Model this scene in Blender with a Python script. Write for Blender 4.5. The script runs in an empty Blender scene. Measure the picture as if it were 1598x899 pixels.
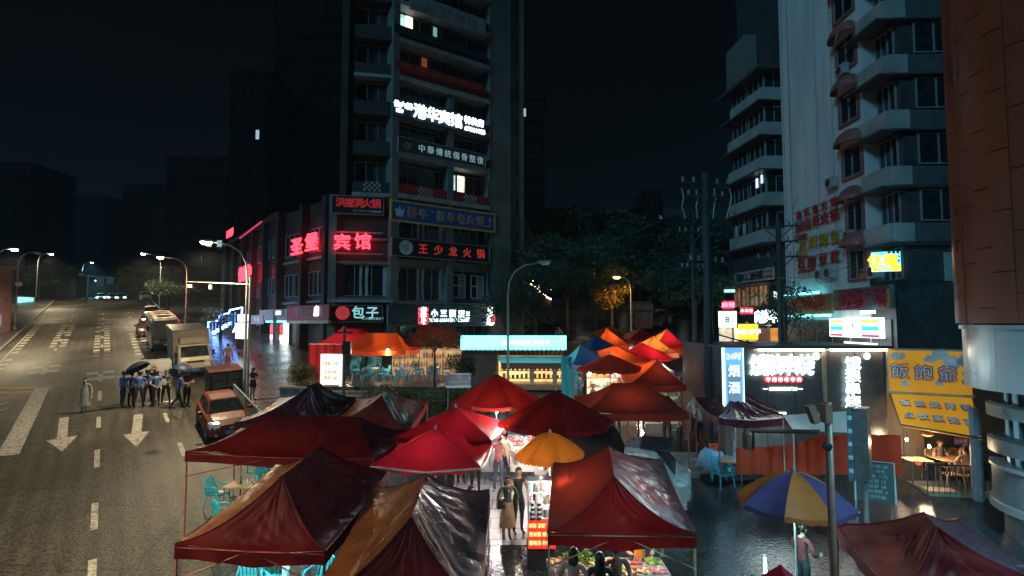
import bpy, math, random
from mathutils import Vector, Matrix
from mathutils import noise as mnoise
R = random.Random(7)
rad = math.radians
scene = bpy.context.scene
COL = scene.collection

# ------------------------------------------------------------------ camera
F_PX, W_PX, CX, CY = 900.0, 1598.0, 799.0, 449.5
PITCH = math.atan(55.5 / 900.0)
CAM_Z = 7.6
SLOPE = 0.1222
cam = bpy.data.cameras.new('camera')
cam.sensor_width = 36.0
cam.lens = F_PX / W_PX * 36.0
cam.clip_start = 0.1
cam.clip_end = 3000.0
cam_o = bpy.data.objects.new('camera', cam)
COL.objects.link(cam_o)
cam_o.location = (0, 0, CAM_Z)
cam_o.rotation_euler = (rad(90) + PITCH, 0, 0)
scene.camera = cam_o

# ------------------------------------------------------------------ night sky and a cool fill for the town glow
SUN_EL, SUN_AZ = rad(24), rad(-41)          # added fill: cool glow of the town from behind and the west
world = bpy.data.worlds.new('World')
scene.world = world
world.use_nodes = True
wn = world.node_tree.nodes
wl = world.node_tree.links
bg = wn['Background']
sky = wn.new('ShaderNodeTexSky')
sky.sky_type = 'NISHITA'
sky.sun_disc = False
sky.sun_elevation = rad(-3.0)
sky.sun_rotation = SUN_AZ
sky.altitude = 200
sky.air_density = 1.4
sky.dust_density = 4.0
sky.ozone_density = 3.0
hs = wn.new('ShaderNodeHueSaturation'); hs.inputs['Saturation'].default_value = 0.3
wl.new(sky.outputs['Color'], hs.inputs['Color']); wl.new(hs.outputs['Color'], bg.inputs['Color'])
bg.inputs['Strength'].default_value = 0.008
sun = bpy.data.lights.new('town_fill', 'SUN')
sun.energy = 0.50
sun.angle = rad(12)
sun.color = (0.23, 0.70, 1.0)
sun_o = bpy.data.objects.new('town_fill', sun)
COL.objects.link(sun_o)
_d = Vector((math.sin(SUN_AZ) * math.cos(SUN_EL), math.cos(SUN_AZ) * math.cos(SUN_EL) * -1.0, math.sin(SUN_EL)))
sun_o.rotation_euler = _d.to_track_quat('Z', 'Y').to_euler()

scene.view_settings.view_transform = 'Standard'
scene.view_settings.look = 'None'
scene.view_settings.exposure = 0.6
scene.view_settings.gamma = 1.0
scene.cycles.use_denoising = True
scene.cycles.max_bounces = 6
scene.cycles.diffuse_bounces = 3
scene.cycles.glossy_bounces = 3
scene.cycles.transmission_bounces = 4
scene.cycles.transparent_max_bounces = 8
scene.cycles.caustics_reflective = False
scene.cycles.caustics_refractive = False
scene.cycles.sample_clamp_indirect = 4.0

# ------------------------------------------------------------------ geometry helpers
def gz(y):
    """height of the hillside (road and market lie on one slope)"""
    if y < -12: y = -12.0
    return SLOPE * min(y, 98.0)

def _ray(px, py):
    dx = (px - CX) / F_PX
    dv = -(py - CY) / F_PX
    c, s = math.cos(PITCH), math.sin(PITCH)
    return Vector((dx, c - dv * s, s + dv * c))

def P(px, py, Y):
    d = _ray(px, py)
    t = Y / d.y
    return Vector((d.x * t, Y, CAM_Z + d.z * t))

def G(px, py, H=0.0):
    d = _ray(px, py)
    t = (CAM_Z - H) / (SLOPE * d.y - d.z)
    return Vector((d.x * t, d.y * t, CAM_Z + d.z * t))

class Fr:
    """a vertical plane: U runs along it as seen from outside, N points out, z up"""
    def __init__(s, a, b=None, u=None, z=0.0):
        s.O = Vector((a[0], a[1], z))
        if u is None:
            u = Vector((b[0] - a[0], b[1] - a[1]))
            s.L = u.length
        else:
            u = Vector((u[0], u[1])); s.L = 1.0
        u = u.normalized()
        s.U = Vector((u.x, u.y, 0)); s.N = Vector((u.y, -u.x, 0)); s.Z = Vector((0, 0, 1))
    def pt(s, u, d, z):
        return s.O + s.U * u + s.N * d + s.Z * z
    def px(s, px, py, d=0.0):
        r = _ray(px, py); c = Vector((0, 0, CAM_Z)); o = s.O + s.N * d
        t = (o - c).dot(s.N) / r.dot(s.N)
        q = c + r * t - s.O
        return q.dot(s.U), q.dot(s.Z)
    def box(s, mb, u0, u1, d0, d1, z0, z1, m=0):
        mb.hexa([s.pt(u, d, z) for z in (z0, z1) for (u, d) in ((u0, d1), (u1, d1), (u1, d0), (u0, d0))], m)

ORG = {}
def root_of(o):
    while o.parent is not None: o = o.parent
    return o

class MB:
    def __init__(s): s.v = []; s.f = []; s.m = []
    def add(s, vs, fs, m=0):
        b = len(s.v); s.v.extend(Vector(q) for q in vs)
        for f in fs: s.f.append([b + i for i in f]); s.m.append(m)
    def hexa(s, p, m=0):
        s.add(p, [(3, 2, 1, 0), (4, 5, 6, 7), (0, 1, 5, 4), (1, 2, 6, 5), (2, 3, 7, 6), (3, 0, 4, 7)], m)
    def box(s, c, d, rz=0.0, m=0):
        c = Vector(c); x, y, z = d[0] / 2, d[1] / 2, d[2] / 2
        ca, sa = math.cos(rz), math.sin(rz)
        q = []
        for zz in (-z, z):
            for (a, b) in ((-x, -y), (x, -y), (x, y), (-x, y)):
                q.append(c + Vector((a * ca - b * sa, a * sa + b * ca, zz)))
        s.hexa(q, m)
    def quad(s, a, b, c, d, m=0): s.add([a, b, c, d], [(0, 1, 2, 3)], m)
    def poly(s, pts, m=0): s.add(pts, [tuple(range(len(pts)))], m)
    def prism(s, pts, z0, z1, m=0):
        n = len(pts)
        s.add([(p[0], p[1], z0) for p in pts] + [(p[0], p[1], z1) for p in pts],
              [tuple(reversed(range(n))), tuple(range(n, 2 * n))] + [(i, (i + 1) % n, n + (i + 1) % n, n + i) for i in range(n)], m)
    def tube(s, pts, r, n=6, m=0, cap=True):
        pts = [Vector(p) for p in pts]
        rr = r if isinstance(r, (list, tuple)) else [r] * len(pts)
        rings = []; prev = None
        for i, p in enumerate(pts):
            t = (pts[min(i + 1, len(pts) - 1)] - pts[max(i - 1, 0)])
            t = t.normalized() if t.length > 1e-9 else Vector((0, 0, 1))
            if prev is None:
                a = Vector((0, 0, 1)) if abs(t.z) < 0.9 else Vector((1, 0, 0))
                x = t.cross(a).normalized()
            else:
                x = (prev - t * prev.dot(t))
                x = x.normalized() if x.length > 1e-6 else t.orthogonal().normalized()
            prev = x; y = t.cross(x)
            rings.append([p + (x * math.cos(k * 2 * math.pi / n) + y * math.sin(k * 2 * math.pi / n)) * rr[i] for k in range(n)])
        s.loft(rings, m, cap)
    def loft(s, rings, m=0, cap=True, closed=True):
        n = len(rings[0]); vs = [q for r in rings for q in r]; fs = []
        for i in range(len(rings) - 1):
            for k in range(n if closed else n - 1):
                k2 = (k + 1) % n
                fs.append((i * n + k, i * n + k2, (i + 1) * n + k2, (i + 1) * n + k))
        if cap:
            fs.append(tuple(reversed(range(n)))); fs.append(tuple((len(rings) - 1) * n + k for k in range(n)))
        s.add(vs, fs, m)
    def lathe(s, c, prof, n=16, m=0, axis='z', cap=True):
        c = Vector(c); rings = []
        for (r, h) in prof:
            ring = []
            for k in range(n):
                a = k * 2 * math.pi / n
                x, y = r * math.cos(a), r * math.sin(a)
                ring.append(c + (Vector((x, y, h)) if axis == 'z' else Vector((x, h, y)) if axis == 'y' else Vector((h, x, y))))
            rings.append(ring)
        s.loft(rings, m, cap)
    def grid(s, fn, nu, nv, m=0):
        vs = [fn(i / nu, j / nv) for j in range(nv + 1) for i in range(nu + 1)]
        fs = [(j * (nu + 1) + i, j * (nu + 1) + i + 1, (j + 1) * (nu + 1) + i + 1, (j + 1) * (nu + 1) + i) for j in range(nv) for i in range(nu)]
        s.add(vs, fs, m)
    def build(s, name, mats, parent=None, smooth=False, fix=False):
        me = bpy.data.meshes.new(name)
        o = Vector((0, 0, 0))
        if parent is not None: o = ORG.get(root_of(parent).name, o)
        me.from_pydata([v - o for v in s.v], [], s.f)
        for mt in (mats if isinstance(mats, (list, tuple)) else [mats]): me.materials.append(mt)
        if any(s.m): me.polygons.foreach_set('material_index', s.m)
        if smooth: me.polygons.foreach_set('use_smooth', [True] * len(s.f))
        if fix:
            import bmesh
            bm = bmesh.new(); bm.from_mesh(me)
            bmesh.ops.recalc_face_normals(bm, faces=bm.faces); bm.to_mesh(me); bm.free()
        me.update()
        ob = bpy.data.objects.new(name, me)
        COL.objects.link(ob)
        if parent is not None: ob.parent = parent
        return ob

def tag(o, label, cat, group=None):
    o['label'] = label; o['category'] = cat
    if group: o['group'] = group
    return o
def thing(name, label, cat, loc=(0, 0, 0), group=None):
    o = bpy.data.objects.new(name, None); o.empty_display_size = 0.2
    COL.objects.link(o); o.location = loc
    ORG[o.name] = Vector(loc)
    return tag(o, label, cat, group)
def struct(o, kind='structure'):
    o['kind'] = kind; return o
def copy_tree(o, parent=None):
    c = o.copy(); COL.objects.link(c)
    if parent is not None: c.parent = parent
    for ch in list(o.children): copy_tree(ch, c)
    return c
def dup(o, loc, rz=0.0, label=None, group=None, s=None):
    c = copy_tree(o); c.location = loc; c.rotation_euler = (0, 0, rz)
    if s is not None: c.scale = (s, s, s)
    if label: c['label'] = label
    if group: c['group'] = group
    return c

# ------------------------------------------------------------------ materials
def new_mat(name):
    m = bpy.data.materials.new(name); m.use_nodes = True
    nt = m.node_tree
    return m, nt.nodes, nt.links, nt.nodes['Principled BSDF'], nt.nodes['Material Output']
def _inp(b, n, v):
    if n in b.inputs: b.inputs[n].default_value = v
def c4(c): return (c[0], c[1], c[2], 1.0)
def M(name, col, rough=0.6, metal=0.0, spec=0.5, var=0.25, vscale=3.0, bump=0.0, bscale=20.0, coat=0.0, trans=0.0, tcol=None, rvar=0.15, stretch=None):
    m, N, L, b, out = new_mat(name)
    tc = N.new('ShaderNodeTexCoord')
    src = tc.outputs['Object']
    if stretch:
        mp = N.new('ShaderNodeMapping'); mp.inputs['Scale'].default_value = stretch
        L.new(src, mp.inputs['Vector']); src = mp.outputs['Vector']
    nz = N.new('ShaderNodeTexNoise'); nz.inputs['Scale'].default_value = vscale; nz.inputs['Detail'].default_value = 5
    L.new(src, nz.inputs['Vector'])
    rp = N.new('ShaderNodeValToRGB')
    rp.color_ramp.elements[0].position = 0.3; rp.color_ramp.elements[1].position = 0.7
    rp.color_ramp.elements[0].color = c4([x * (1 - var) for x in col]); rp.color_ramp.elements[1].color = c4([min(1, x * (1 + var)) for x in col])
    L.new(nz.outputs['Fac'], rp.inputs['Fac'])
    L.new(rp.outputs['Color'], b.inputs['Base Color'])
    mr = N.new('ShaderNodeMapRange'); mr.inputs['From Min'].default_value = 0.3; mr.inputs['From Max'].default_value = 0.7
    mr.inputs['To Min'].default_value = max(0.03, rough - rvar); mr.inputs['To Max'].default_value = min(1, rough + rvar)
    L.new(nz.outputs['Fac'], mr.inputs['Value']); L.new(mr.outputs['Result'], b.inputs['Roughness'])
    _inp(b, 'Metallic', metal); _inp(b, 'Specular IOR Level', spec); _inp(b, 'Coat Weight', coat); _inp(b, 'Coat Roughness', 0.12)
    if bump:
        n2 = N.new('ShaderNodeTexNoise'); n2.inputs['Scale'].default_value = bscale; n2.inputs['Detail'].default_value = 4
        L.new(src, n2.inputs['Vector'])
        bp = N.new('ShaderNodeBump'); bp.inputs['Strength'].default_value = bump; bp.inputs['Distance'].default_value = 0.05
        L.new(n2.outputs['Fac'], bp.inputs['Height']); L.new(bp.outputs['Normal'], b.inputs['Normal'])
    if trans:
        tr = N.new('ShaderNodeBsdfTranslucent'); tr.inputs['Color'].default_value = c4(tcol or [min(1, x * 2.2) for x in col])
        mx = N.new('ShaderNodeMixShader'); mx.inputs['Fac'].default_value = trans
        L.new(b.outputs['BSDF'], mx.inputs[1]); L.new(tr.outputs['BSDF'], mx.inputs[2]); L.new(mx.outputs['Shader'], out.inputs['Surface'])
    return m
def E(name, col, strength, var=0.0, vscale=2.0):
    m, N, L, b, out = new_mat(name)
    _inp(b, 'Base Color', c4([min(0.8, x) for x in col])); _inp(b, 'Roughness', 0.35)
    _inp(b, 'Emission Color', c4(col)); _inp(b, 'Emission Strength', strength)
    if var:
        tc = N.new('ShaderNodeTexCoord'); nz = N.new('ShaderNodeTexNoise'); nz.inputs['Scale'].default_value = vscale
        L.new(tc.outputs['Object'], nz.inputs['Vector'])
        mr = N.new('ShaderNodeMapRange'); mr.inputs['From Min'].default_value = 0.3; mr.inputs['From Max'].default_value = 0.7
        mr.inputs['To Min'].default_value = strength * (1 - var); mr.inputs['To Max'].default_value = strength * (1 + var)
        L.new(nz.outputs['Fac'], mr.inputs['Value']); L.new(mr.outputs['Result'], b.inputs['Emission Strength'])
    return m
_mc = {}
def paint(col, rough=0.5, **k):
    key = (tuple(round(c, 3) for c in col), rough, tuple(sorted(k.items())))
    if key not in _mc: _mc[key] = M('paint_%d' % len(_mc), col, rough, **k)
    return _mc[key]

# ------------------------------------------------------------------ lettering
_gl = {}
def glyph(txt, extrude):
    key = (txt, extrude)
    if key not in _gl:
        c = bpy.data.curves.new('glyph', 'FONT'); c.body = txt; c.resolution_u = 2; c.extrude = extrude
        c.align_x = 'CENTER'
        o = bpy.data.objects.new('glyph', c); COL.objects.link(o)
        me = bpy.data.meshes.new_from_object(o.evaluated_get(bpy.context.evaluated_depsgraph_get()))
        vs = [v.co.copy() for v in me.vertices]; fs = [tuple(p.vertices) for p in me.polygons]
        COL.objects.unlink(o); bpy.data.objects.remove(o); bpy.data.curves.remove(c); bpy.data.meshes.remove(me)
        if vs:
            y0 = min(v.y for v in vs); y1 = max(v.y for v in vs); x0 = min(v.x for v in vs); x1 = max(v.x for v in vs)
        else: y0 = y1 = x0 = x1 = 0
        _gl[key] = (vs, fs, (x0 + x1) / 2, 0.36, x1 - x0)
    return _gl[key]
def put_text(mb, fr, txt, u, z, size, d=0.03, ext=0.0, bold=0, m=0, tilt=None, sx=1.0):
    """centre the string at (u, z) of the plane; tilt: lean of the up axis (d per z)"""
    vs, fs, cx, cy, w = glyph(txt, ext)
    offs = [(0, 0)] if not bold else [(0, 0), (bold, 0), (-bold, 0), (0, bold), (0, -bold)]
    for k, (ox, oy) in enumerate(offs):
        q = []
        for v in vs:
            zz = (v.y - cy + oy) * size
            q.append(fr.pt(u + (v.x - cx + ox) * size * sx, d + 0.0015 * k + v.z * size + (tilt * (z + zz) if tilt else 0.0), z + zz))
        mb.add(q, fs, m)
def put_chars(name, parent, fr, txt, u0, u1, z, size, mat, d=0.03, ext=0.03, bold=0, sx=1.0):
    """every character an object of its own, spread evenly from u0 to u1"""
    n = len(txt)
    for i, ch in enumerate(txt):
        if ch == ' ': continue
        mb = MB(); put_text(mb, fr, ch, u0 + (i + 0.5) * (u1 - u0) / n, z, size, d, ext, bold, sx=sx)
        mb.build(name, mat, parent)
# ------------------------------------------------------------------ ground, road, pavements
def wet_mat(name, col, r0, r1, bump, bscale, speck=0.5, sscale=14.0, patch=0.25, cracks=False, tiles=None):
    m, N, L, b, out = new_mat(name)
    tc = N.new('ShaderNodeTexCoord')
    n1 = N.new('ShaderNodeTexNoise'); n1.inputs['Scale'].default_value = patch; n1.inputs['Detail'].default_value = 6
    n2 = N.new('ShaderNodeTexNoise'); n2.inputs['Scale'].default_value = sscale; n2.inputs['Detail'].default_value = 3
    n3 = N.new('ShaderNodeTexNoise'); n3.inputs['Scale'].default_value = bscale; n3.inputs['Detail'].default_value = 3
    for n in (n1, n2, n3): L.new(tc.outputs['Object'], n.inputs['Vector'])
    r1n = N.new('ShaderNodeValToRGB')
    r1n.color_ramp.elements[0].position = 0.32; r1n.color_ramp.elements[1].position = 0.68
    r1n.color_ramp.elements[0].color = c4([x * 0.62 for x in col]); r1n.color_ramp.elements[1].color = c4([x * 1.3 for x in col])
    L.new(n1.outputs['Fac'], r1n.inputs['Fac'])
    r2n = N.new('ShaderNodeValToRGB')
    r2n.color_ramp.elements[0].position = 0.35; r2n.color_ramp.elements[1].position = 0.7
    r2n.color_ramp.elements[0].color = (1 - speck, 1 - speck, 1 - speck, 1); r2n.color_ramp.elements[1].color = (1 + speck, 1 + speck, 1 + speck, 1)
    L.new(n2.outputs['Fac'], r2n.inputs['Fac'])
    mx = N.new('ShaderNodeMix'); mx.data_type = 'RGBA'; mx.blend_type = 'MULTIPLY'; mx.inputs['Factor'].default_value = 1.0
    L.new(r1n.outputs['Color'], mx.inputs['A']); L.new(r2n.outputs['Color'], mx.inputs['B'])
    colout = mx.outputs['Result']; hgt = n3.outputs['Fac']
    if tiles:
        mp = N.new('ShaderNodeMapping'); mp.inputs['Rotation'].default_value = (0, 0, tiles[2])
        L.new(tc.outputs['Object'], mp.inputs['Vector'])
        bk = N.new('ShaderNodeTexBrick'); bk.inputs['Scale'].default_value = 1.0
        bk.inputs['Brick Width'].default_value = tiles[0]; bk.inputs['Row Height'].default_value = tiles[1]
        bk.inputs['Mortar Size'].default_value = 0.018; bk.inputs['Color1'].default_value = (0.8, 0.8, 0.8, 1); bk.inputs['Color2'].default_value = (1.2, 1.2, 1.2, 1); bk.inputs['Mortar'].default_value = (0.3, 0.3, 0.3, 1)
        L.new(mp.outputs['Vector'], bk.inputs['Vector'])
        m3 = N.new('ShaderNodeMix'); m3.data_type = 'RGBA'; m3.blend_type = 'MULTIPLY'; m3.inputs['Factor'].default_value = 1.0
        L.new(colout, m3.inputs['A']); L.new(bk.outputs['Color'], m3.inputs['B']); colout = m3.outputs['Result']
        ma = N.new('ShaderNodeMath'); ma.operation = 'MULTIPLY_ADD'; ma.inputs[1].default_value = -0.8
        L.new(bk.outputs['Fac'], ma.inputs[0]); L.new(hgt, ma.inputs[2]); hgt = ma.outputs['Value']
    if cracks:
        mp = N.new('ShaderNodeMapping'); mp.inputs['Rotation'].default_value = (0, 0, rad(-35.3)); L.new(tc.outputs['Object'], mp.inputs['Vector'])
        wv = N.new('ShaderNodeTexWave'); wv.bands_direction = 'X'; wv.inputs['Scale'].default_value = .55; wv.inputs['Distortion'].default_value = 1.2; wv.inputs['Detail'].default_value = 3; wv.inputs['Detail Scale'].default_value = .4
        vo = N.new('ShaderNodeTexVoronoi'); vo.feature = 'DISTANCE_TO_EDGE'; vo.inputs['Scale'].default_value = .22
        nd = N.new('ShaderNodeTexNoise'); nd.inputs['Scale'].default_value = .9; nd.inputs['Detail'].default_value = 5
        ad = N.new('ShaderNodeMix'); ad.data_type = 'RGBA'; ad.blend_type = 'ADD'; ad.inputs['Factor'].default_value = .9
        L.new(tc.outputs['Object'], nd.inputs['Vector']); L.new(mp.outputs['Vector'], wv.inputs['Vector']); L.new(tc.outputs['Object'], ad.inputs['A']); L.new(nd.outputs['Color'], ad.inputs['B']); L.new(ad.outputs['Result'], vo.inputs['Vector'])
        r3 = N.new('ShaderNodeMapRange'); r3.inputs['From Max'].default_value = .016; r3.inputs['To Min'].default_value = .5; r3.inputs['To Max'].default_value = 1.0; L.new(vo.outputs['Distance'], r3.inputs['Value'])
        r4 = N.new('ShaderNodeMapRange'); r4.inputs['To Min'].default_value = .78; r4.inputs['To Max'].default_value = 1.14; L.new(wv.outputs['Fac'], r4.inputs['Value'])
        mu = N.new('ShaderNodeMath'); mu.operation = 'MULTIPLY'; L.new(r3.outputs['Result'], mu.inputs[0]); L.new(r4.outputs['Result'], mu.inputs[1])
        vm_ = N.new('ShaderNodeVectorMath'); vm_.operation = 'SCALE'; L.new(colout, vm_.inputs[0]); L.new(mu.outputs['Value'], vm_.inputs['Scale']); colout = vm_.outputs['Vector']
    L.new(colout, b.inputs['Base Color'])
    mr = N.new('ShaderNodeMapRange'); mr.inputs['From Min'].default_value = 0.35; mr.inputs['From Max'].default_value = 0.65
    mr.inputs['To Min'].default_value = r0; mr.inputs['To Max'].default_value = r1
    L.new(n1.outputs['Fac'], mr.inputs['Value']); L.new(mr.outputs['Result'], b.inputs['Roughness'])
    bp = N.new('ShaderNodeBump'); bp.inputs['Strength'].default_value = bump; bp.inputs['Distance'].default_value = 0.04
    L.new(hgt, bp.inputs['Height']); L.new(bp.outputs['Normal'], b.inputs['Normal'])
    _inp(b, 'Specular IOR Level', 0.5)
    return m
m_ground = wet_mat('hillside ground', (0.05, 0.048, 0.045), 0.3, 0.6, 0.5, 8)
m_asphalt = wet_mat('worn asphalt', (0.066, 0.058, 0.046), 0.36, 0.62, 0.55, 22, speck=0.62, sscale=11.0, patch=0.16, cracks=True)
m_market = wet_mat('wet market paving', (0.034, 0.037, 0.04), 0.05, 0.22, 0.20, 12, speck=0.35, sscale=14, patch=0.45)
m_paver = wet_mat('wet pavement brick', (0.075, 0.068, 0.068), 0.12, 0.3, 0.6, 7, speck=0.25, sscale=6, patch=0.6, tiles=(0.6, 0.3, rad(35.3)))
m_kerb = M('kerb stone', (0.16, 0.155, 0.15), 0.6, var=0.3, bump=0.3, bscale=15)
def mark_mat(name, col):
    m, N, L, b, out = new_mat(name)
    tc = N.new('ShaderNodeTexCoord'); n = N.new('ShaderNodeTexNoise'); n.inputs['Scale'].default_value = 7.0; n.inputs['Detail'].default_value = 8; n.inputs['Roughness'].default_value = 0.7
    L.new(tc.outputs['Object'], n.inputs['Vector'])
    r = N.new('ShaderNodeValToRGB'); r.color_ramp.elements[0].position = 0.36; r.color_ramp.elements[1].position = 0.56
    r.color_ramp.elements[0].color = (0.10, 0.09, 0.075, 1); r.color_ramp.elements[1].color = c4(col)
    L.new(n.outputs['Fac'], r.inputs['Fac']); L.new(r.outputs['Color'], b.inputs['Base Color']); b.inputs['Roughness'].default_value = 0.6
    return m
m_white = mark_mat('worn white road paint', (0.52, 0.47, 0.40))
m_yellow = mark_mat('worn yellow road paint', (0.80, 0.44, 0.04))

mb = MB()
ys = [-60, -12] + [8 * k for k in range(0, 13)] + [98, 140, 260, 350]
xs = [-290, -120, -60, -20, 20, 60, 120, 380]
for j in range(len(ys) - 1):
    for i in range(len(xs) - 1):
        mb.quad((xs[i], ys[j], gz(ys[j])), (xs[i + 1], ys[j], gz(ys[j])), (xs[i + 1], ys[j + 1], gz(ys[j + 1])), (xs[i], ys[j + 1], gz(ys[j + 1])))
ground = struct(mb.build('ground', m_ground))

# the road climbs away to the north-west; s runs along it, t across (to the east)
RD = Vector((-0.5778, 0.8161)); RR = Vector((0.8161, 0.5778))
def rp(s, t, h=0.0):
    x, y = RD.x * s + RR.x * t, RD.y * s + RR.y * t
    return Vector((x, y, gz(y) + h))
def st(p): return (p[0] * RD.x + p[1] * RD.y, p[0] * RR.x + p[1] * RR.y)
def strip(mb, s0, s1, t0, t1, h, n=None, m=0):
    n = n or max(1, int((s1 - s0) / 6))
    for k in range(n):
        a, b = s0 + (s1 - s0) * k / n, s0 + (s1 - s0) * (k + 1) / n
        mb.quad(rp(a, t0, h), rp(a, t1, h), rp(b, t1, h), rp(b, t0, h), m)
def slab(mb, s0, s1, t0, t1, h, m=0, n=None):
    strip(mb, s0, s1, t0, t1, h, n, m)
    n = n or max(1, int((s1 - s0) / 6))
    for k in range(n):
        a, b = s0 + (s1 - s0) * k / n, s0 + (s1 - s0) * (k + 1) / n
        mb.quad(rp(a, t0, 0), rp(a, t0, h), rp(b, t0, h), rp(b, t0, 0), m)
        mb.quad(rp(a, t1, h), rp(a, t1, 0), rp(b, t1, 0), rp(b, t1, h), m)
    mb.quad(rp(s0, t0, 0), rp(s0, t1, 0), rp(s0, t1, h), rp(s0, t0, h), m)
mb = MB(); strip(mb, -12, 170, -6.3, 5.35, 0.006)
mb.quad(rp(-12, 5.35, .006), rp(-12, 12, .006), rp(20, 12, .006), rp(20, 5.35, .006))
mb.quad(rp(24, -30, .006), rp(24, -6.3, .006), rp(40, -6.3, .006), rp(40, -30, .006))
road = struct(mb.build('road', m_asphalt))
mb = MB()
mb.quad((-4.6, -8, gz(-8) + .011), (26, -8, gz(-8) + .011), (26, 80, gz(80) + .011), (-4.6, 80, gz(80) + .011))
market_ground = struct(mb.build('market_pavement', m_market))

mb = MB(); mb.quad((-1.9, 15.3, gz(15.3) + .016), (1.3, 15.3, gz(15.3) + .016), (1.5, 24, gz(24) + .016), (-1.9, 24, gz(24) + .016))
struct(mb.build('lit_lane_pavement', wet_mat('light-painted pale lane paving', (0.30, 0.29, 0.31), 0.12, 0.35, 0.15, 14, speck=0.15, sscale=10, patch=0.6, tiles=(0.6, 0.6, 0.0))))  # pale stone, with part of the bulbs' light put into its colour
mb = MB(); slab(mb, 27.2, 160, 5.6, 12.5, 0.15)
pav = struct(mb.build('pavement', m_paver))
for k in range(60):                               # kerb stones beside the parked cars
    mb = MB(); a = 27.2 + k * 1.5
    slab(mb, a + 0.012, a + 1.488, 5.38, 5.6, 0.16, n=1); mb.build('kerb_stone', m_kerb, pav)
mb = MB(); slab(mb, 40.5, 160, -12.5, -6.5, 0.15); slab(mb, -8, 23.5, -12.5, -6.5, 0.15)
pav2 = struct(mb.build('pavement', wet_mat('side pavement', (0.07, 0.066, 0.06), 0.3, 0.5, 0.5, 9, tiles=(0.5, 0.5, rad(35.3)))))
for k in range(50):
    mb = MB(); a = 40.5 + k * 1.5
    slab(mb, a + 0.012, a + 1.488, -6.52, -6.3, 0.16, n=1); mb.build('kerb_stone', m_kerb, pav2)

# ---- road paint, each piece its own sheet on the road
def sheet(name, s0, s1, t0, t1, m=m_white, h=0.010, skew=0.0):
    mb = MB(); mb.quad(rp(s0, t0, h), rp(s0, t1, h), rp(s1, t1 + skew, h), rp(s1, t0 + skew, h))
    o = mb.build(name, m, road); return o
def gst(px, py): return st(G(px, py))
for (y0, y1) in ((899, 870), (824, 783), (728, 701), (667, 650), (625, 610)):
    s0 = gst(160, y0)[0]; s1 = gst(160, y1)[0]
    sheet('lane_dash', s0, s1, -0.085, 0.085)
for (px, y0, y1) in ((262, 659, 644), (288, 712, 690)):
    s0, t = gst(px, y0); s1, _ = gst(px, y1); sheet('lane_dash', s0, s1, t - .08, t + .08)
# dragon-tooth ticks that pinch the lanes
tick_me = None
m_tar = mark_mat('worn brown road patch', (0.16, 0.11, 0.07))
def ticks(t0, s_from, s_to, step, w=0.42, gap=0.13, one=None, mm=m_white):
    s = s_from
    while s < s_to:
        for sd in (-1, 1):
            if one and sd != one: continue
            if R.random() < 0.06: continue
            a = t0 + sd * gap; b = t0 + sd * (gap + w)
            sheet('lane_tick', s, s + 0.95, min(a, b), max(a, b), mm)
        s += step
for t0 in (-2.95, 0.0, 2.6):
    o_ = -1.5 * t0
    if t0 < 2: ticks(t0, 42.6 + o_, 45.6 + o_, 2.0, w=.6); sheet('lane_line', 42.0 + o_, 44.6 + o_, t0 - .12, t0 + .12)
    ticks(t0, 46.2 + o_, 55 + o_, 1.9, mm=m_tar)
    ticks(t0, 55 + o_, 74 + o_, 1.9); ticks(t0, 76, 110, 3.8, mm=m_tar)
    for k in range(6): sheet('lane_line', 57 + k * 6, 58.6 + k * 6, t0 - .08, t0 + .08)
ticks(-5.55, 46, 84, 1.9, one=1, gap=-0.05)
sheet('edge_line', 42, 90, -5.78, -5.66)
# wide white line at the mouth of the side street, double yellow stop line and hatching
a, b = G(66, 605), G(12, 711)
mb = MB(); w = Vector((0.34, 0.10, 0.012)); e = Vector((0, 0, .012))
mb.quad(b - w + e, b + w + e, a + w + e, a - w + e); mb.build('edge_line', m_white, road)
for dy in (606.5, 613.0):
    a, b = G(-30, dy), G(52, dy - 1); e = Vector((0, 0.17, .012 + .17 * SLOPE))
    mb = MB(); mb.quad(a - e + Vector((0, 0, .024)), b - e + Vector((0, 0, .024)), b + e, a + e); mb.build('stop_line', m_yellow, road)
for k, (y0, y1) in enumerate(((628, 621), (637, 628), (645, 638), (652, 646))):
    a, b = G(-14, y0), G(14 - k * 1.5, y1); e = Vector((0.03, 0.10, .012))
    mb = MB(); mb.quad(a - e + Vector((0, 0, .024)), b - e + Vector((0, 0, .024)), b + e, a + e); mb.build('hatch_stripe', m_white, road)
# lane arrows
for (px, yt, ym, yb, hw) in ((97, 652, 684, 705, 19), (213, 647, 676, 698, 17)):
    st0 = G(px + 3, yt); sm = G(px, ym); tip = G(px, yb)
    ax = (tip - st0); ax2 = Vector((ax.x, ax.y, 0)).normalized(); sd = Vector((-ax2.y, ax2.x, 0))
    up = Vector((0, 0, .012)); W = hw / F_PX * sm.y; w = 6.5 / F_PX * sm.y
    def gp(v): return Vector((v.x, v.y, gz(v.y))) + up
    mb = MB()
    mb.poly([gp(st0 - sd * w), gp(sm - sd * w), gp(sm + sd * w), gp(st0 + sd * w)])
    mb.poly([gp(sm - sd * W), gp(tip), gp(sm + sd * W)])
    mb.build('lane_arrow', m_white, road)
# manhole and tar repair
mb = MB(); mb.poly([rp(26 + 0.35 * math.cos(a * .524), 1.75 + .35 * math.sin(a * .524), .012) for a in range(12)])
mb.build('manhole_cover', paint((0.03, 0.03, 0.03), 0.4), road)
mb = MB(); mb.poly([rp(34.3, -1.4, .011), rp(34.3, 3.6, .011), rp(34.6, 3.6, .011), rp(34.6, -1.4, .011)])
mb.build('tar_seam', paint((0.02, 0.02, 0.02), 0.35), road)

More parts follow.
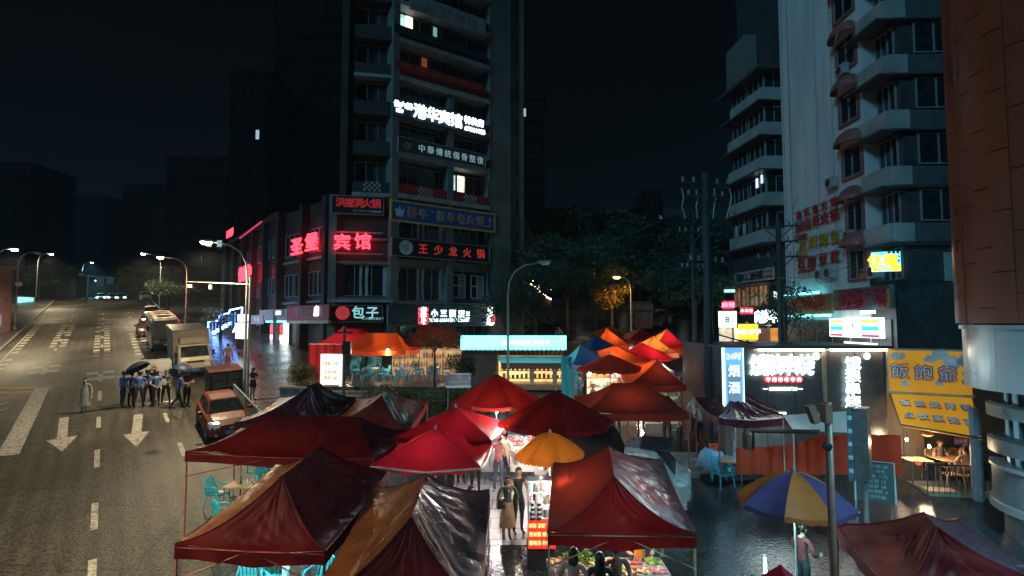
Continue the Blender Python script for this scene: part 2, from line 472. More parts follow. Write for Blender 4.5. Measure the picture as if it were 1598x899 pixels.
# ------------------------------------------------------------------ guard fence between road and pavement
m_rail = M('grey painted steel', (0.26, 0.28, 0.28), 0.45, metal=0.3, var=0.2)
m_panel = M('fence mesh panel', (0.12, 0.22, 0.24), 0.5, var=0.3)
fence = thing('guard_fence', 'low grey steel guard fence running up the kerb beside the parked vehicles', 'fence', rp(24, 5.45))
mb = MB()
for k in range(28): mb.tube([rp(22.5 + k * 3, 5.45, 1.02), rp(25.5 + k * 3, 5.45, 1.02)], 0.045, 6)
mb.build('handrail', m_rail, fence)
for k in range(22):
    mb = MB(); mb.tube([rp(22.5 + k * 2, 5.45, 0.0), rp(22.5 + k * 2, 5.45, 1.0)], 0.05, 6); mb.build('post', m_rail, fence)
for k in range(5):
    a, b = 22.6 + k * 2, 24.4 + k * 2
    mb = MB(); mb.hexa([rp(a, 5.43, .2), rp(b, 5.43, .2), rp(b, 5.47, .2), rp(a, 5.47, .2), rp(a, 5.43, .92), rp(b, 5.43, .92), rp(b, 5.47, .92), rp(a, 5.47, .92)])
    mb.build('mesh_panel', m_panel, fence)
for k in range(120):
    mb = MB(); s = 32.7 + k * .25; mb.tube([rp(s, 5.45, .12), rp(s, 5.45, 1.0)], 0.013, 4, cap=False); mb.build('bar', m_rail, fence)

# ------------------------------------------------------------------ street lamps
m_pole = M('galvanised pole', (0.33, 0.33, 0.32), 0.45, metal=0.4, var=0.2)
m_head = paint((0.30, 0.30, 0.30), 0.4)
m_lampw = E('lamp glass warm', (1.0, 0.86, 0.62), 60)
m_lampc = E('lamp glass cool', (0.75, 0.93, 1.0), 22)
m_lampoff = paint((0.45, 0.6, 0.62), 0.25)
def street_lamp(base, height, reach_v, label, lit=1.0, warm=True, rpole=0.07, power=1600, mat=None, group='street lamps along the climbing road'):
    t = thing('street_lamp', label, 'street lamp', base, group)
    b = Vector(base); v = Vector(reach_v)
    mb = MB(); h = height
    mb.tube([b, b + Vector((0, 0, 1.2)), b + Vector((0, 0, h * .78)), b + Vector((0, 0, h * .88)) + v * .04, b + Vector((0, 0, h * .95)) + v * .2, b + Vector((0, 0, h * .99)) + v * .5, b + Vector((0, 0, h)) + v * .92],
            [rpole * 1.3, rpole * 1.15, rpole * .8, rpole * .75, rpole * .65, rpole * .6, rpole * .5], 8)
    mb.build('pole', mat or m_pole, t, smooth=True)
    mb = MB(); mb.lathe(b, [(rpole * 2.0, 0), (rpole * 2.0, .25), (rpole * 1.4, .3)], 8); mb.build('base_plate', m_pole, t)
    c = b + Vector((0, 0, h + .02)) + v * 1.05; d = v.normalized(); q = Vector((-d.y, d.x, 0))
    mb = MB()
    mb.loft([[c + d * x + q * (w * math.cos(a)) + Vector((0, 0, hh * math.sin(a) + .0)) for a in [k * math.pi / 4 for k in range(8)]] for (x, w, hh) in ((-.38, .05, .04), (-.2, .14, .08), (.15, .16, .09), (.36, .1, .05))])
    hd = mb.build('lamp_head', m_head, t, smooth=True)
    mb = MB(); z = Vector((0, 0, -.065))
    mb.loft([[c + z + d * x + q * w + Vector((0, 0, -.10 * k)), c + z - q * w + d * x + Vector((0, 0, -.10 * k)), c + z - q * w - d * x * .6 + Vector((0, 0, -.10 * k)), c + z + q * w - d * x * .6 + Vector((0, 0, -.10 * k))] for (x, w, k) in ((.3, .13, 0), (.22, .09, 1))])
    mb.build('glass', (m_lampw if warm else m_lampc) if lit else m_lampoff, t)
    if lit:
        l = bpy.data.lights.new('lamp_light', 'SPOT'); l.energy = power * lit; l.spot_size = rad(155); l.spot_blend = 0.6
        l.color = (1.0, 0.80, 0.48) if warm else (0.28, 0.80, 1.0); l.shadow_soft_size = 0.25
        lo = bpy.data.objects.new('lamp_light', l); COL.objects.link(lo); lo.parent = t; lo.location = c + Vector((0, 0, -.28)) - b
    return t
def lampbase(X, Y): return (X, Y, gz(Y))
rl = -Vector((RR.x, RR.y, 0))
E_LAMP = 2700
b = rp(*st((-13.35, 29.0))); street_lamp(b + Vector((0, 0, .15)), 7.9, rl * 1.75, 'bright street lamp beside the red hotel sign with a long signal arm on its pole', power=E_LAMP)
b = rp(*st((-28.25, 50.0))); street_lamp(b + Vector((0, 0, .15)), 7.0, rl * 1.9, 'lit lamp on a reddish pole beside the parked minibus', power=E_LAMP, mat=M('rusty red pole', (0.30, 0.14, 0.11), 0.5))
b = rp(*st((-44.0, 72.0))); street_lamp(b + Vector((0, 0, .15)), 7.3, rl * 1.8, 'small distant lit lamp on the pavement side near the road crest', power=E_LAMP)
b = rp(*st((-42.9, 47.6))); street_lamp(b + Vector((0, 0, .15)), 7.9, -rl * 1.1, 'lit lamp cut off by the picture edge above the pink house', power=E_LAMP)
b = rp(*st((-48.6, 56.5))); street_lamp(b + Vector((0, 0, .15)), 7.6, -rl * 1.3, 'unlit street lamp on a dark pole beside the pink house', lit=0)
b = rp(*st((-68.6, 83.0))); street_lamp(b + Vector((0, 0, .15)), 7.5, -rl * 1.4, 'lit lamp on the far pavement beyond the unlit one', power=E_LAMP)
b = rp(*st((-87.5, 117.0))); street_lamp(b + Vector((0, 0, .15)), 8.0, -rl * 1.4, 'very small lit lamp beyond the crest by the hoarding', power=E_LAMP * 1.5, warm=False)
b = rp(*st((-107.5, 146.0))); street_lamp(b + Vector((0, 0, .15)), 6.5, -rl * 1.4, 'farthest tiny lamp past the crest of the road', power=E_LAMP * 1.5, warm=False)
# the lamp whose pool of light lies on the lower road stands just outside the picture
b = rp(13.5, -8.3); street_lamp(b, 8.6, -rl * 2.0, 'street lamp on the lower road just outside the picture', power=E_LAMP * 1.7)
# lamp over the market, lit from below
street_lamp((-0.2, 29.0, gz(29)), 7.0, Vector((1.75, -.2, .12)), 'slim curved lamp post rising behind the market between the red umbrellas', lit=0, rpole=0.06)

# mast arm for signals on the first lamp
b = rp(*st((-13.0, 28.6)))
t = thing('signal_mast', 'thin steel mast with a horizontal signal arm beside the bright street lamp', 'signal mast', b)
zb = 7.6 + (505 - 444) / 900 * 28.6
mb = MB(); mb.tube([b, (b.x, b.y, zb + .35)], [.08, .06], 8); mb.build('pole', m_pole, t)
mb = MB(); mb.tube([(b.x, b.y, zb), (b.x - 3.1, b.y - .2, zb + .12)], [.035, .022], 6); mb.build('arm', m_pole, t)
mb = MB(); mb.box((b.x - 2.9, b.y - .2, zb - .09), (.16, .14, .15)); mb.build('camera_box', paint((.6, .62, .62), .4), t)
mb = MB(); mb.box((b.x - 1.9, b.y - .15, zb - .14), (.12, .12, .22)); mb.build('camera_box', paint((.6, .62, .62), .4), t)
# ------------------------------------------------------------------ the corner hotel block
m_tile = M('grey facade tile', (0.17, 0.19, 0.19), 0.45, var=0.25, vscale=1.2, bump=0.15, bscale=12)
m_tile2 = M('side wall render', (0.15, 0.155, 0.135), 0.7, var=0.3, vscale=0.5)
m_dark = M('dark recess', (0.035, 0.035, 0.036), 0.7, var=0.3)
m_brown = M('brown facade', (0.042, 0.032, 0.028), 0.6, var=0.35, vscale=0.8)
m_slab = M('pale concrete ledge', (0.30, 0.33, 0.34), 0.55, var=0.3, vscale=1.5)
m_glass = M('dark window glass', (0.018, 0.024, 0.028), 0.08, spec=0.7, var=0.4)
m_frame = M('window frame grey', (0.26, 0.29, 0.30), 0.4, var=0.2)
m_curt = M('pale curtain', (0.42, 0.50, 0.50), 0.8, var=0.25, vscale=6)
m_redp = M('red paint board', (0.30, 0.03, 0.03), 0.5, var=0.35)
m_lat = M('lattice', (0.34, 0.36, 0.36), 0.5)
m_black = paint((0.015, 0.015, 0.016), 0.45)
m_acw = M('aircon casing', (0.42, 0.44, 0.43), 0.5, var=0.25)
e_warmw = E('warm window', (1.0, 0.80, 0.55), 1.1, var=0.3)
e_tealw = E('pale teal window', (0.55, 0.95, 0.85), 0.7, var=0.3)
e_white = E('white LED letters', (0.72, 0.93, 1.0), 3.4)
e_whites = E('soft white lettering', (0.75, 0.92, 1.0), 0.9)
e_red = E('red LED letters', (1.0, 0.03, 0.05), 3.6)
e_red2 = E('red neon tube', (1.0, 0.05, 0.10), 3.0)
e_cyan = E('cyan light box', (0.15, 0.86, 0.88), 2.6, var=0.14, vscale=0.6)
e_blue = E('blue neon tube', (0.16, 0.34, 1.0), 12.0)
e_box = E('white light box', (0.86, 0.97, 1.0), 2.2)
t_grey = paint((0.55, 0.60, 0.60), 0.5)
t_red = paint((0.42, 0.05, 0.05), 0.5)
t_white = paint((0.72, 0.74, 0.74), 0.5)
t_gold = paint((0.55, 0.38, 0.08), 0.5)

def window(parent, fr, u0, u1, z0, z1, d, mull=2, lit=None, curtain=False, fm=None, pane=None, t=0.06, bars=0):
    mb = MB(); fr.box(mb, u0, u1, d - .02, d + .07, z0, z0 + t); fr.box(mb, u0, u1, d - .02, d + .07, z1 - t, z1)
    for k in range(mull + 1):
        u = u0 + (u1 - u0 - t) * k / mull
        fr.box(mb, u, u + t, d - .022, d + .068, z0 + t, z1 - t)
    for k in range(bars):
        z = z0 + (z1 - z0) * (k + 1) / (bars + 1); fr.box(mb, u0, u1, d + .09, d + .11, z - .012, z + .012)
    w = mb.build('window', fm or m_frame, parent)
    for k in range(mull):
        a, b = u0 + (u1 - u0) * k / mull, u0 + (u1 - u0) * (k + 1) / mull
        mb = MB(); fr.box(mb, a + t * .5, b - t * .5, d - .01, d + .01, z0 + t * .5, z1 - t * .5)
        mb.build('pane', (lit if lit and (k == 0 or mull < 3) else None) or pane or m_glass, w)
    if curtain:
        for (a, b) in ((u0 + .05, u0 + .42), (u1 - .45, u1 - .05), ((u0 + u1) / 2 - .28, (u0 + u1) / 2 - .05), ((u0 + u1) / 2 + .15, (u0 + u1) / 2 + .4)):
            mb = MB()
            mb.grid(lambda x, y: fr.pt(a + (b - a) * x * (1 - .35 * (1 - abs(2 * y - 1))), d + .03 + .02 * math.sin(x * 14), z0 + .06 + (z1 - z0 - .12) * y), 8, 4)
            mb.build('curtain', m_curt, w)
    return w
ac_proto = None
def aircon(fr, u, z, d, label, parent=None):
    """outdoor unit on a bracket, a thing of its own hung on a wall"""
    t = thing('air_conditioner', label, 'air conditioner', fr.pt(u, d, z), 'air conditioner units hung on the facades')
    mb = MB(); fr.box(mb, u - .42, u + .42, d + .05, d + .38, z, z + .6); mb.build('casing', m_acw, t)
    mb = MB(); c = fr.pt(u - .1, d + .385, z + .3)
    ring = [[c + fr.U * (r * math.cos(a)) + fr.Z * (r * math.sin(a)) + fr.N * h for a in [k * math.pi / 6 for k in range(12)]] for (r, h) in ((.25, 0), (.25, .02), (.21, .02), (.2, .004))]
    mb.loft(ring); mb.build('fan_grille', paint((.06, .06, .065), .4), t)
    mb = MB()
    for s in (-.3, .3): mb.tube([fr.pt(u + s, d, z - .25), fr.pt(u + s, d + .38, z - .02), fr.pt(u + s, d, z - .02)], .015, 4)
    mb.build('bracket', m_black, t); return t

def board(name, label, cat, fr, px0, px1, yt, yb, d, mat, frame=None, depth=0.12, ft=0.10, group=None, pxd=None):
    u0, zt = fr.px(px0, yt, d); _, zb = fr.px(px0, yb, d); u1, _ = fr.px(px1, yb, d)
    t = thing(name, label, cat, fr.pt((u0 + u1) / 2, d, zb), group)
    mb = MB(); fr.box(mb, u0, u1, d - depth, d, zb, zt); mb.build('board', mat, t)
    if frame:
        mb = MB()
        fr.box(mb, u0 - ft, u1 + ft, d - depth, d + .05, zt, zt + ft); fr.box(mb, u0 - ft, u1 + ft, d - depth, d + .05, zb - ft, zb)
        fr.box(mb, u0 - ft, u0, d - depth, d + .05, zb, zt); fr.box(mb, u1, u1 + ft, d - depth, d + .05, zb, zt); mb.build('border', frame, t)
    return t, u0, u1, zb, zt

A_, B_, C_, D_, E_ = (-9.0, 43.5), (-1.7, 49.0), (-13.6, 42.5), (-20.3, 49.5), (-52.2, 94.5)
FR = Fr(A_, B_); FM = Fr(C_, A_); FL = Fr(D_, C_); FLL = Fr(E_, D_)
hotel = thing('hotel_building', 'tall dark corner block with lit hotel signs and hotpot boards on its faces', 'building', (-9, 48, gz(43)))
mb = MB()
core = [FL.pt(0, -1, 0), FM.pt(.0, -.95, 0), FR.pt(.0, -.95, 0), FR.pt(9.14, -.9, 0), Vector((-1.7, 62, 0)), Vector((-20, 62, 0))]
mb.prism([(p.x, p.y) for p in core], gz(40), 17.2); mb.build('lower_wall', m_dark, hotel)
mb = MB()
core = [FM.pt(.6, -.95, 0), FR.pt(.0, -.95, 0), FR.pt(9.14, -.9, 0), Vector((-1.7, 62, 0)), Vector((-13.5, 62, 0))]
mb.prism([(p.x, p.y) for p in core], 17.2, 52); mb.build('tower_wall', m_dark, hotel)
# wing with a plain side wall
mb = MB(); mb.prism([(-1.66, 48.6), (-.1, 49.6), (-.1, 62), (-1.66, 62)], 6, 52); mb.build('side_wall', m_tile2, hotel)
mb = MB(); mb.prism([(-.06, 50.3), (1.05, 50.7), (1.05, 62), (-.06, 62)], 6, 46); mb.build('side_wall', m_tile2, hotel)
for k, z in enumerate((14.5, 18, 21.5, 25, 28.5, 32, 35.5)):
    mb = MB(); mb.box((.45, 50.47, z), (.12, .12, 1.6)); mb.build('vent_slot', m_black, hotel)
# podium roof over the long wing
mb = MB(); FLL.box(mb, 24, FLL.L, -9, -.4, gz(60), 17.0); mb.build('long_wing', m_brown, hotel)
mb = MB(); FL.box(mb, 0, FL.L + .3, -3, -.5, gz(44), 17.1); mb.build('wing_wall', m_brown, hotel)
# columns
for fr, us, m in ((FR, (-.28, 4.62, 8.72), m_tile), (FM, (.0,), m_tile), (FL, (0.0, 4.8, 8.9), m_brown), (FLL, (30, 35, 40, 45, 50), m_brown)):
    for u in us:
        top = 52 if (fr is FR and u != 4.62) else (17.2 if fr in (FL, FLL, FM) else 26)
        mb = MB(); fr.box(mb, u, u + .55, -.98, .18, gz(44), top); mb.build('column', m, hotel)
mb = MB(); FM.box(mb, .75, 1.2, -.98, .12, 17.2, 50); mb.build('column', m_brown, hotel)

# floors of the right-hand face
_, z_b = FR.px(612, 412); zs_shop = FR.px(612, 474)[1]
levels = [17.35, 20.5, 23.65, 26.6, 29.6, 32.6, 35.6, 38.6]
for k, z in enumerate(levels):
    mb = MB(); FR.box(mb, .27, 8.72, -.95, .28, z - .14, z + .2); mb.build('ledge', m_slab, hotel)
    mb = MB(); FR.box(mb, .27, 8.72, -.1, .08, z + .2, z + 1.0); mb.build('parapet', m_redp if k in (0, 3, 2) else m_dark, hotel)
    for (a, b, mull) in ((.55, 4.45, 4), (5.35, 8.6, 4)):
        lit = None
        if (k, a) == (4, .55): lit = e_tealw
        window(hotel, FR, a, b, z + 1.02, z + 2.75, -.93, mull, lit=lit)
    if k in (0, 5, 1):
        for (a, b) in ((2.0, 3.3), (6.2, 7.5)):
            mb = MB()
            for i in range(7):
                for j in range(4):
                    if (i + j) % 2: continue
                    FR.box(mb, a + (b - a) * i / 7, a + (b - a) * (i + 1) / 7, .08, .12, z + .22 + .19 * j, z + .22 + .19 * (j + 1))
            mb.build('lattice', m_lat, hotel)
# lamps on behind two windows of the upper floors
mb = MB(); FR.box(mb, .75, 1.15, -.9, -.86, 30.75, 32.3); mb.build('lit_pane', e_tealw, hotel)
mb = MB(); FR.box(mb, 1.25, 1.85, -.9, -.86, 30.75, 32.35); mb.build('lit_pane', e_warmw, hotel)
mb = MB(); FR.box(mb, 5.55, 5.95, -.9, -.86, 18.75, 20.0); mb.build('lit_pane', e_tealw, hotel)
mb = MB(); FR.box(mb, 6.15, 6.85, -.9, -.86, 18.7, 20.05); mb.build('lit_pane', e_warmw, hotel)
mb = MB(); FR.box(mb, 3.75, 4.1, -.9, -.87, 30.9, 32.2); mb.build('lit_pane', E('green teal pane', (.3, .7, .55), .35), hotel)
mb = MB(); FR.box(mb, 2.7, 3.2, -.9, -.86, 27.7, 29.3); mb.build('orange_curtain', E('orange lit curtain', (.8, .22, .04), .12), hotel)
# middle face: floors with narrow windows
for k, z in enumerate(levels):
    mb = MB(); FM.box(mb, 1.6, 4.42, -.98, .05, z - .12, z + .14); mb.build('ledge', m_slab if k in (0, 3) else m_brown, hotel)
    mb = MB(); FM.box(mb, 1.6, 4.42, -.2, -.05, z + .15, z + 1.0); mb.build('parapet', m_dark, hotel)
    window(hotel, FM, 1.7, 4.3, z + 1.02, z + 2.7, -.9, 3)
    mb = MB(); FM.box(mb, 1.6, 4.42, -.92, -.86, z + 2.72, z + 2.98); mb.build('lintel', m_brown, hotel)
mb = MB()
for i in range(7):
    for j in range(4):
        if (i + j) % 2 == 0: FM.box(mb, 2.4 + i * .19, 2.59 + i * .19, -.05, -.02, 17.6 + .19 * j, 17.79 + .19 * j)
mb.build('lattice', m_lat, hotel)
# restaurant floors under the boards (right-hand and middle face)
zc0, zc1 = FR.px(612, 468)[1], FR.px(612, 415)[1]
window(hotel, FR, .3, 4.6, zc0, zc1, -.4, 4, curtain=True)
window(hotel, FR, 5.2, 8.7, zc0 + .1, zc1, -.4, 3, curtain=False)
for (a, b) in ((5.4, 6.6), (7.2, 8.4)):                    # louvred shutters
    mb = MB(); FR.box(mb, a, b, -.36, -.3, zc0 + .3, zc1 - .4)
    sh = mb.build('shutter', m_glass, hotel)
    for zz in (0.28, 1.28, zc1 - zc0 - .42):
        mb = MB(); FR.box(mb, a - .05, b + .05, -.3, -.25, zc0 + zz, zc0 + zz + .1); mb.build('rail', m_curt, sh)
    for u in (a - .05, a + .55, b - .05):
        mb = MB(); FR.box(mb, u, u + .1, -.298, -.24, zc0 + .28, zc1 - .32); mb.build('stile', m_curt, sh)
    for k in range(11):
        mb = MB(); z = zc0 + .45 + k * .17; FR.box(mb, a + .66, b - .06, -.3, -.262, z, z + .1); mb.build('slat', m_curt, sh)
z2a, z2b = FR.px(612, 372)[1], FR.px(612, 344)[1]
window(hotel, FR, .3, 4.6, z2a, z2b + .2, -.4, 3, curtain=True); window(hotel, FR, 5.2, 8.7, z2a, z2b + .2, -.4, 4)
for z in (zc0 - .15, zc0 - .9):
    mb = MB(); FR.box(mb, .27, 8.72, -.9, .1, z - .12, z + .08); mb.build('ledge', m_slab, hotel)
mb = MB(); FR.box(mb, .27, 8.72, -.9, -.25, zc1 + .05, FR.px(612, 402)[1]); mb.build('spandrel', m_tile, hotel)
zf0, zf1 = FM.px(560, 462)[1], FM.px(560, 412)[1]
window(hotel, FM, .6, 4.4, zf0, zf1, -.4, 3, curtain=True)
for z in (zf0 - .2, zf1 + .1, zf1 + 1.9):
    mb = MB(); FM.box(mb, .55, 4.42, -.9, .02, z - .1, z + .1); mb.build('ledge', m_tile, hotel)
mb = MB(); FM.box(mb, .55, 4.42, -.9, -.25, zf1 + .2, zf1 + 4.3); mb.build('spandrel', m_redp if False else m_brown, hotel)
mb = MB(); FM.box(mb, .55, 4.42, -.9, -.3, zs_shop + .25, zf0 - .32); mb.build('spandrel', m_tile, hotel)
mb = MB(); FR.box(mb, .3, 8.72, -.9, -.3, zs_shop + .15, zc0 - 1.05); mb.build('spandrel', m_tile, hotel)
# left faces: rows of dark windows and string courses
for z in (9.8, 13.2):
    for u in (.8, 2.8, 5.5, 7.2): window(hotel, FL, u, u + 1.6, z, z + 1.9, -.48, 2)
    mb = MB(); FL.box(mb, 0, FL.L, -.5, -.3, z - .6, z - .4); mb.build('ledge', m_tile, hotel)
    for u in range(25, 54, 3): window(hotel, FLL, u, u + 1.8, z + .3, z + 2.0, -.38, 2)
mb = MB(); FLL.box(mb, 24, FLL.L, -.45, .25, 16.9, 17.2); mb.build('cornice', m_brown, hotel)
# curved roof rail that runs down past the tower
mb = MB()
q = [P(762, 262, 48.5), P(780, 285, 50), P(800, 318, 53), P(818, 345, 57), P(835, 378, 62)]
mb.tube(q, .06, 5); mb.tube([p - Vector((0, 0, .55)) for p in q], .05, 5); mb.build('handrail', m_frame, hotel)
for i in range(4):
    for k in range(5):
        p = q[i].lerp(q[i + 1], k / 5); mb = MB(); mb.tube([p, p - Vector((0, 0, 1.1))], .035, 4); mb.build('baluster', m_frame, hotel)
for i in range(4):
    mb = MB(); a, b = q[i] - Vector((0, 0, 1.1)), q[i + 1] - Vector((0, 0, 1.1)); w = Vector((0, 3, 0)); zz = Vector((0, 0, 9))
    mb.hexa([a - zz, b - zz, b - zz + w, a - zz + w, a, b, b + w, a + w]); mb.build('stair_block', m_dark, hotel)
# awning ledge over the shops
mb = MB(); FM.box(mb, 0, 4.7, 0, .35, FM.px(560, 472)[1], FM.px(560, 468)[1]); mb.build('ledge', m_slab, hotel)

# ---- signs on the hotel
t, u0, u1, zb, zt = board('hotel_sign', 'bright white lettered hotel sign across the upper tower', 'sign', FR, 614, 758, 149, 180, .40, paint((.03, .05, .08), .5))
L_ = u1 - u0; zm = (zb + zt) / 2
put_chars('character', t, FR, '港华宾馆', u0 + L_ * .20, u0 + L_ * .72, zm, 1.18, e_white, .44, .04, bold=.014)
mb = MB(); put_text(mb, FR, '仙六楼', u0 + L_ * .095, zm + .2, .52, .44, .03, .04); mb.build('lettering', e_white, t)
mb = MB(); put_text(mb, FR, '招牌', u0 + L_ * .06, zm - .3, .3, .44, .02, .04); mb.build('lettering', e_white, t)
mb = MB(); put_text(mb, FR, '特价房', u0 + L_ * .86, zm + .28, .66, .44, .03, .03); mb.build('lettering', e_white, t)
mb = MB(); put_text(mb, FR, '67861085', u0 + L_ * .87, zm - .42, .52, .44, .02, .03); mb.build('lettering', e_white, t)
t, u0, u1, zb, zt = board('clinic_sign', 'dark banner with pale characters below the white hotel sign', 'sign', FR, 622, 757, 213, 236, .34, paint((.06, .085, .09), .5), frame=m_slab, ft=.05)
put_chars('character', t, FR, '中華傳統傷骨整復', u0 + (u1 - u0) * .2, u1 - .1, (zb + zt) / 2, .66, e_pale if False else E('dim pale lettering', (.5, .75, .8), .22), .36, .02)
mb = MB()
for k in range(10): mb.poly([FR.pt(u0 + .75 + .28 * r_ * math.cos(a_), .36, (zb + zt) / 2 + .28 * r_ * math.sin(a_)) for (r_, a_) in [(1 if i % 2 else .35, k * .63 + i * .2) for i in range(4)]])
mb.build('emblem', t_grey, t)
for (yt, yb, lab) in ((91, 104, 'dull red banner on the parapet two floors over the white hotel sign'), (36, 47, 'dark lattice banner high on the tower over the lit windows')):
    t, u0, u1, zb, zt = board('banner', lab, 'banner', FR, 616, 757, yt, yb, .33, m_redp if yt > 50 else m_dark)
    if yt > 50:
        for k in range(6):
            mb = MB(); uu = u0 + .5 + k * (u1 - u0) / 6.2; FR.box(mb, uu, uu + .9, .33, .36, zb + .1, zt - .1); mb.build('print', M('red banner print %d' % k, (.42, .05, .045), .5, var=.6, vscale=7), t)
t, u0, u1, zb, zt = board('faint_sign', 'unlit faint hotel lettering at the top edge of the tower', 'sign', FR, 640, 758, -14, 14, .4, m_slab)
put_chars('character', t, FR, '港贸宾馆', u0 + 1, u1 - .8, (zb + zt) / 2, .95, paint((.32, .35, .36), .5), .42, .02)
t, u0, u1, zb, zt = board('hotpot_sign', 'blue hotpot sign in a yellow frame on the corner block', 'sign', FR, 612, 771, 314, 342, .45, paint((.02, .10, .36), .5), frame=paint((.62, .43, .10), .5), ft=.14)
L_ = u1 - u0; zm = (zb + zt) / 2
t_pale = paint((.62, .68, .70), .5)
t_out = paint((.93, .94, .94), .5)
for (s, a, b, sz) in (('百年老火锅', .40, .90, .84), ('醉牛', .13, .33, .8)):
    put_chars('character_edge', t, FR, s, u0 + L_ * a, u0 + L_ * b, zm, sz, t_out, .46, .012, bold=.045)
    put_chars('character', t, FR, s, u0 + L_ * a, u0 + L_ * b, zm, sz, t_red, .49, .012)
mb = MB(); c = (u0 + .62, zm)
mb.poly([FR.pt(c[0] + x, .47, c[1] + y) for (x, y) in ((-.28, -.4), (.28, -.4), (.42, .22), (.16, .12), (0, .45), (-.16, .12), (-.42, .22))]); mb.build('cup_mark', paint((.45, .72, .75), .4), t)
mb = MB(); put_text(mb, FR, 'R', u0 + L_ * .365, zm + .3, .26, .47); mb.build('lettering', t_out, t)
mb = MB(); uu = u1 - .55
mb.poly([FR.pt(uu + x, .47, zm + y) for (x, y) in ((-.35, -.42), (.18, -.42), (.18, .2), (.3, .2), (.1, .45), (-.1, .2), (.05, .2), (.05, -.3), (-.35, -.3))]); mb.build('arrow_mark', paint((.5, .45, .55), .5), t)
t, u0, u1, zb, zt = board('hotpot_sign', 'black hotpot board with red characters and a pale round badge', 'sign', FR, 612, 763, 371, 398, .38, m_black, frame=m_slab, ft=.05)
zm = (zb + zt) / 2; L_ = u1 - u0
put_chars('character', t, FR, '王少龙火锅', u0 + L_ * .22, u0 + L_ * .98, zm, .82, E('dim red letters', (.8, .06, .05), .22), .41, .03, bold=.015)
mb = MB(); c = FR.pt(u0 + L_ * .13, .4, zm)
for (r_, h_) in ((.56, 0),): mb.loft([[c + FR.U * (r * math.cos(a)) + FR.Z * (r * math.sin(a)) + FR.N * h for a in [k * math.pi / 12 for k in range(24)]] for (r, h) in ((.56, 0), (.56, .05), (.46, .05), (.45, .02))])
bd = mb.build('badge', paint((.50, .68, .66), .5), t)
mb = MB(); put_text(mb, FR, '龙', u0 + L_ * .13, zm, .5, .44); mb.build('badge_mark', paint((.15, .3, .3), .5), bd)
t, u0, u1, zb, zt = board('framed_sign', 'unlit red lettered sign in a thin grey frame above the red hotel letters', 'sign', FM, 519, 598, 305, 332, .18, m_black, frame=m_slab, ft=.05)
put_chars('character', t, FM, '洪崖洞火锅', u0 + .25, u1 - .2, zb + (zt - zb) * .62, .74, E('faintly emitting red lettering', (.7, .05, .05), .16), .2, .02, bold=.03)  # unlit letters emit a faint red in place of light on them
mb = MB(); put_text(mb, FM, '前行右转 100米', u0 + (u1 - u0) * .62, zb + .22, .24, .2); mb.poly([FM.pt(u1 - .7 + x, .2, zb + .2 + y) for (x, y) in ((0, .06), (0, -.06), (.4, -.06), (.4, -.13), (.62, 0), (.4, .13), (.4, .06))]); mb.build('lettering', t_grey, t)
# red hotel letters, two on each face
t = thing('hotel_letters', 'glowing red hotel characters fixed round the corner of the block', 'sign', FM.pt(2, .3, 12))
for (fr, ch, px, py, sz) in ((FL, '圣', 463, 385, 1.45), (FL, '堡', 486, 378, 1.45), (FM, '宾', 534, 378, 1.25), (FM, '馆', 566, 377, 1.25)):
    u, z = fr.px(px, py, .3); mb = MB(); put_text(mb, fr, ch, u, z, sz, .3, .05, bold=.02, sx=1.0 if fr is FM else 1.5); mb.build('character', e_red, t)
mb = MB(); u, z = FM.px(524, 378, .2); FM.box(mb, u - .5, u + 3.4, .05, .14, z + .75, z + .85); FM.box(mb, u - .5, u + 3.4, .05, .14, z - .85, z - .75); mb.build('rail', m_slab, t)
# vertical red sign and rooftop sign on the long wing
t = thing('vertical_sign', 'upright red lit lettering on the long dark wing behind the street lamp', 'sign', FLL.pt(45, .5, 11))
for k, (px, py) in enumerate(((376, 429), (382, 427), (388, 425))):
    u, z = FLL.px(px, py, 1.0); mb = MB(); put_text(mb, FLL, '住宿中'[k], u, z, 1.5, 1.0, .05, bold=.03, sx=1.5); mb.build('character', e_red, t)
t = thing('rooftop_sign', 'tiny red glowing letters on the roof edge behind the bright lamp', 'sign', P(358, 363, 70))
fq = Fr((P(352, 363, 74).x, 74), (P(366, 363, 66).x, 66))
for k in range(3):
    mb = MB(); u, z = fq.px(355 + k * 3.5, 366 - k * 2, 0); put_text(mb, fq, '住宿部'[k], u, z, .9, 0, .05, bold=.04, sx=2.2); mb.build('character', e_red, t)
mb = MB(); u, z = fq.px(357, 366, 0); fq.box(mb, u - 1.2, u + 1.2, -.1, -.05, z - 1.3, z - .55); mb.build('stand', m_black, t)
t = thing('neon_tube', 'long pink red neon line along the cornice of the dark wing', 'neon tube', P(390, 350, 62))
mb = MB(); mb.tube([FLL.pt(FLL.px(374, 372, .35)[0], .35, FLL.px(374, 372, .35)[1]), FLL.pt(FLL.px(408, 346, .35)[0], .35, FLL.px(408, 346, .35)[1])], .09, 5); mb.build('tube', E('dim pink tube', (1, .07, .2), .35), t)

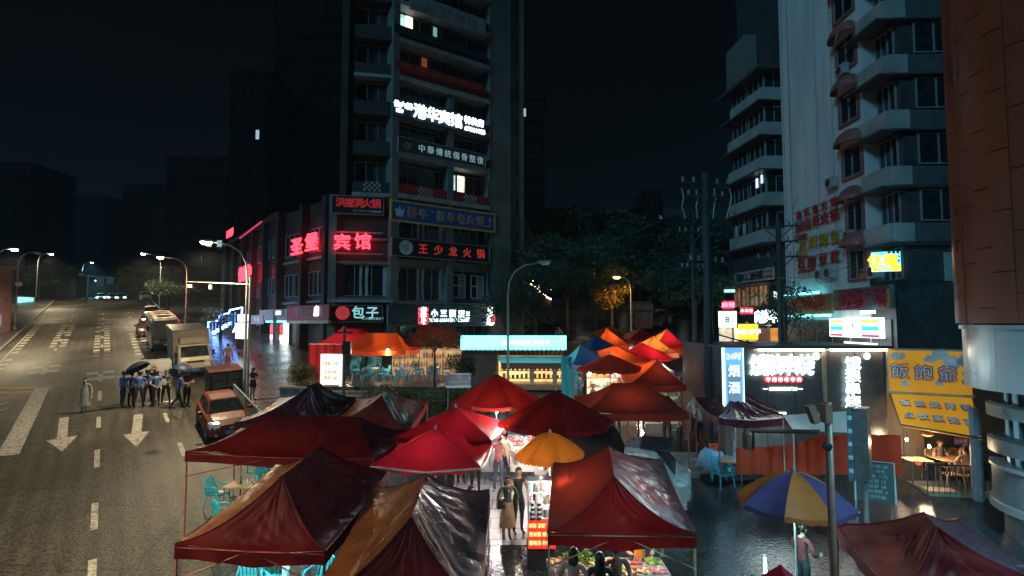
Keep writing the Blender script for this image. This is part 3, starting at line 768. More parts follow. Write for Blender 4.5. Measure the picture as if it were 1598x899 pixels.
# ---- shop fronts at street level
t, u0, u1, zb, zt = board('shop_sign', 'red shop sign with pale characters beside the black bun shop sign', 'sign', FL, 448, 513, 478, 500, .30, paint((.33, .04, .025), .5))
put_chars('character', t, FL, '普珍百粥店', u0 + (u1 - u0) * .22, u0 + (u1 - u0) * .78, zb + (zt - zb) * .58, .78, paint((.45, .30, .26), .5), .33, .02)
mb = MB(); put_text(mb, FL, '店', u0 + (u1 - u0) * .74, zb + (zt - zb) * .58, .8, .36, .02, .03); mb.build('character', e_white, t)
mb = MB(); put_text(mb, FL, 'PU ZHEN BAI ZHOU', u0 + (u1 - u0) * .5, zb + .25, .22, .33); mb.build('lettering', paint((.5, .35, .2), .5), t)
mb = MB(); FL.box(mb, u0, u1, .1, .34, zb - .25, zb - .02); mb.build('trim', paint((.5, .42, .32), .5), t)
t, u0, u1, zb, zt = board('shop_sign', 'black bun shop sign with a red round seal and teal characters', 'sign', FM, 515, 596, 477, 502, .42, m_black, frame=m_slab, ft=.04)
zm = (zb + zt) / 2
e_bao = E('teal emitting letters', (.42, .85, .9), .42)  # letters emit a faint teal
put_chars('character', t, FM, '包子', u0 + (u1 - u0) * .40, u0 + (u1 - u0) * .95, zm + .08, .95, e_bao, .45, .03, bold=.02)
mb = MB(); c = FM.pt(u0 + (u1 - u0) * .24, .44, zm + .05); mb.loft([[c + FM.U * (.5 * math.cos(a)) + FM.Z * (.5 * math.sin(a)) + FM.N * h for a in [k * math.pi / 10 for k in range(20)]] for h in (0, .03)])
s_ = mb.build('seal', E('red seal', (.85, .05, .06), .30), t)
mb = MB(); put_text(mb, FM, '笼', u0 + (u1 - u0) * .24, zm + .05, .62, .48, .01); mb.build('seal_mark', paint((.6, .45, .42), .5), s_)
mb = MB(); put_text(mb, FM, '手工现做早餐包子', u0 + (u1 - u0) * .82, zb + .22, .2, .45); mb.build('lettering', e_bao, t)
t, u0, u1, zb, zt = board('shop_sign', 'dark teal shop board with white lit letters and a red and white end panel', 'sign', FR, 606, 772, 477, 508, .5, paint((.05, .10, .11), .5), frame=m_slab, ft=.05)
zm = (zb + zt) / 2
put_chars('character', t, FR, '小三面店', u0 + (u1 - u0) * .36, u0 + (u1 - u0) * .70, zm + .2, .62, e_white, .53, .03, bold=.035)
mb = MB(); put_text(mb, FR, 'XIAO SAN MIAN DIAN', u0 + (u1 - u0) * .53, zm - .32, .34, .53, .01, .03); mb.build('lettering', e_white, t)
mb = MB(); put_text(mb, FR, '酒', u0 + (u1 - u0) * .72, zm + .2, .36, .53, .01, .05); put_text(mb, FR, '家', u0 + (u1 - u0) * .72, zm - .25, .36, .53, .01, .05); mb.build('lettering', e_white, t)
uu = u0 + (u1 - u0) * .30
mb = MB(); FR.box(mb, uu - .42, uu + .42, .5, .56, zb + .08, zt - .12); sp = mb.build('end_panel', E('red lit panel', (1, .05, .09), 1.6), t)
mb = MB()
for k in range(3): put_text(mb, FR, '老字号'[k], uu, zm + .42 - .42 * k, .5, .58, .02, .05)
mb.build('character', e_white, sp)
uu = u0 + (u1 - u0) * .935
t = thing('mascot_sign', 'small white lit cut-out of a bottle with a red patch beside the shop board', 'sign', FR.pt(uu, .6, zb))
mb = MB(); mb.lathe(FR.pt(uu, .75, zb), [(.2, 0), (.34, .15), (.34, .8), (.16, 1.15), (.22, 1.3), (.2, 1.5), (.08, 1.62)], 12); mb.build('shell', e_box, t, smooth=True)
mb = MB(); FR.box(mb, uu - .2, uu + .2, 1.08, 1.13, zb + .25, zb + .75); mb.build('patch', E('red patch', (1, .05, .06), .8), t)
# low walls and glass of the shops
mb = MB(); FR.box(mb, .3, 8.8, -.9, -.5, gz(44), zs_shop); mb.build('shop_wall', m_tile2, hotel)
mb = MB(); FM.box(mb, .3, 4.5, -.9, -.5, gz(42), zs_shop); mb.build('shop_wall', m_dark, hotel)
for k in range(3): window(hotel, FR, .8 + k * 2.7, 3.0 + k * 2.7, gz(46) + .6, zs_shop - .6, -.48, 3)
# lit corner shop on the road side
u0, zt = FL.px(416, 503, 0); u1, zb = FL.px(444, 572, 0)
shop = thing('corner_shop', 'glowing cyan shop window with a red poster at the street corner', 'shop front', FL.pt((u0 + u1) / 2, 0, zb))
mb = MB(); FL.box(mb, u0, u1, -.45, -.3, zb, zt); mb.build('back_panel', paint((.10, .20, .22), .4), shop)
mb = MB(); FL.box(mb, u0 + .3, u1 - .8, -.3, -.22, zb + (zt - zb) * .33, zt - 1.1); mb.build('light_panel', e_box, shop)
mb = MB(); FL.box(mb, u0 + .3, u1 - .9, -.3, -.2, zt - 1.05, zt - .2); po = mb.build('poster', E('red poster', (1, .06, .06), .9), shop)
mb = MB(); put_text(mb, FL, '大酬', (u0 + u1 - .6) / 2, zt - .45, .42, -.19, sx=1.5); put_text(mb, FL, '宾烟', (u0 + u1 - .6) / 2, zt - .85, .42, -.19, sx=1.5); mb.build('lettering', e_box, po)
mb = MB(); FL.box(mb, u1 - .3, u1 - .1, -.3, .05, zb + .1, zt); mb.build('tube', e_box, shop)
mb = MB(); FL.box(mb, u0, u1, -.3, .1, zt, zt + .12); mb.build('header', e_cyan, shop)
for (px0, px1, yt, yb, s, lab, lit) in ((428, 441, 483, 494, '烟酒', 'small white lit plate over the cyan shop window', True), (392, 410, 492, 506, '茶楼', 'grey unlit shop strip sign up the road side', False)):
    t, u0, u1, zb, zt = board('shop_plate', lab, 'sign', FL if px0 > 430 else FL, px0, px1, yt, yb, .2, paint((.28, .30, .30), .5))
    mb = MB(); put_text(mb, FL, s, (u0 + u1) / 2, (zb + zt) / 2, .5 * (zt - zb), .22, .01, .05, sx=1.6); mb.build('lettering', e_white if lit else t_grey, t)
t, u0, u1, zb, zt = board('shop_strip', 'long pale grey shop fascia running back along the road side', 'sign', FL, 405, 447, 484, 500, .12, paint((.30, .30, .28), .5))
# ------------------------------------------------------------------ neon railing and light boxes on the purple pavement
t = thing('neon_railing', 'blue neon lined railing beside the wet purple pavement', 'railing', rp(*st((-24, 50)), .15))
pts = [(324, 520, 58), (325, 503, 58), (342, 500, 54), (343, 492, 53), (352, 490, 51), (357, 489, 50), (359, 484, 50), (378, 480, 46), (376, 506, 46), (368, 510, 46.4), (364, 518, 47)]
mb = MB(); mb.tube([P(*p) for p in pts], .06, 5); mb.build('tube', e_blue, t)
for k in range(9):
    mb = MB(); a = P(327 + k * 5, 503 - k * 2.0, 57 - k * .9); mb.tube([a, a - Vector((0, 0, 1.2))], .035, 4); mb.build('baluster', E('dim blue tube', (.1, .3, 1), 1.3) if k == 0 else bpy.data.materials['dim blue tube'], t)
for k in range(5):
    mb = MB(); c = P(334 + k * 6, 519 - k * 3.5, 52); mb.lathe(c, [(.02, -.16), (.16, -.1), (.16, .1), (.02, .16)], 8); mb.build('lamp_ball', e_blue, t)
fb = Fr((P(368, 520, 44).x, 44), (P(386, 520, 42.5).x, 42.5))
t = thing('light_box', 'tall white light box sign standing on the wet purple pavement', 'light box', P(377, 531, 43))
u0, zt = fb.px(368, 504, 0); u1, zb = fb.px(385, 529, 0)
mb = MB(); fb.box(mb, u0, u1, -.25, 0, zb, zt); mb.build('panel', e_box, t)
mb = MB(); u0b, zt2 = fb.px(371, 491, 0); fb.box(mb, u0b, u1 - .1, -.25, 0, zt + .12, zt2); mb.build('top_panel', e_box, t)
mb = MB(); fb.box(mb, u0 + .1, u1 - .1, -.2, -.05, zb - .8, zb); mb.build('stand', m_black, t)

# ------------------------------------------------------------------ terrace in front of the corner block
TZ = 4.45
m_terr = wet_mat('terrace paving', (0.09, 0.08, 0.07), 0.25, 0.45, 0.4, 9, tiles=(0.5, 0.5, 0.2))
mb = MB(); mb.prism([(-10.6, 29.2), (-3.2, 29.0), (-2.6, 33), (-2.4, 46), (-9, 43.2), (-13.5, 42.2), (-16, 42.0), (-12.2, 33)], 3.2, TZ)
terr = struct(mb.build('terrace_floor', m_terr))
for k in range(4):                                     # steps down to the pavement
    mb = MB(); z = TZ - .17 * (k + 1); x0 = -10.7 - k * .33
    mb.hexa([(x0 - .33, 29.6, z - .6), (x0, 29.3, z - .6), (x0 - 2.2, 34.5, z - .6), (x0 - 2.5, 34.5, z - .6), (x0 - .33, 29.6, z), (x0, 29.3, z), (x0 - 2.2, 34.5, z), (x0 - 2.5, 34.5, z)])
    mb.build('step', m_kerb, terr)
for k in range(3):
    mb = MB(); z = TZ - .19 * (k + 1); mb.box((-6.9, 28.9 - k * .3, z - .3), (7.2, .3, .6)); mb.build('step', m_kerb, terr)

# ------------------------------------------------------------------ plastic armchairs
def make_chair(name, label, mat, group):
    t = thing(name, label, 'chair', (0, 0, 0), group)
    mb = MB(); mb.grid(lambda x, y: (-.24 + .48 * x, -.22 + .44 * y, .42 - .02 * math.sin(math.pi * x) * math.sin(math.pi * y)), 4, 4)
    mb.grid(lambda x, y: (-.24 + .48 * x, -.22 + .44 * (1 - y), .395), 2, 2); mb.box((0, -.22, .405), (.48, .015, .05)); mb.build('seat', mat, t, smooth=False)
    bk = MB()
    bk.tube([(-.23, .22, .42), (-.24, .27, .65), (-.17, .31, .83), (0, .33, .88), (.17, .31, .83), (.24, .27, .65), (.23, .22, .42)], .022, 6); b = bk.build('backrest', mat, t, smooth=True)
    for k in range(5):
        x = -.15 + k * .075; mb = MB(); zt = .84 - abs(k - 2) * .02
        mb.hexa([(x - .024, .215, .42), (x + .024, .215, .42), (x + .024, .23, .42), (x - .024, .23, .42), (x - .024, .315, zt), (x + .024, .315, zt), (x + .024, .33, zt), (x - .024, .33, zt)])
        mb.build('slat', mat, b)
    for s in (-1, 1):
        mb = MB(); mb.tube([(s * .25, -.2, .4), (s * .27, -.19, .6), (s * .275, -.12, .64), (s * .27, .22, .66)], [.02, .022, .026, .022], 6); mb.build('armrest', mat, t, smooth=True)
        for y in (-.2, .22):
            mb = MB(); mb.tube([(s * .22, y, .41), (s * .26, y * 1.25, 0)], [.026, .018], 6); mb.build('leg', mat, t, smooth=True)
    return t
m_turq = M('turquoise plastic', (0.03, 0.50, 0.55), 0.32, var=0.12, vscale=4)
m_blue = M('blue plastic', (0.06, 0.42, 0.60), 0.35, var=0.2, vscale=4)
def make_table(name, label, top, mat, w, d, group=None):
    t = thing(name, label, 'table', (0, 0, 0), group)
    mb = MB(); mb.box((0, 0, .72), (w, d, .035)); mb.build('tabletop', top, t)
    for sx in (-1, 1):
        for sy in (-1, 1):
            mb = MB(); mb.tube([(sx * (w / 2 - .06), sy * (d / 2 - .06), .71), (sx * (w / 2 - .03), sy * (d / 2 - .03), 0)], .02, 6); mb.build('leg', mat, t)
    return t
m_wood = M('pale wood tabletop', (0.45, 0.26, 0.13), 0.45, var=0.2, vscale=5, stretch=(1, 6, 1))
m_steel = paint((.3, .31, .32), .35, metal=.6)
terr_chair = make_chair('plastic_chair', 'blue plastic chair on the terrace, end of the row by the light box', m_blue, 'blue chairs on the terrace')
terr_table = make_table('terrace_table', 'small square table among blue chairs on the terrace by the light box', m_wood, m_steel, .8, .8, 'tables on the terrace')
n = 0
spots = []
for (px, py) in ((578, 592), (628, 594), (676, 590), (648, 580)):
    Y = (CAM_Z - TZ) * 900 / (py - 505 + 3); c = P(px, py, Y); c.z = TZ; spots.append((c, px))
where = ['beside the light box', 'in the middle of the row', 'under the small tree', 'farther back by the goods shelves']
first = True
for i, (c, px) in enumerate(spots):
    if i == 0: terr_table.location = c
    else: dup(terr_table, c, .1 * i, 'small square table with blue chairs on the terrace %s' % where[i])
    for k, a in enumerate((.3, 1.7, 3.3, 4.8)):
        q = c + Vector((.72 * math.cos(a), .72 * math.sin(a), 0)); rz = a - math.pi / 2 + R.uniform(-.2, .2)
        lab = 'blue plastic chair at the terrace table %s, %s side' % (where[i], ['inner', 'far', 'hotel', 'front'][k])
        if first: terr_chair.location = q; terr_chair.rotation_euler = (0, 0, rz); terr_chair['label'] = lab; first = False
        else: dup(terr_chair, q, rz, lab)
for j, px in enumerate((556, 582)):                    # two stacks of chairs
    c = P(px, 588, (CAM_Z - TZ) * 900 / 84.0); c.z = TZ
    for k in range(6): dup(terr_chair, c + Vector((.02 * k, .03 * k, .17 * k)), math.pi * .9, 'blue plastic chair, %s of the %s stack by the red tent' % (['lowest', 'second', 'third', 'fourth', 'fifth', 'topmost'][k], ['outer', 'inner'][j]))

# lit menu box and the signal post at the edge of the terrace
t = thing('light_box', 'glowing menu light box with columns of red writing at the edge of the terrace', 'light box', P(518, 596, 29.4))
fm = Fr((P(502, 590, 29.5).x, 29.5), (P(531, 590, 29.2).x, 29.2))
u0, zt = fm.px(503, 554, 0); u1, zb = fm.px(530, 595, 0)
mb = MB(); fm.box(mb, u0, u1, -.18, 0, TZ + .06, zt); mb.build('panel', E('menu light panel', (1.0, .90, .76), .62, var=.15), t)
mb = MB(); fm.box(mb, u0 - .08, u0, -.22, .03, TZ, zt + .05); fm.box(mb, u1, u1 + .08, -.22, .03, TZ, zt + .05); fm.box(mb, u0, u1, -.22, .03, zt, zt + .05); mb.build('frame', E('lit edge', (.8, .9, 1), .6), t)
fr_ = fm
for (z_, s) in ((zt - .42, '烤鱼 火锅'), (zt - .85, '凉虾冰粉'), (zt - 1.15, '豆花小面')):
    mb = MB(); put_text(mb, fm, s, (u0 + u1) / 2, z_, .19, .006); mb.build('lettering', paint((.5, .02, .02), .5), t)
t = thing('signal_post', 'slim dark post with a signal box in front of the red tent', 'signal post', P(536, 617, 27.6))
b = Vector((P(536, 617, 27.6).x, 27.6, gz(27.6)))
mb = MB(); mb.tube([b, (b.x, b.y, P(536, 516, 27.6).z)], .07, 8); mb.build('pole', M('dark post', (.06, .065, .07), .4), t)
mb = MB(); mb.box((b.x + .15, b.y - .05, P(538, 543, 27.6).z), (.38, .25, .62)); mb.build('signal_box', m_black, t)
mb = MB(); z = P(536, 519, 27.6).z; mb.tube([(b.x - .5, b.y, z), (b.x + .4, b.y, z)], .04, 6); mb.build('crossbar', m_black, t)
mb = MB(); mb.lathe((b.x, b.y, z + .02), [(.05, 0), (.13, .06), (.13, .2), (.05, .27)], 8); mb.build('beacon', paint((.35, .05, .05), .4), t)

# ---- foliage
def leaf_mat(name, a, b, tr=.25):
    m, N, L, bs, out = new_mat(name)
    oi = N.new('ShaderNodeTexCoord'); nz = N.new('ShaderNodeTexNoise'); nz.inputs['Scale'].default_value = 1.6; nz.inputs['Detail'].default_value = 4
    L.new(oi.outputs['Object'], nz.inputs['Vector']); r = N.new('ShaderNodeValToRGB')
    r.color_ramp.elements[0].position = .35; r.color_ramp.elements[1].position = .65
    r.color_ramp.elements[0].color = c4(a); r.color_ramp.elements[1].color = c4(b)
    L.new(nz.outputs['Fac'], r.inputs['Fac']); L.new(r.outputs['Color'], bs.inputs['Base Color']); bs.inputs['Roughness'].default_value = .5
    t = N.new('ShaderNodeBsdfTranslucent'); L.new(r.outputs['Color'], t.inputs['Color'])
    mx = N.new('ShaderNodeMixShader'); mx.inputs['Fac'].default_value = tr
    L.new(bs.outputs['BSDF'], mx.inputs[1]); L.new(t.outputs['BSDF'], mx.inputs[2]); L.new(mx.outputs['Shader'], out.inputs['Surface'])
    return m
m_leaf = leaf_mat('dark green leaves', (.03, .065, .03), (.075, .12, .045))
m_leafy = leaf_mat('yellowish leaves', (.07, .08, .02), (.16, .15, .03))
m_bark = M('bark', (.07, .055, .045), .8, var=.4, vscale=5)
def leaves(mb, clumps, n, size, rng):
    """n small leaves scattered through clumps (centre, radii)"""
    wts = [c[1][0] * c[1][1] * c[1][2] for c in clumps]
    for _ in range(n):
        c, r = rng.choices(clumps, wts)[0]
        while True:
            v = Vector((rng.uniform(-1, 1), rng.uniform(-1, 1), rng.uniform(-1, 1)))
            if .25 < v.length < 1: break
        p = Vector(c) + Vector((v.x * r[0], v.y * r[1], v.z * r[2]))
        a = Vector((rng.gauss(0, 1), rng.gauss(0, 1), rng.gauss(0, .6))).normalized(); b = a.orthogonal().normalized()
        b = (Matrix.Rotation(rng.uniform(0, 6.28), 3, a) @ b); s = size * rng.uniform(.6, 1.35)
        q = a * s; w = b * s * .42
        mb.add([p - q, p + w, p + q, p - w], [(0, 1, 2, 3)])
def tree(label, base, h, crown, n, size, seed, mat=None, trunk_r=.16, group='trees around the market', name='broadleaf_tree', limbs=7, lean=0):
    rng = random.Random(seed); t = thing(name, label, 'tree', base, group); b = Vector(base)
    mb = MB(); top = b + Vector((lean, 0, h * .62)); mb.tube([b, b + Vector((lean * .2, .05, h * .25)), b + Vector((lean * .6, -.05, h * .45)), top], [trunk_r, trunk_r * .85, trunk_r * .65, trunk_r * .4], 7); tk = mb.build('trunk', m_bark, t, smooth=True)
    clumps = []
    for k in range(limbs):
        a = k * 2.4 + rng.uniform(-.4, .4); rr = crown[0] * rng.uniform(.35, .85); zz = h * rng.uniform(.5, .92)
        e = b + Vector((lean + rr * math.cos(a), rr * math.sin(a) * crown[1] / crown[0], zz))
        st_ = b + Vector((lean * .6, 0, h * rng.uniform(.35, .55)))
        mb = MB(); mb.tube([st_, st_.lerp(e, .5) + Vector((0, 0, .25)), e], [trunk_r * .45, trunk_r * .3, trunk_r * .12], 5); mb.build('limb', m_bark, t)
        cs = crown[2] * rng.uniform(.32, .55); clumps.append((e, (cs * 1.3, cs * 1.3, cs * .8)))
        for j in range(2):
            o = Vector((rng.gauss(0, cs), rng.gauss(0, cs), rng.gauss(0, cs * .5))); clumps.append((e + o, (cs * .7, cs * .7, cs * .45)))
    mb = MB(); leaves(mb, clumps, n, size, rng); mb.build('crown', mat or m_leaf, t)
    return t
def bush(name, label, c, r, n, size, seed, mat, cat='bush', group=None):
    rng = random.Random(seed); t = thing(name, label, cat, (c[0], c[1], c[2] - r[2]), group); cl = []
    for k in range(14):
        v = Vector((rng.uniform(-.8, .8) * r[0], rng.uniform(-.7, .7) * r[1], rng.uniform(-.7, .6) * r[2])); cl.append((Vector(c) + v, (r[0] * .4, r[1] * .5, r[2] * .45)))
    mb = MB(); leaves(mb, cl, n, size, rng); mb.build('foliage', mat, t)
    mb = MB()
    for k in range(8): e = cl[k][0]; mb.tube([(c[0] + rng.uniform(-.3, .3), c[1], c[2] - r[2]), e], [.03, .012], 4)
    mb.build('stem', m_bark, t); return t
c = P(474, 585, 29.8); bush('yellow_bush', 'rounded yellowish bush in a planter at the foot of the terrace steps', c, (.85, .7, .62), 2600, .06, 3, m_leafy)
t = thing('planter', 'grey planter box holding the yellowish bush', 'planter', (c.x, c.y, TZ - 1))
mb = MB(); mb.box((c.x, c.y, c.z - 1.05), (1.8, 1.5, .9)); mb.build('box', paint((.12, .14, .14), .5), t)
mb = MB(); mb.box((c.x, c.y, c.z - .58), (1.9, 1.6, .08)); mb.build('rim', m_kerb, t)
bush('hedge', 'dark dense hedge below the terrace edge behind the tents', (P(665, 625, 27.5).x, 27.4, P(665, 622, 27.5).z - .3), (2.7, 1.1, 1.0), 9000, .075, 5, m_leaf, 'hedge')
bush('hedge', 'low dark shrub at the corner of the cyan kiosk', (P(722, 592, 30.5).x, 30.5, P(722, 575, 30.5).z), (.9, .6, .9), 2200, .07, 6, m_leaf, 'hedge')
# thin forked tree over the terrace
c = Vector((P(678, 600, 28.9).x, 28.9, TZ))
tree('thin forked tree with sparse leaves on the terrace in front of the goods shelves', c, 3.9, (2.1, 1.2, 1.1), 1300, .06, 11, trunk_r=.07, limbs=8, group='trees around the market')

# ------------------------------------------------------------------ cyan kiosk
KZ = gz(32.5)
fk = Fr((P(719, 540, 32.3).x, 32.3), (P(884, 540, 32.1).x, 32.1))
kiosk = thing('kiosk', 'street kiosk with a long glowing cyan fascia and a warm lit counter', 'kiosk', fk.pt(3, -1, KZ))
zt, zb = fk.px(719, 524)[1], fk.px(719, 546)[1]
for (a, b) in ((0, .47), (.475, 1)):
    mb = MB(); fk.box(mb, fk.L * a, fk.L * b - .01, -.35, 0, zb, zt); mb.build('light_panel', e_cyan, kiosk)
for q_ in ((.04, zt, zt + .05), (.05, zb - .06, zb)): mb = MB(); fk.box(mb, -.05, fk.L + .05, -.4, *q_); mb.build('frame', m_steel, kiosk)
mb = MB()
for k in range(22): u = .3 + k * .26; mb.poly([fk.pt(u, .01, zb), fk.pt(u + .1, .01, zb), fk.pt(u + .05, .01, zb + .11)])
mb.build('spike_trim', paint((.03, .12, .12), .5), kiosk)
mb = MB(); put_text(mb, fk, '解放碑便民服务亭', fk.L * .62, (zt + zb) / 2, .34, .006); mb.build('lettering', E('pale cyan letters', (.6, 1, 1), 1.6), kiosk)
mb = MB(); fk.box(mb, 0, fk.L, -2.4, -.45, zb - .1, zb + .05); mb.build('roof', m_dark, kiosk)
mb = MB(); fk.box(mb, 0, fk.L, -2.4, -2.25, KZ, zb - .1); fk.box(mb, 0, 2.0, -2.2, -.3, KZ, zb - .12); mb.build('wall', paint((.09, .085, .08), .6), kiosk)
u0, u1 = fk.px(775, 560)[0], fk.px(884, 560)[0]
z0 = fk.px(800, 566, .9)[1]; z1 = fk.px(800, 556, .2)[1]
mb = MB(); mb.hexa([fk.pt(u0, .02, z1 - .06), fk.pt(u1, .02, z1 - .06), fk.pt(u1 + .1, 1.1, z0 - .04), fk.pt(u0 + .3, 1.1, z0 - .04), fk.pt(u0, .02, z1), fk.pt(u1, .02, z1), fk.pt(u1 + .1, 1.1, z0), fk.pt(u0 + .3, 1.1, z0)])
aw = mb.build('awning', paint((.20, .42, .45), .4), kiosk)
mb = MB(); mb.grid(lambda x, y: fk.pt(u0 + .3 + (u1 - u0 - .2) * x, 1.11, z0 - .36 * y + (.05 * abs(math.sin(x * 50)) if y > .9 else 0)), 90, 2); mb.build('valance', paint((.12, .06, .06), .6), aw)
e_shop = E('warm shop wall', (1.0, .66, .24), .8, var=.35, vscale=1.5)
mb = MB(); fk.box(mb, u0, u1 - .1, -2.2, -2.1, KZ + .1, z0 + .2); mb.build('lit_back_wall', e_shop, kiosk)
for k in range(4):
    mb = MB(); fk.box(mb, u0 + .1, u1 - .2, -2.1, -1.8, KZ + .4 + k * .45, KZ + .43 + k * .45); sf = mb.build('shelf', m_wood, kiosk)
    for j in range(14):
        mb = MB(); u = u0 + .25 + j * .26; fk.box(mb, u, u + .16, -2.0, -1.85, KZ + .432 + k * .45, KZ + .6 + k * .45 + .12 * R.random()); mb.build('packet', paint(R.choice([(.5, .3, .08), (.4, .1, .06), (.5, .45, .3), (.15, .2, .1), (.55, .4, .2)]), .5), sf)
for px in (830, 866):
    mb = MB(); u = fk.px(px, 590)[0]; fk.box(mb, u - .12, u + .12, -.2, .05, KZ, z0); mb.build('post', paint((.42, .36, .28), .5), kiosk)
mb = MB(); fk.box(mb, u0, u1, -.3, .3, KZ, KZ + .25); mb.build('counter', paint((.25, .18, .11), .5), kiosk)

# blue notice sign
t = thing('notice_sign', 'blue notice sign with four red characters beside the hedge', 'sign', P(716, 606, 26.8))
fn = Fr((P(696, 595, 26.8).x, 26.8), (P(735, 595, 27.0).x, 27.0))
u0, zt = fn.px(696, 583); u1, zb = fn.px(735, 605)
mb = MB(); fn.box(mb, u0, u1, -.05, 0, zb, zt); mb.build('board', paint((.045, .13, .28), .4), t)
mb = MB(); fn.box(mb, u0, u1, -.05, .012, zt - .05, zt); fn.box(mb, u0, u1, -.05, .012, zb, zb + .12); mb.build('border', paint((.55, .68, .72), .4), t)
put_chars('character', t, fn, '海鸿市场', u0 + .15, u1 - .1, zt - .22, .17, paint((.45, .16, .2), .5), .008, .0)
mb = MB(); put_text(mb, fn, '文明经营 规范有序', (u0 + u1) / 2, zb + .27, .09, .008); mb.build('lettering', t_white, t)
for u in (u0 + .1, u1 - .1):
    mb = MB(); mb.tube([fn.pt(u, -.08, gz(26.8)), fn.pt(u, -.08, zt)], .03, 6); mb.build('post', m_steel, t)

# goods shelves glowing behind the terrace
t = thing('goods_shelf', 'warm lit open shelf of bottles and packets behind the terrace tables', 'shelf', P(660, 580, 35))
fs = Fr((P(612, 570, 35).x, 35), (P(722, 570, 36).x, 36))
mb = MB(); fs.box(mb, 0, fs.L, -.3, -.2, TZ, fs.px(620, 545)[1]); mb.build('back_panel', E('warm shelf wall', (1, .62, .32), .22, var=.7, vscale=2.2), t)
for k in range(3):
    z = TZ + .55 + k * .5; mb = MB(); fs.box(mb, 0, fs.L, -.2, .15, z, z + .03); sf = mb.build('shelf', m_wood, t)
    for j in range(26):
        if R.random() < .15: continue
        mb = MB(); u = .1 + j * fs.L / 26; h = R.uniform(.18, .4); mb.lathe(fs.pt(u, 0, z + .03), [(.06, 0), (.065, h * .6), (.03, h * .8), (.03, h)], 7); mb.build('bottle', paint(R.choice([(.4, .2, .08), (.1, .25, .08), (.5, .42, .3), (.35, .04, .04), (.1, .3, .35), (.6, .55, .5)]), .25), sf)
# ------------------------------------------------------------------ white apartment block on the east side
m_wwall = M('pale blue-white render', (0.66, 0.69, 0.70), 0.75, var=0.15, vscale=1.1, bump=.1, bscale=3, stretch=(1, 1, .14))
m_wband = M('white balcony band', (0.38, 0.38, 0.37), 0.7, var=0.2, vscale=.8)
m_brick_red = M('dull red trim', (0.26, 0.10, 0.09), 0.7, var=.25)
m_awn = M('red window awning', (0.33, 0.11, 0.10), 0.55, var=.25)
m_dk = M('dark tile front', (0.055, 0.055, 0.06), 0.5, var=.3)
m_zinc = M('thin metal canopy', (0.08, 0.08, 0.085), 0.45, var=.3)
W0, W1 = (18.88, 39.6), (18.95, 28.5)
FW = Fr(W0, W1); FWF = Fr(W1, (27.5, 28.1))
apt = thing('apartment_building', 'tall white apartment block with red awnings and rows of restaurant characters', 'building', (20, 34, gz(33)))
mb = MB(); FW.box(mb, 0, FW.px(1352, 300)[0], -8, 0, 2, 40); mb.build('white_wall', m_wwall, apt)
ub = FW.px(1352, 300)[0]
mb = MB(); FW.box(mb, ub, FW.L - .02, -8, -.75, 9.7, 40); mb.build('bay_wall', m_dk, apt)
mb = MB(); FW.box(mb, ub, FW.L, -8, -.02, 2, 9.7); mb.build('shop_wall', m_dk, apt)
mb = MB(); FWF.box(mb, .8, 8.5, -8.5, -.05, 9.7, 40); mb.build('front_wall', m_dk, apt)
zb_ = [12.6 + 2.86 * k for k in range(-1, 9)]
for k, z in enumerate(zb_):
    if k > 0:
        mb = MB(); FW.box(mb, ub - .25, FW.L + .02, -.6, .12, z - .95, z); FWF.box(mb, .12, 1.0, -.6, .14, z - .95, z); mb.build('balcony_band', m_wband, apt)
        mb = MB(); FWF.box(mb, 1.0, 8.4, -.3, .1, z - .95, z); mb.build('front_band', M('grey band', (.10, .10, .105), .7) if k == 1 else bpy.data.materials['grey band'], apt)
        mb = MB(); FW.box(mb, ub - .9, FW.L + .25, -.55, .55, z - 1.1, z - 1.02); FWF.box(mb, .3, 7, -.4, .3, z - 1.1, z - 1.02); mb.build('canopy', m_zinc, apt)
        window(apt, FWF, 1.4, 3.4, z + .1, z + 1.7, 0, 2); window(apt, FWF, 4.3, 6.0, z + .1, z + 1.7, 0, 2)
    window(apt, FW, ub + .15, FW.L - .35, z + .08, z + 1.72, -.72, 3, bars=0)
for (x0, y0, x1, y1) in ((1327, 408, 1352, 437), (1323, 325, 1349, 367), (1317, 240, 1347, 281), (1312, 160, 1341, 198), (1307, 82, 1337, 118), (1302, 5, 1333, 40)):
    u0, z1 = FW.px(x0, y0 - 4); u1, z0 = FW.px(x1, y1 + 2); _, zc = FW.px(x1, y0 + 2)
    z0 = FW.px(x0, y1)[1]; z1 = z0 + 1.75
    w = window(apt, FW, u0, u1, z0, z1, .02, 2, bars=0)
    mb = MB(); FW.box(mb, u0 - .15, u1 + .15, 0, .12, z0 - .14, z0); FW.box(mb, u0 - .15, u0, 0, .1, z0, z1); FW.box(mb, u1, u1 + .15, 0, .1, z0, z1); mb.build('window_surround', m_brick_red, apt)
    mb = MB(); uc, hw = (u0 + u1) / 2, (u1 - u0) / 2 + .25      # arched awning: a quarter barrel
    mb.grid(lambda a, b: FW.pt(uc - hw * math.cos(math.pi * a), .06 + .75 * math.sin(b * 1.57) * (.35 + .65 * math.sin(math.pi * a)), z1 + .05 + .85 * math.sin(math.pi * a) * math.cos(b * 1.57)), 14, 6)
    mb.build('awning', m_awn, apt, smooth=True)
    mb = MB()
    for k in range(6): zz = z0 + .1 + k * .28; mb.tube([FW.pt(u0, .3, zz), FW.pt(u1, .3, zz)], .012, 4)
    mb.build('window_bars', m_black, apt)
for (px, py, lab) in ((1321, 118, 'air conditioner under the second awning from the top'), (1304, 293, 'air conditioner hanging low beside the middle awning window'), (1333, 377, 'air conditioner under the lowest tall awning window'), (1287, 436, 'air conditioner beside the red and white poster'), (1302, 434, 'paired air conditioner nearer the lowest window'), (1372, 434, 'air conditioner under the bright lodging screen')):
    u, z = FW.px(px, py); aircon(FW, u, z, .02, lab)
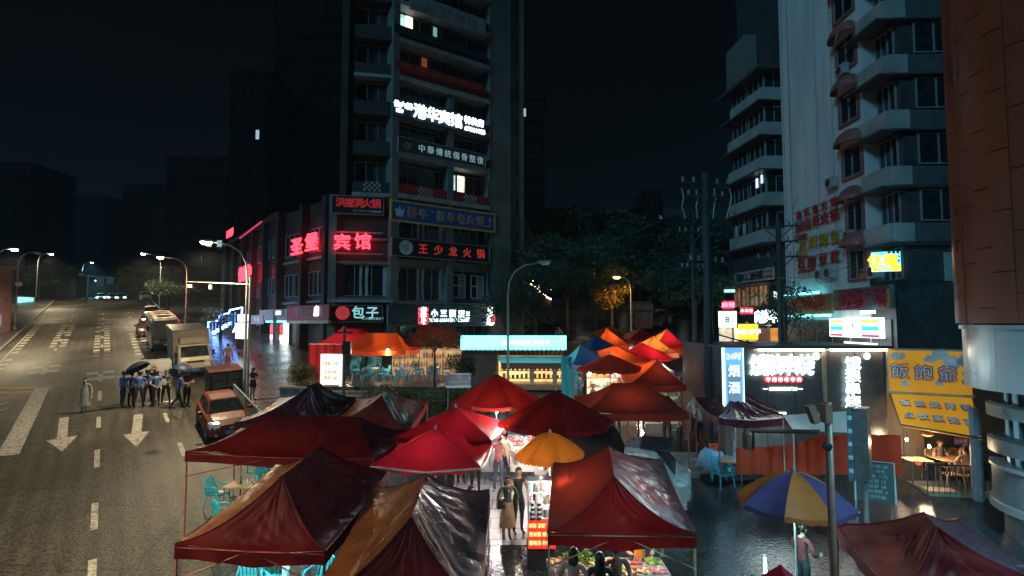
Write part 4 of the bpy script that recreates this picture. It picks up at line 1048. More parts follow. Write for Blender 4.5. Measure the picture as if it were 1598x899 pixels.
# rows of characters on the white wall
def wall_row(lab, s, p0, p1, py0, mat, size):
    t = thing('wall_lettering', lab, 'sign', FW.pt(*((FW.px(p0, py0)[0], .1, FW.px(p0, py0)[1]))), 'restaurant characters on the white wall')
    u0, z0 = FW.px(p0, py0); u1, _ = FW.px(p1, py0 - 20)
    put_chars('character', t, FW, s, u0, u1, z0, size * .8, mat, .16, .05, bold=.02, sx=1.2)
    mb = MB(); mb.tube([FW.pt(u0 - .3, .1, z0 + size * .3), FW.pt(u1 + .2, .1, z0 + size * .3)], .02, 4); mb.tube([FW.pt(u0 - .3, .1, z0 - size * .3), FW.pt(u1 + .2, .1, z0 - size * .3)], .02, 4); mb.build('rail', m_black, t)
    return u0, z0
t_redw = paint((.50, .035, .03), .5); t_yelw = paint((.50, .30, .03), .5)
wall_row('top row of small red characters on the white wall', '金氏食火锅', 1244, 1313, 338, t_redw, .72)
wall_row('second row of red characters on the white wall', '南山老火锅', 1244, 1314, 356, t_redw, .95)
u_, z_ = wall_row('yellow row of characters on the white wall', '万州烤鱼', 1248, 1316, 385, t_yelw, 1.0)
wall_row('lowest row of red characters on the white wall', '石磨豆花', 1246, 1316, 413, t_redw, .98)
for (lab, mt, zz) in (('red painted arrow at the end of the yellow row', t_redw, FW.px(1248, 371)[1]), ('yellow painted arrow under the yellow row', t_yelw, FW.px(1248, 399)[1])):
    uu = FW.px(1243, 380)[0]; t = thing('arrow_sign', lab, 'sign', FW.pt(uu, .1, zz)); mb = MB()
    mb.prism if False else None
    pts = [(0, 0), (.4, .3), (.4, .13), (1.5, .13), (1.5, -.13), (.4, -.13), (.4, -.3)]
    mb.loft([[FW.pt(uu + x, d, zz + y) for (x, y) in pts] for d in (.08, .16)]); mb.build('arrow', mt, t)
t = thing('wall_poster', 'red and white poster on the wall by the paired air conditioners', 'poster', FW.pt(FW.px(1246, 432)[0], .05, FW.px(1246, 436)[1]))
u0, zt = FW.px(1246, 424); u1, _ = FW.px(1274, 424); zb = FW.px(1246, 438)[1]
mb = MB(); FW.box(mb, u0, u1, .01, .05, zb, zt); mb.build('board', paint((.45, .52, .53), .5), t)
mb = MB(); FW.box(mb, u0, u1, .05, .07, zt - .16, zt + .02); put_text(mb, FW, '牛排', (u0 + u1) / 2, zb + .3, .55, .06); mb.build('print', t_redw, t)

for (u_, z0_) in ((.35, 9.8), (4.6, 11.0), (6.3, 9.8)):
    mb = MB(); mb.tube([FW.pt(u_, .06, z0_), FW.pt(u_, .06, 39)], .04, 6); mb.build('drain_pipe', paint((.40, .42, .43), .5), apt)
for k in range(1):
    mb = MB(); mb.tube([FW.pt(1.2 + 2.4 * k * a_ + .2 * k, .03, 10 + 24 * a_ + k - .8 * math.sin(3.1 * a_)) for a_ in [i / 8 for i in range(9)]], .016, 4); mb.build('wall_cable', m_black, apt)
# boards over the shops
e_led = E('cyan LED strip', (.18, .85, .95), 2.6, var=.5, vscale=3)
t, u0, u1, zb, zt = board('apartment_sign', 'brown yellow board with red characters between two cyan light strips', 'sign', FW, 1229, 1298, 464, 491, .4, M('tan board', (.34, .20, .07), .5))
put_chars('character', t, FW, '太平公寓', u0 + .1, u1 - .5, (zb + zt) / 2 + .05, .95, paint((.62, .06, .02), .4), .46, .06, bold=.03, sx=1.3)
for z in (zt + .12, zb - .12):
    mb = MB(); FW.box(mb, u0 - .3, u1 if z < zb else u1 - 1.2, .42, .5, z - .07, z + .07); mb.build('light_strip', e_led, t)
t, u0, u1, zb, zt = board('plaza_sign', 'grey board with studded dark red plaza characters', 'sign', FW, 1301, 1394, 453, 485, .4, M('ribbed grey board', (.10, .14, .16), .5))
put_chars('character', t, FW, '烧烤广场', u0 + .75, u1 - .3, (zb + zt) / 2, 1.02, paint((.36, .03, .05), .4), .46, .06, bold=.03, sx=1.1)
for k in range(9): mb = MB(); z = zb + (zt - zb) * (k + .5) / 9; FW.box(mb, u0, u1, .4, .425, z - .02, z + .02); mb.build('rib', paint((.13, .18, .2), .5), t)
mb = MB(); put_text(mb, FW, '大', u0 + .35, zt - .3, .4, .46, .02); put_text(mb, FW, '众', u0 + .35, zt - .75, .4, .46, .02); mb.build('lettering', t_yelw, t)
mb = MB(); FW.box(mb, u1 - .35, u1 - .15, .42, .48, zb + .1, zb + .95); FW.box(mb, u1 - .8, u1 - .35, .42, .48, zb + .1, zb + .28); mb.build('arrow_mark', t_yelw, t)
# striped convenience store light box
e_store = E('store light box', (.86, 1.0, 1.0), 2.0)
t, u0, u1, zb, zt = board('store_sign', 'bright white store light box with yellow, cyan and red stripes', 'sign', FW, 1294, 1375, 497, 525, .7, e_store, depth=.2)
L_ = u1 - u0; H_ = zt - zb
for (a, b) in ((.02, .28), (.66, .97)):
    for (za, zz, cc) in ((.76, .9, (1, .62, .05)), (.36, .58, (.05, .75, .9)), (.04, .16, (1, .03, .08))):
        mb = MB(); FW.box(mb, u0 + L_ * a, u0 + L_ * b, .7, .712, zb + H_ * za, zb + H_ * zz); mb.build('stripe', E('stripe %.2f' % cc[1], cc, 1.0), t)
for (a, cc) in ((.44, (.05, .7, .75)), (.54, (.1, .1, .12))):
    mb = MB(); c = FW.pt(u0 + L_ * a, .715, zb + H_ * .6)
    mb.tube([c + FW.U * (.22 * math.cos(x * .628)) + FW.Z * (.17 * math.sin(x * .628)) for x in range(11)], .025, 4); mb.build('ring_mark', paint(cc, .4), t)
for (x0, x1, yt, yb, lab, d) in ((1342, 1363, 485, 490, 'small white lit plate on top of the striped store box', .8), (1317, 1366, 533, 540, 'thin white tube sign under the striped store box', .9)):
    t, u0, u1, zb, zt = board('light_plate', lab, 'sign', FW, x0, x1, yt, yb, d, e_box)
    mb = MB(); FW.box(mb, u0, u1, d - .12, d + .03, zt, zt + .05); mb.build('hood', m_steel, t)
mb = MB(); put_text(mb, FW, '酒泊', FW.px(1263, 505)[0], FW.px(1255, 505)[1], .8, .05, sx=1.3); mb.build('shop_lettering', paint((.22, .24, .25), .5), apt)
for k in range(6):
    mb = MB(); u = .2 + k * 1.8; FW.box(mb, u, u + 1.6, .0, .06, 4, FW.px(1240, 500)[1]); mb.build('shutter', M('shop shutter', (.05, .05, .055), .4) if k == 0 else bpy.data.materials['shop shutter'], apt)
# lodging screen that sticks out over the street
fs = Fr((P(1359, 400, 27.4).x, 27.6), (P(1406, 400, 27.2).x, 27.0))
t = thing('lodging_screen', 'bright cyan and orange LED screen sign sticking out over the street', 'LED screen', fs.pt(.7, -.2, fs.px(1360, 423)[1]))
u0, zt = fs.px(1360, 394); u1, zb = fs.px(1406, 418)
zb = fs.px(1360, 424)[1]
mb = MB(); fs.box(mb, u0, u1, -.2, 0, zb, zt); mb.build('panel', E('cyan LED panel', (.12, .75, 1.0), 1.5, var=.4, vscale=6), t)
mb = MB(); put_text(mb, fs, '住宿', u0 + (u1 - u0) * .38, zb + (zt - zb) * .55, .62, .01, .02, .06); mb.build('character', E('orange LED', (1, .38, .02), 2.4), t)
mb = MB(); fs.box(mb, u0 + .1, u1 - .1, 0, .012, zb + .03, zb + .14); fs.box(mb, u0, u0 + .2, 0, .012, zb, zb + .25); fs.box(mb, u1 - .4, u1, 0, .012, zb, zb + .3); mb.build('trim', bpy.data.materials['orange LED'], t)
mb = MB()
for i in range(3):
    for j in range(3): fs.box(mb, u1 - .5 + i * .17, u1 - .38 + i * .17, 0, .014, zb + .42 + j * .2, zb + .54 + j * .2)
mb.build('phone_mark', paint((.05, .3, .5), .5), t)
mb = MB(); mb.tube([fs.pt(u1 - .2, -.1, zt - .1), fs.pt(u1 + .8, -.6, zt + .1)], .03, 4); mb.build('bracket', m_steel, t)
# one lit window on the dark front
u0, zt = FWF.px(1474, 394, .1); u1, zb = FWF.px(1502, 438, .1)
mb = MB(); FWF.box(mb, u0 + .35, u1, .02, .1, zb, zt); mb.build('lit_window', E('pale lit window', (.62, .78, .80), .62), apt)
mb = MB(); FWF.box(mb, u0, u0 + .35, .02, .12, zb, zt); mb.build('curtain', m_curt, apt)

# ------------------------------------------------------------------ farther block with long white balconies
FB = Fr((19.7, 52.2), (20.34, 46.0)); FBF = Fr((20.34, 46.0), (24.5, 46.1))
blk = thing('balcony_building', 'dark block with long white balcony bands beyond the white apartment wall', 'building', (22, 49, gz(47)))
mb = MB(); mb.prism([(20.9, 46.7), (27, 46.7), (27, 58), (20.3, 52.6)], 4, 28.3); mb.build('wall', m_dk, blk)
mb = MB(); FB.box(mb, -.6, FB.L + .5, -4, .5, 28.3, 28.55); mb.build('roof_slab', m_zinc, blk)
mb = MB(); mb.prism([(21.8, 47.2), (27, 47.2), (27, 58), (21.3, 53)], 28.55, 46); mb.build('upper_wall', m_dk, blk)
mb = MB(); mb.prism([(20.4, 49.3), (21.5, 49.3), (21.4, 53), (20.2, 53)], 28.55, 33); mb.build('roof_hut', M('grey hut', (.16, .16, .15), .8), blk)
for k, z in enumerate((26.9, 24.0, 21.2, 18.2, 15.2)):
    mb = MB(); FB.box(mb, .3 if k else .9, FB.L, -.12, 0, z - 1.05, z); FBF.box(mb, .0, 2.6, -.12, -.004, z - 1.05, z); mb.build('balcony_band', m_wband, blk)
    mb = MB(); FB.box(mb, -.2, FB.L + .3, -.7, .4, z - 1.22, z - 1.1); mb.build('balcony_floor', m_zinc, blk)
    for (a, b) in ((.4, 2.8), (3.2, 5.8)): window(blk, FB, a, b, z + .1, z + 1.6, -.55, 3)
    window(blk, FBF, .4, 2.2, z + .1, z + 1.5, -.6, 2)
mb = MB(); FB.box(mb, 4.2, 4.5, -.5, -.45, 19.0, 19.8); mb.build('lit_pane', E('pale blue lit pane', (.6, .8, 1), .9), blk)
mb = MB(); FB.box(mb, 5.0, 5.25, -.5, -.45, 19.2, 19.9); mb.build('lit_pane', bpy.data.materials['pale blue lit pane'], blk)
for u in (1.2, 2.6): mb = MB(); FB.box(mb, u, u + .5, -.1, -.05, 15.3, 16.2); mb.build('washing', paint((.5, .45, .42), .7), blk)
t, u0, u1, zb, zt = board('loan_sign', 'long white board with dark lettering under the balconies', 'sign', FB, 1146, 1207, 427, 444, .25, paint((.42, .40, .39), .5))
put_chars('character', t, FB, '五彩UL游乐园', u0 + .3, u1 - 1.6, (zb + zt) / 2, .72, m_black, .28, .01, sx=1.15, bold=.03)
mb = MB(); put_text(mb, FB, '娱乐休闲', u1 - .8, (zb + zt) / 2 + .2, .36, .28); put_text(mb, FB, '台球茶座', u1 - .8, (zb + zt) / 2 - .2, .36, .28); mb.build('lettering', m_black, t)
mb = MB(); FB.box(mb, -.5, FB.L + .3, -.7, .6, zb - .35, zb - .15); mb.build('eave', m_brick_red, blk)
for k in range(4): window(blk, FB, .3 + k * 1.45, 1.6 + k * 1.45, 9.0, 11.0, -.3, 2, pane=E('brown curtain glow', (.75, .38, .14), .13, var=.5) if k == 0 else bpy.data.materials['brown curtain glow'])
# signs along the street edge of that block
FS = Fr((19.2, 49.0), (19.75, 43.5))
e_shopw = E('white shop letters', (.75, .95, 1), 5)
t, u0, u1, zb, zt = board('shop_sign', 'dark teal shop sign with fat white lit characters', 'sign', FS, 1178, 1219, 485, 504, .1, paint((.03, .10, .12), .5))
put_chars('character', t, FS, '肉蕾冲', u0 + .1, u1 - .55, (zb + zt) / 2, 1.0, e_shopw, .14, .03, bold=.05, sx=1.1)
mb = MB(); FS.box(mb, u1 - .45, u1 - .15, .1, .16, zb + .1, zt - .1); mb.build('bar', e_shopw, t)
fq = Fr((P(1120, 500, 44).x, 44), (P(1184, 500, 43).x, 43))
def street_box(lab, x0, y0, x1, y1, mat, txt=None, tm=None, size=.4, name='light_box', cat='sign'):
    u0, zt = fq.px(x0, y0); u1, zb = fq.px(x1, y1)
    t = thing(name, lab, cat, fq.pt((u0 + u1) / 2, 0, zb)); mb = MB(); fq.box(mb, u0, u1, -.25, 0, zb, zt); mb.build('panel', mat, t)
    for q_ in ((zt, zt + .06), (zb - .06, zb)): mb = MB(); fq.box(mb, u0 - .05, u1 + .05, -.27, -.1, *q_); mb.build('frame', m_steel, t)
    if txt: mb = MB(); put_text(mb, fq, txt, (u0 + u1) / 2, (zb + zt) / 2, size, .008, .01, .03); mb.build('lettering', tm, t)
    mb = MB(); mb.tube([fq.pt(u1, -.2, zt - .1), fq.pt(u1 + 1.0, -.6, zt - .1)], .03, 4); mb.build('bracket', m_steel, t)
street_box('pale green lit box sign with a dark mark', 1121, 486, 1150, 511, E('pale green box', (.72, 1, .82), 1.5), 'B', paint((.1, .3, .3), .5), .6)
street_box('yellow round-cornered lit box with a white band', 1152, 506, 1183, 530, E('yellow box', (1, .50, .02), 1.5), '小面 抄手', E('white on yellow', (1, .95, .8), 2.5), .42)
street_box('red lit characters over the pale green box', 1128, 470, 1145, 482, E('crimson sign', (.9, .02, .06), .8), '麻辣', E('crimson letters', (1, .1, .16), 4), .48)
street_box('small red lit sign beside the teal shop sign', 1155, 480, 1176, 490, E('crimson sign b', (.9, .02, .05), 1.2), '串串香', E('pink letters', (1, .3, .3), 2.5), .3)
street_box('tiny white lit box high on the pole side', 1208, 455, 1218, 465, e_box)
street_box('short pale green tube over the red characters', 1130, 452, 1147, 456, E('green tube', (.4, .9, .75), 1.0))
# lit shop fronts below them
shopb = thing('street_shop', 'row of beige lit shop fronts under the small coloured signs', 'shop front', (19, 45, gz(45)))
for k, (x0, x1, cc, s) in enumerate(((1122, 1143, (.9, .75, .6), .35), (1145, 1165, (1, .8, .6), .55), (1167, 1182, (.9, .7, .5), .3), (1185, 1199, (.2, .12, .08), .1), (1200, 1217, (1, .35, .06), .35))):
    u0, zt = fq.px(x0, 512, -1.2); u1, zb = fq.px(x1, 545, -1.2); mb = MB(); fq.box(mb, u0, u1, -1.6, -1.3, zb, zt); mb.build('lit_front', E('shop front %d' % k, cc, s, var=.6, vscale=2.5), shopb)
    mb = MB(); fq.box(mb, u1, u1 + .15, -1.6, -1.2, zb, zt + .5); mb.build('pier', paint((.25, .22, .2), .6), shopb)

# ------------------------------------------------------------------ barbecue restaurant with black glossy front
m_gloss = M('glossy black panel', (0.085, 0.08, 0.078), 0.26, var=.25, vscale=.8, rvar=.1)
m_beige = M('beige post', (0.34, 0.27, 0.20), 0.5, var=.2)
FC = Fr((7.5, 20.5), (13.25, 20.5))
cafe = thing('restaurant', 'low restaurant with a black glossy front and white neon characters', 'restaurant', (10.4, 21, gz(20.5)))
zt = FC.px(1200, 543)[1]; zg = gz(20.5)
mb = MB(); FC.box(mb, 0, FC.L, -5, -.1, 1.5, zt - .02); mb.build('wall', m_dk, cafe)
edges = [1130, 1160, 1196, 1240, 1283, 1290, 1335, 1380]
for a, b in zip(edges[:-1], edges[1:]):
    u0, u1 = FC.px(a, 600)[0], FC.px(b, 600)[0]; mb = MB(); FC.box(mb, u0 + .012, u1 - .012, -.1, 0 if b - a > 10 else .06, zg - .5, zt - .04); mb.build('front_panel', m_gloss if b - a > 10 else m_beige, cafe)
mb = MB(); FC.box(mb, -.1, FC.L + .05, -5, .3, zt, zt + .08); mb.build('roof_edge', m_zinc, cafe)
for (a, b) in ((1180, 1282), (1291, 1378)):
    u0, u1 = FC.px(a, 543)[0], FC.px(b, 543)[0]; mb = MB(); FC.box(mb, u0, u1, .16, .2, zt - .09, zt - .03); mb.build('light_strip', E('warm white strip', (1, .86, .66), 16) if a == 1180 else bpy.data.materials['warm white strip'], cafe)
e_neon = E('white neon letters', (.70, .98, 1), 2.4)
t = thing('neon_sign', 'large slanted white neon characters on the black restaurant front', 'neon sign', FC.pt(1.8, .1, 5.8))
for k, ch in enumerate('饿狼串烧'):
    u, z = FC.px(1184 + k * 24.5, 570, .1); mb = MB()
    vs, fs, cx, cy, w = glyph(ch, .03)
    for (ox, oy) in ((0, 0), (.018, 0), (-.018, 0), (0, .018), (0, -.018)):
        mb.add([FC.pt(u + (v.x - cx + ox + .18 * (v.y - cy)) * .66, .1 + v.z * .6 + abs(ox) * .02, z + (v.y - cy + oy) * .78) for v in vs], fs)
    mb.build('character', e_neon, t)
mb = MB(); u, z = FC.px(1274, 556, .1); mb.lathe(FC.pt(u, .12, z), [(.09, .0), (.13, .02), (.09, .05)], 12, axis='y'); mb.build('emblem', e_neon, t)
t = thing('neon_sign', 'row of small white characters on glowing red discs', 'neon sign', FC.pt(1.8, .1, 5.3))
e_disc = E('red disc', (1, .03, .05), 1.8)
for k, ch in enumerate('牛肉串串中央'):
    u, z = FC.px(1199 + k * 9.6, 592, .1); mb = MB(); mb.lathe(FC.pt(u, .06, z), [(.02, -.03), (.125, -.03), (.125, .0), (.02, .0)], 12, axis='y'); d_ = mb.build('disc', e_disc, t)
    mb = MB(); put_text(mb, FC, ch, u, z, .15, .1, .01, .05); mb.build('character', e_neon, d_)
t = thing('neon_sign', 'thin white neon line of tiny characters below the red discs', 'neon sign', FC.pt(1.8, .1, 5.1))
mb = MB(); u, z = FC.px(1222, 607, .1); put_text(mb, FC, '全国连锁餐饮门店', u, z, .125, .1, .01, .05); mb.build('lettering', e_neon, t)
for s in (-.62, .62): mb = MB(); FC.box(mb, u + s - .07, u + s + .07, .08, .11, z - .015, z + .015); mb.build('dash', e_neon, t)
t = thing('neon_sign', 'vertical column of white neon characters on the restaurant front', 'neon sign', FC.pt(4.6, .1, 5))
for k, ch in enumerate('饿狼串烧'):
    u, z = FC.px(1331, 567 + k * 20, .12); mb = MB(); put_text(mb, FC, ch, u, z, .48, .12, .03, .02, sx=1.2); mb.build('character', e_neon, t)
mb = MB(); u, z = FC.px(1353, 556, .1); mb.lathe(FC.pt(u, .12, z), [(.08, .0), (.12, .02), (.08, .05)], 12, axis='y'); mb.build('emblem', e_neon, t)
# blue tobacco sign
fb = Fr((P(1131, 560, 19.6).x, 19.6), (P(1159, 560, 19.6).x, 19.6))
t = thing('tobacco_sign', 'upright blue light box sign with white characters at the restaurant corner', 'sign', fb.pt(.3, -.1, gz(19.6)))
zt_, zb_2 = fb.px(1140, 543)[1], gz(19.6) + 1.9
mb = MB(); fb.box(mb, 0, fb.L, -.2, 0, zb_2, zt_); mb.build('panel', E('blue light panel', (.16, .42, .80), .75), t)
mb = MB(); fb.box(mb, -.03, .0, -.2, .02, zb_2, zt_); fb.box(mb, fb.L, fb.L + .03, -.2, .02, zb_2, zt_); mb.build('edge', E('pale blue edge', (.5, .8, 1), 1.6), t)
mb = MB(); fb.box(mb, .07, fb.L - .07, .0, .008, zb_2 + .1, zt_ - .62); mb.build('inner_panel', E('slate panel', (.18, .30, .42), .5), t)
e_pal = E('pale blue characters', (.65, .88, 1), 1.1)
for k, ch in enumerate('烟酒'):
    u, z = fb.px(1145, 579 + k * 26); mb = MB(); put_text(mb, fb, ch, fb.L / 2, z, .42, .012, .008, .02); mb.build('character', e_pal, t)
mb = MB(); put_text(mb, fb, '24时', fb.L / 2, fb.px(1145, 556)[1], .26, .01, .006, .03); mb.build('lettering', e_pal, t)
mb = MB(); mb.tube([fb.pt(fb.L / 2, -.1, gz(19.6)), fb.pt(fb.L / 2, -.1, zb_2)], .06, 6); mb.build('post', m_steel, t)

# yellow rice restaurant sign: upright board and slanted board below
FY = Fr((13.2, 20.35), (15.15, 19.15))
m_yel = M('yellow sign board', (0.88, 0.34, 0.012), 0.45, var=.15, vscale=2)
b_ = m_yel.node_tree.nodes['Principled BSDF']; _inp(b_, 'Emission Color', (1, .44, .02, 1)); _inp(b_, 'Emission Strength', .20)   # glow put in for the light falling on the boards
t = thing('rice_restaurant_sign', 'big yellow sign with red edged characters and a slanted yellow board below', 'sign', FY.pt(1, 0, 4.2))
z1, z0 = FY.px(1381, 546)[1], FY.px(1383, 610)[1]
mb = MB(); FY.box(mb, 0, FY.L, -.15, 0, z0, z1); mb.build('board', m_yel, t)
mb = MB(); FY.box(mb, -.06, FY.L + .06, -.17, .03, z1, z1 + .06); FY.box(mb, -.06, FY.L + .06, -.17, .05, z0 - .07, z0); FY.box(mb, -.06, 0, -.17, .03, z0, z1); mb.build('border', paint((.42, .42, .34), .5), t)
m_cream = paint((.92, .93, .90), .5)
for (a, b, r_, s) in ((.16, .86, .15, 1), (.52, .80, .17, 2), (.66, .9, .23, 3), (.78, .74, .26, 4), (.92, .8, .2, 5), (.2, .2, .12, 6), (.62, .24, .14, 7)):
    rng = random.Random(s); mb = MB(); mb.poly([FY.pt(FY.L * a + r_ * rng.uniform(.6, 1.2) * math.cos(k * .45) * 1.2, .006, z0 + (z1 - z0) * b + r_ * rng.uniform(.5, 1.1) * math.sin(k * .45)) for k in range(14)]); mb.build('cloud_print', m_cream, t)
for k, ch in enumerate('飯飽爺'):
    u = FY.L * (.14 + .29 * k); z = z0 + (z1 - z0) * (.50 - .02 * k)
    mb = MB(); put_text(mb, FY, ch, u, z, .56, .07, .08, .045); mb.build('character', paint((.38, .05, .10), .4), t)
    mb = MB(); put_text(mb, FY, ch, u, z, .54, .13, .012); mb.build('character_face', m_cream, t)
for (a, b, r_) in ((.09, .86, .13), (.93, .30, .10), (.94, .5, .10), (.93, .7, .09), (.86, .78, .07)):
    mb = MB(); c = FY.pt(FY.L * a, 0, z0 + (z1 - z0) * b)
    mb.loft([[c + FY.U * (r * 1.25 * math.cos(x)) + FY.Z * (r * math.sin(x)) + FY.N * h for x in [k * math.pi / 7 for k in range(14)]] for (r, h) in ((r_, 0), (r_, .12))]); mb.build('knob', paint((.5, .58, .58), .5), t)
ca, cb = P(1405, 663, 19.35), P(1532, 684, 17.75)
a0, b0 = FY.pt(0, .03, z0 - .08), FY.pt(FY.L, .03, z0 - .08)
nn = (cb - ca).cross(a0 - ca).normalized()
if nn.y > 0: nn = -nn
mb = MB(); th = nn * -.1; mb.hexa([ca + th, cb + th, b0 + th, a0 + th, ca, cb, b0, a0]); mb.build('slanted_board', m_yel, t)
mb = MB(); mb.tube([a0, ca, cb, b0], .04, 4); mb.build('slanted_edge', paint((.10, .09, .07), .5), t)
for j, row in enumerate(('饭盖烧排套', '点饮蒸粥面')):
    for k, ch in enumerate(row):
        a = (.16 + .185 * k) ; b = .30 + .38 * j
        o = a0.lerp(ca, b).lerp(b0.lerp(cb, b), a) + nn * .03; ux = (b0 - a0).normalized(); uy = (a0 - ca).normalized()
        for (sz, dd, mt, nm) in ((.30, 0, paint((.40, .16, .16), .5), 'dish_character'), (.27, .035, m_cream, 'dish_face')):
            vs, fs_, cx, cy, w = glyph(ch, .06 if dd == 0 else .005); mb = MB()
            for (ox, oy) in ((0, 0), (.05, 0), (-.05, 0), (0, .05)):
                mb.add([o + ux * ((v.x - cx + ox) * sz) + uy * ((v.y - cy + oy) * sz) + nn * (dd + v.z * sz + abs(ox) * .01) for v in vs], fs_)
            mb.build(nm, mt, t)
# the open room below it
room = thing('dining_terrace', 'warm lit dining terrace behind a black railing under the yellow sign', 'dining terrace', (15, 20, gz(19.5)))
m_wallp = M('beige panelled wall', (0.40, 0.31, 0.22), 0.5, var=.2, vscale=1)
fr2 = Fr((13.4, 22.3), (18.5, 20.6))
for k in range(8):
    mb = MB(); fr2.box(mb, k * .66, k * .66 + .645, -.1, 0, gz(20), 5.6); mb.build('wall_panel', m_wallp if k < 3 else M('dark panel %d' % k, (.06, .055, .05), .35), room)
mb = MB(); mb.prism([(13.0, 18.3), (18.6, 17.6), (18.6, 21.2), (13.3, 22.4)], 1.4, gz(18.6) + .12); mb.build('deck', M('tan deck', (.38, .27, .17), .5, var=.25), room)
mb = MB()
for k in range(26): p = Vector((12.9 + .12 * k * 1.35, 18.25 - .02 * k, gz(18.3) + .1)); mb.tube([p, p + Vector((0, 0, .85))], .014, 4, cap=False)
rl_ = mb.build('railing_bar', m_black, room)
mb = MB(); mb.tube([(12.9, 18.25, gz(18.3) + .98), (17.0, 17.75, gz(18.3) + .98)], .025, 5); mb.build('handrail', m_black, room)
def bulb(loc, power, label, col=(1, .78, .5), r=.045, e=60, hang=.5, group='bare bulbs over the stalls'):
    t = thing('light_bulb', label, 'light bulb', loc, group); l_ = Vector(loc)
    key = 'bulb %.2f %.2f %d' % (col[1], col[2], e)
    mt = bpy.data.materials.get(key) or E(key, col, e)
    mb = MB(); mb.lathe(l_, [(.004, -r * 1.2), (r * .7, -r * .9), (r, 0), (r * .7, r * .8), (r * .4, r * 1.4)], 8); mb.build('glass', mt, t, smooth=True)
    mb = MB(); mb.lathe(l_, [(r * .4, r * 1.4), (r * .42, r * 2.4), (.006, r * 2.6), (.006, r * 2.6 + hang)], 6); mb.build('socket', m_black, t)
    l = bpy.data.lights.new('bulb_light', 'POINT'); l.energy = power; l.color = col; l.shadow_soft_size = r * 1.3
    o = bpy.data.objects.new('bulb_light', l); COL.objects.link(o); o.parent = t; o.location = (0, 0, -r * 1.6)
    return t
bulb(P(1450, 697, 19.2), 55, 'bright starry bulb in the dining terrace under the yellow sign', (1, .72, .42))
bulb(P(1415, 686, 20.2), 14, 'small bulb by the beige wall of the dining terrace', (1, .72, .42))
t = thing('ceiling_fan', 'brown pendant fan lamp under the edge of the yellow sign', 'pendant lamp', P(1447, 676, 19.4)); c = P(1447, 676, 19.4)
mb = MB(); mb.lathe(c, [(.05, .12), (.16, .06), (.2, -.03), (.1, -.1)], 10); mb.build('shade', paint((.4, .28, .16), .5), t)
for k in range(5): a = k * 1.257; mb = MB(); mb.box(c + Vector((.28 * math.cos(a), .28 * math.sin(a), .1)), (.4, .09, .012), a); mb.build('blade', paint((.12, .08, .05), .5), t)
for (x, y, lab) in ((1433, 722, 'small red lantern low on the dark panels'), (1475, 721, 'second small red lantern nearer the concrete post')):
    c = P(x, y, 20.0); t = thing('lantern', lab, 'lantern', c, 'small red lanterns in the dining terrace'); mb = MB(); mb.lathe(c, [(.03, -.09), (.09, -.04), (.09, .04), (.03, .09)], 10); mb.build('globe', E('red lantern', (1, .12, .04), .7) if x == 1433 else bpy.data.materials['red lantern'], t); mb = MB(); mb.tube([c + Vector((0, 0, .09)), c + Vector((0, 0, .5))], .008, 4); mb.build('cord', m_black, t)
t = thing('price_board', 'small red board hanging under the yellow sign', 'sign', P(1499, 688, 18.2)); fp = Fr((P(1490, 688, 18.2).x, 18.2), (P(1511, 688, 18.2).x, 18.2)); u0, z1 = fp.px(1490, 683); u1, z0 = fp.px(1511, 694)
mb = MB(); fp.box(mb, u0, u1, -.03, 0, z0, z1); mb.build('board', paint((.6, .06, .07), .5), t); mb = MB(); put_text(mb, fp, '自助餐', (u0 + u1) / 2, (z0 + z1) / 2, .13, .006); mb.build('lettering', m_cream, t)
mb = MB(); b = Vector((P(1525, 740, 18).x, 18.0, 2)); mb.tube([b, b + Vector((0, 0, 3.0))], .16, 8); mb.build('post', paint((.28, .32, .34), .6), room)
for (x, y, w) in ((1480, 752, 1.2), (1440, 748, 1.0)):
    t = make_table('dining_table', 'wooden dining table on the lit terrace, %s one' % ('larger' if w > 1.1 else 'smaller'), m_wood, m_steel, w, .7, 'dining tables on the lit terrace'); c = P(x, y, 19.3); t.location = (c.x, 19.4, gz(18.6) + .12)
# ------------------------------------------------------------------ round corner building close by on the east
m_alu = M('brushed pale cladding', (0.46, 0.48, 0.50), 0.38, metal=.35, var=.12, vscale=.7)
m_ledge = M('grey ledge cladding', (0.22, 0.24, 0.25), 0.4, metal=.2, var=.2)
m_brownp = M('brown metal panel', (0.30, 0.062, 0.024), 0.42, var=.14, vscale=.6)
DC = Vector((15.2, 15.0, 0))
drum = thing('round_building', 'round corner building with a white metal band, curved ledges and brown panels above', 'building', (15.2, 15.0, gz(15)))
def ring(mb, r0, r1, z0, z1, a0=130, a1=300, n=34, m=0):
    for k in range(n):
        a, b = rad(a0 + (a1 - a0) * k / n), rad(a0 + (a1 - a0) * (k + 1) / n)
        q = [DC + Vector((r * math.cos(x), r * math.sin(x), z)) for z in (z0, z1) for (r, x) in ((r0, a), (r1, a), (r1, b), (r0, b))]
        mb.hexa(q, m)
def solid(name, r, z0, z1, m, r2=None, smooth=True):
    mb = MB(); mb.lathe(DC, [(r, z0), (r2 or r, z1)], 64); return mb.build(name, m, drum, smooth=False)
solid('core', 1.9, 0, 7.0, m_dk)
def band(name, r, z0, z1, mat, n=14, r_in=1.8, gap=.006):
    for k in range(n):
        a0, a1 = 135 + 165 * k / n, 135 + 165 * (k + 1) / n; mb = MB(); g = math.degrees(gap / r)
        ring(mb, r_in, r, z0, z1, a0 + g, a1 - g, 6); mb.build(name, mat, drum)
band('band_panel', 2.79, 5.86, 7.45, m_alu, 7)
mb = MB(); ring(mb, 1.8, 2.86, 7.45, 7.56, n=48); mb.build('band_cap', m_alu, drum)
band('ledge_panel', 2.34, 5.10, 5.42, m_ledge, 9)
band('ledge_panel', 2.34, 4.15, 4.50, m_ledge, 9)
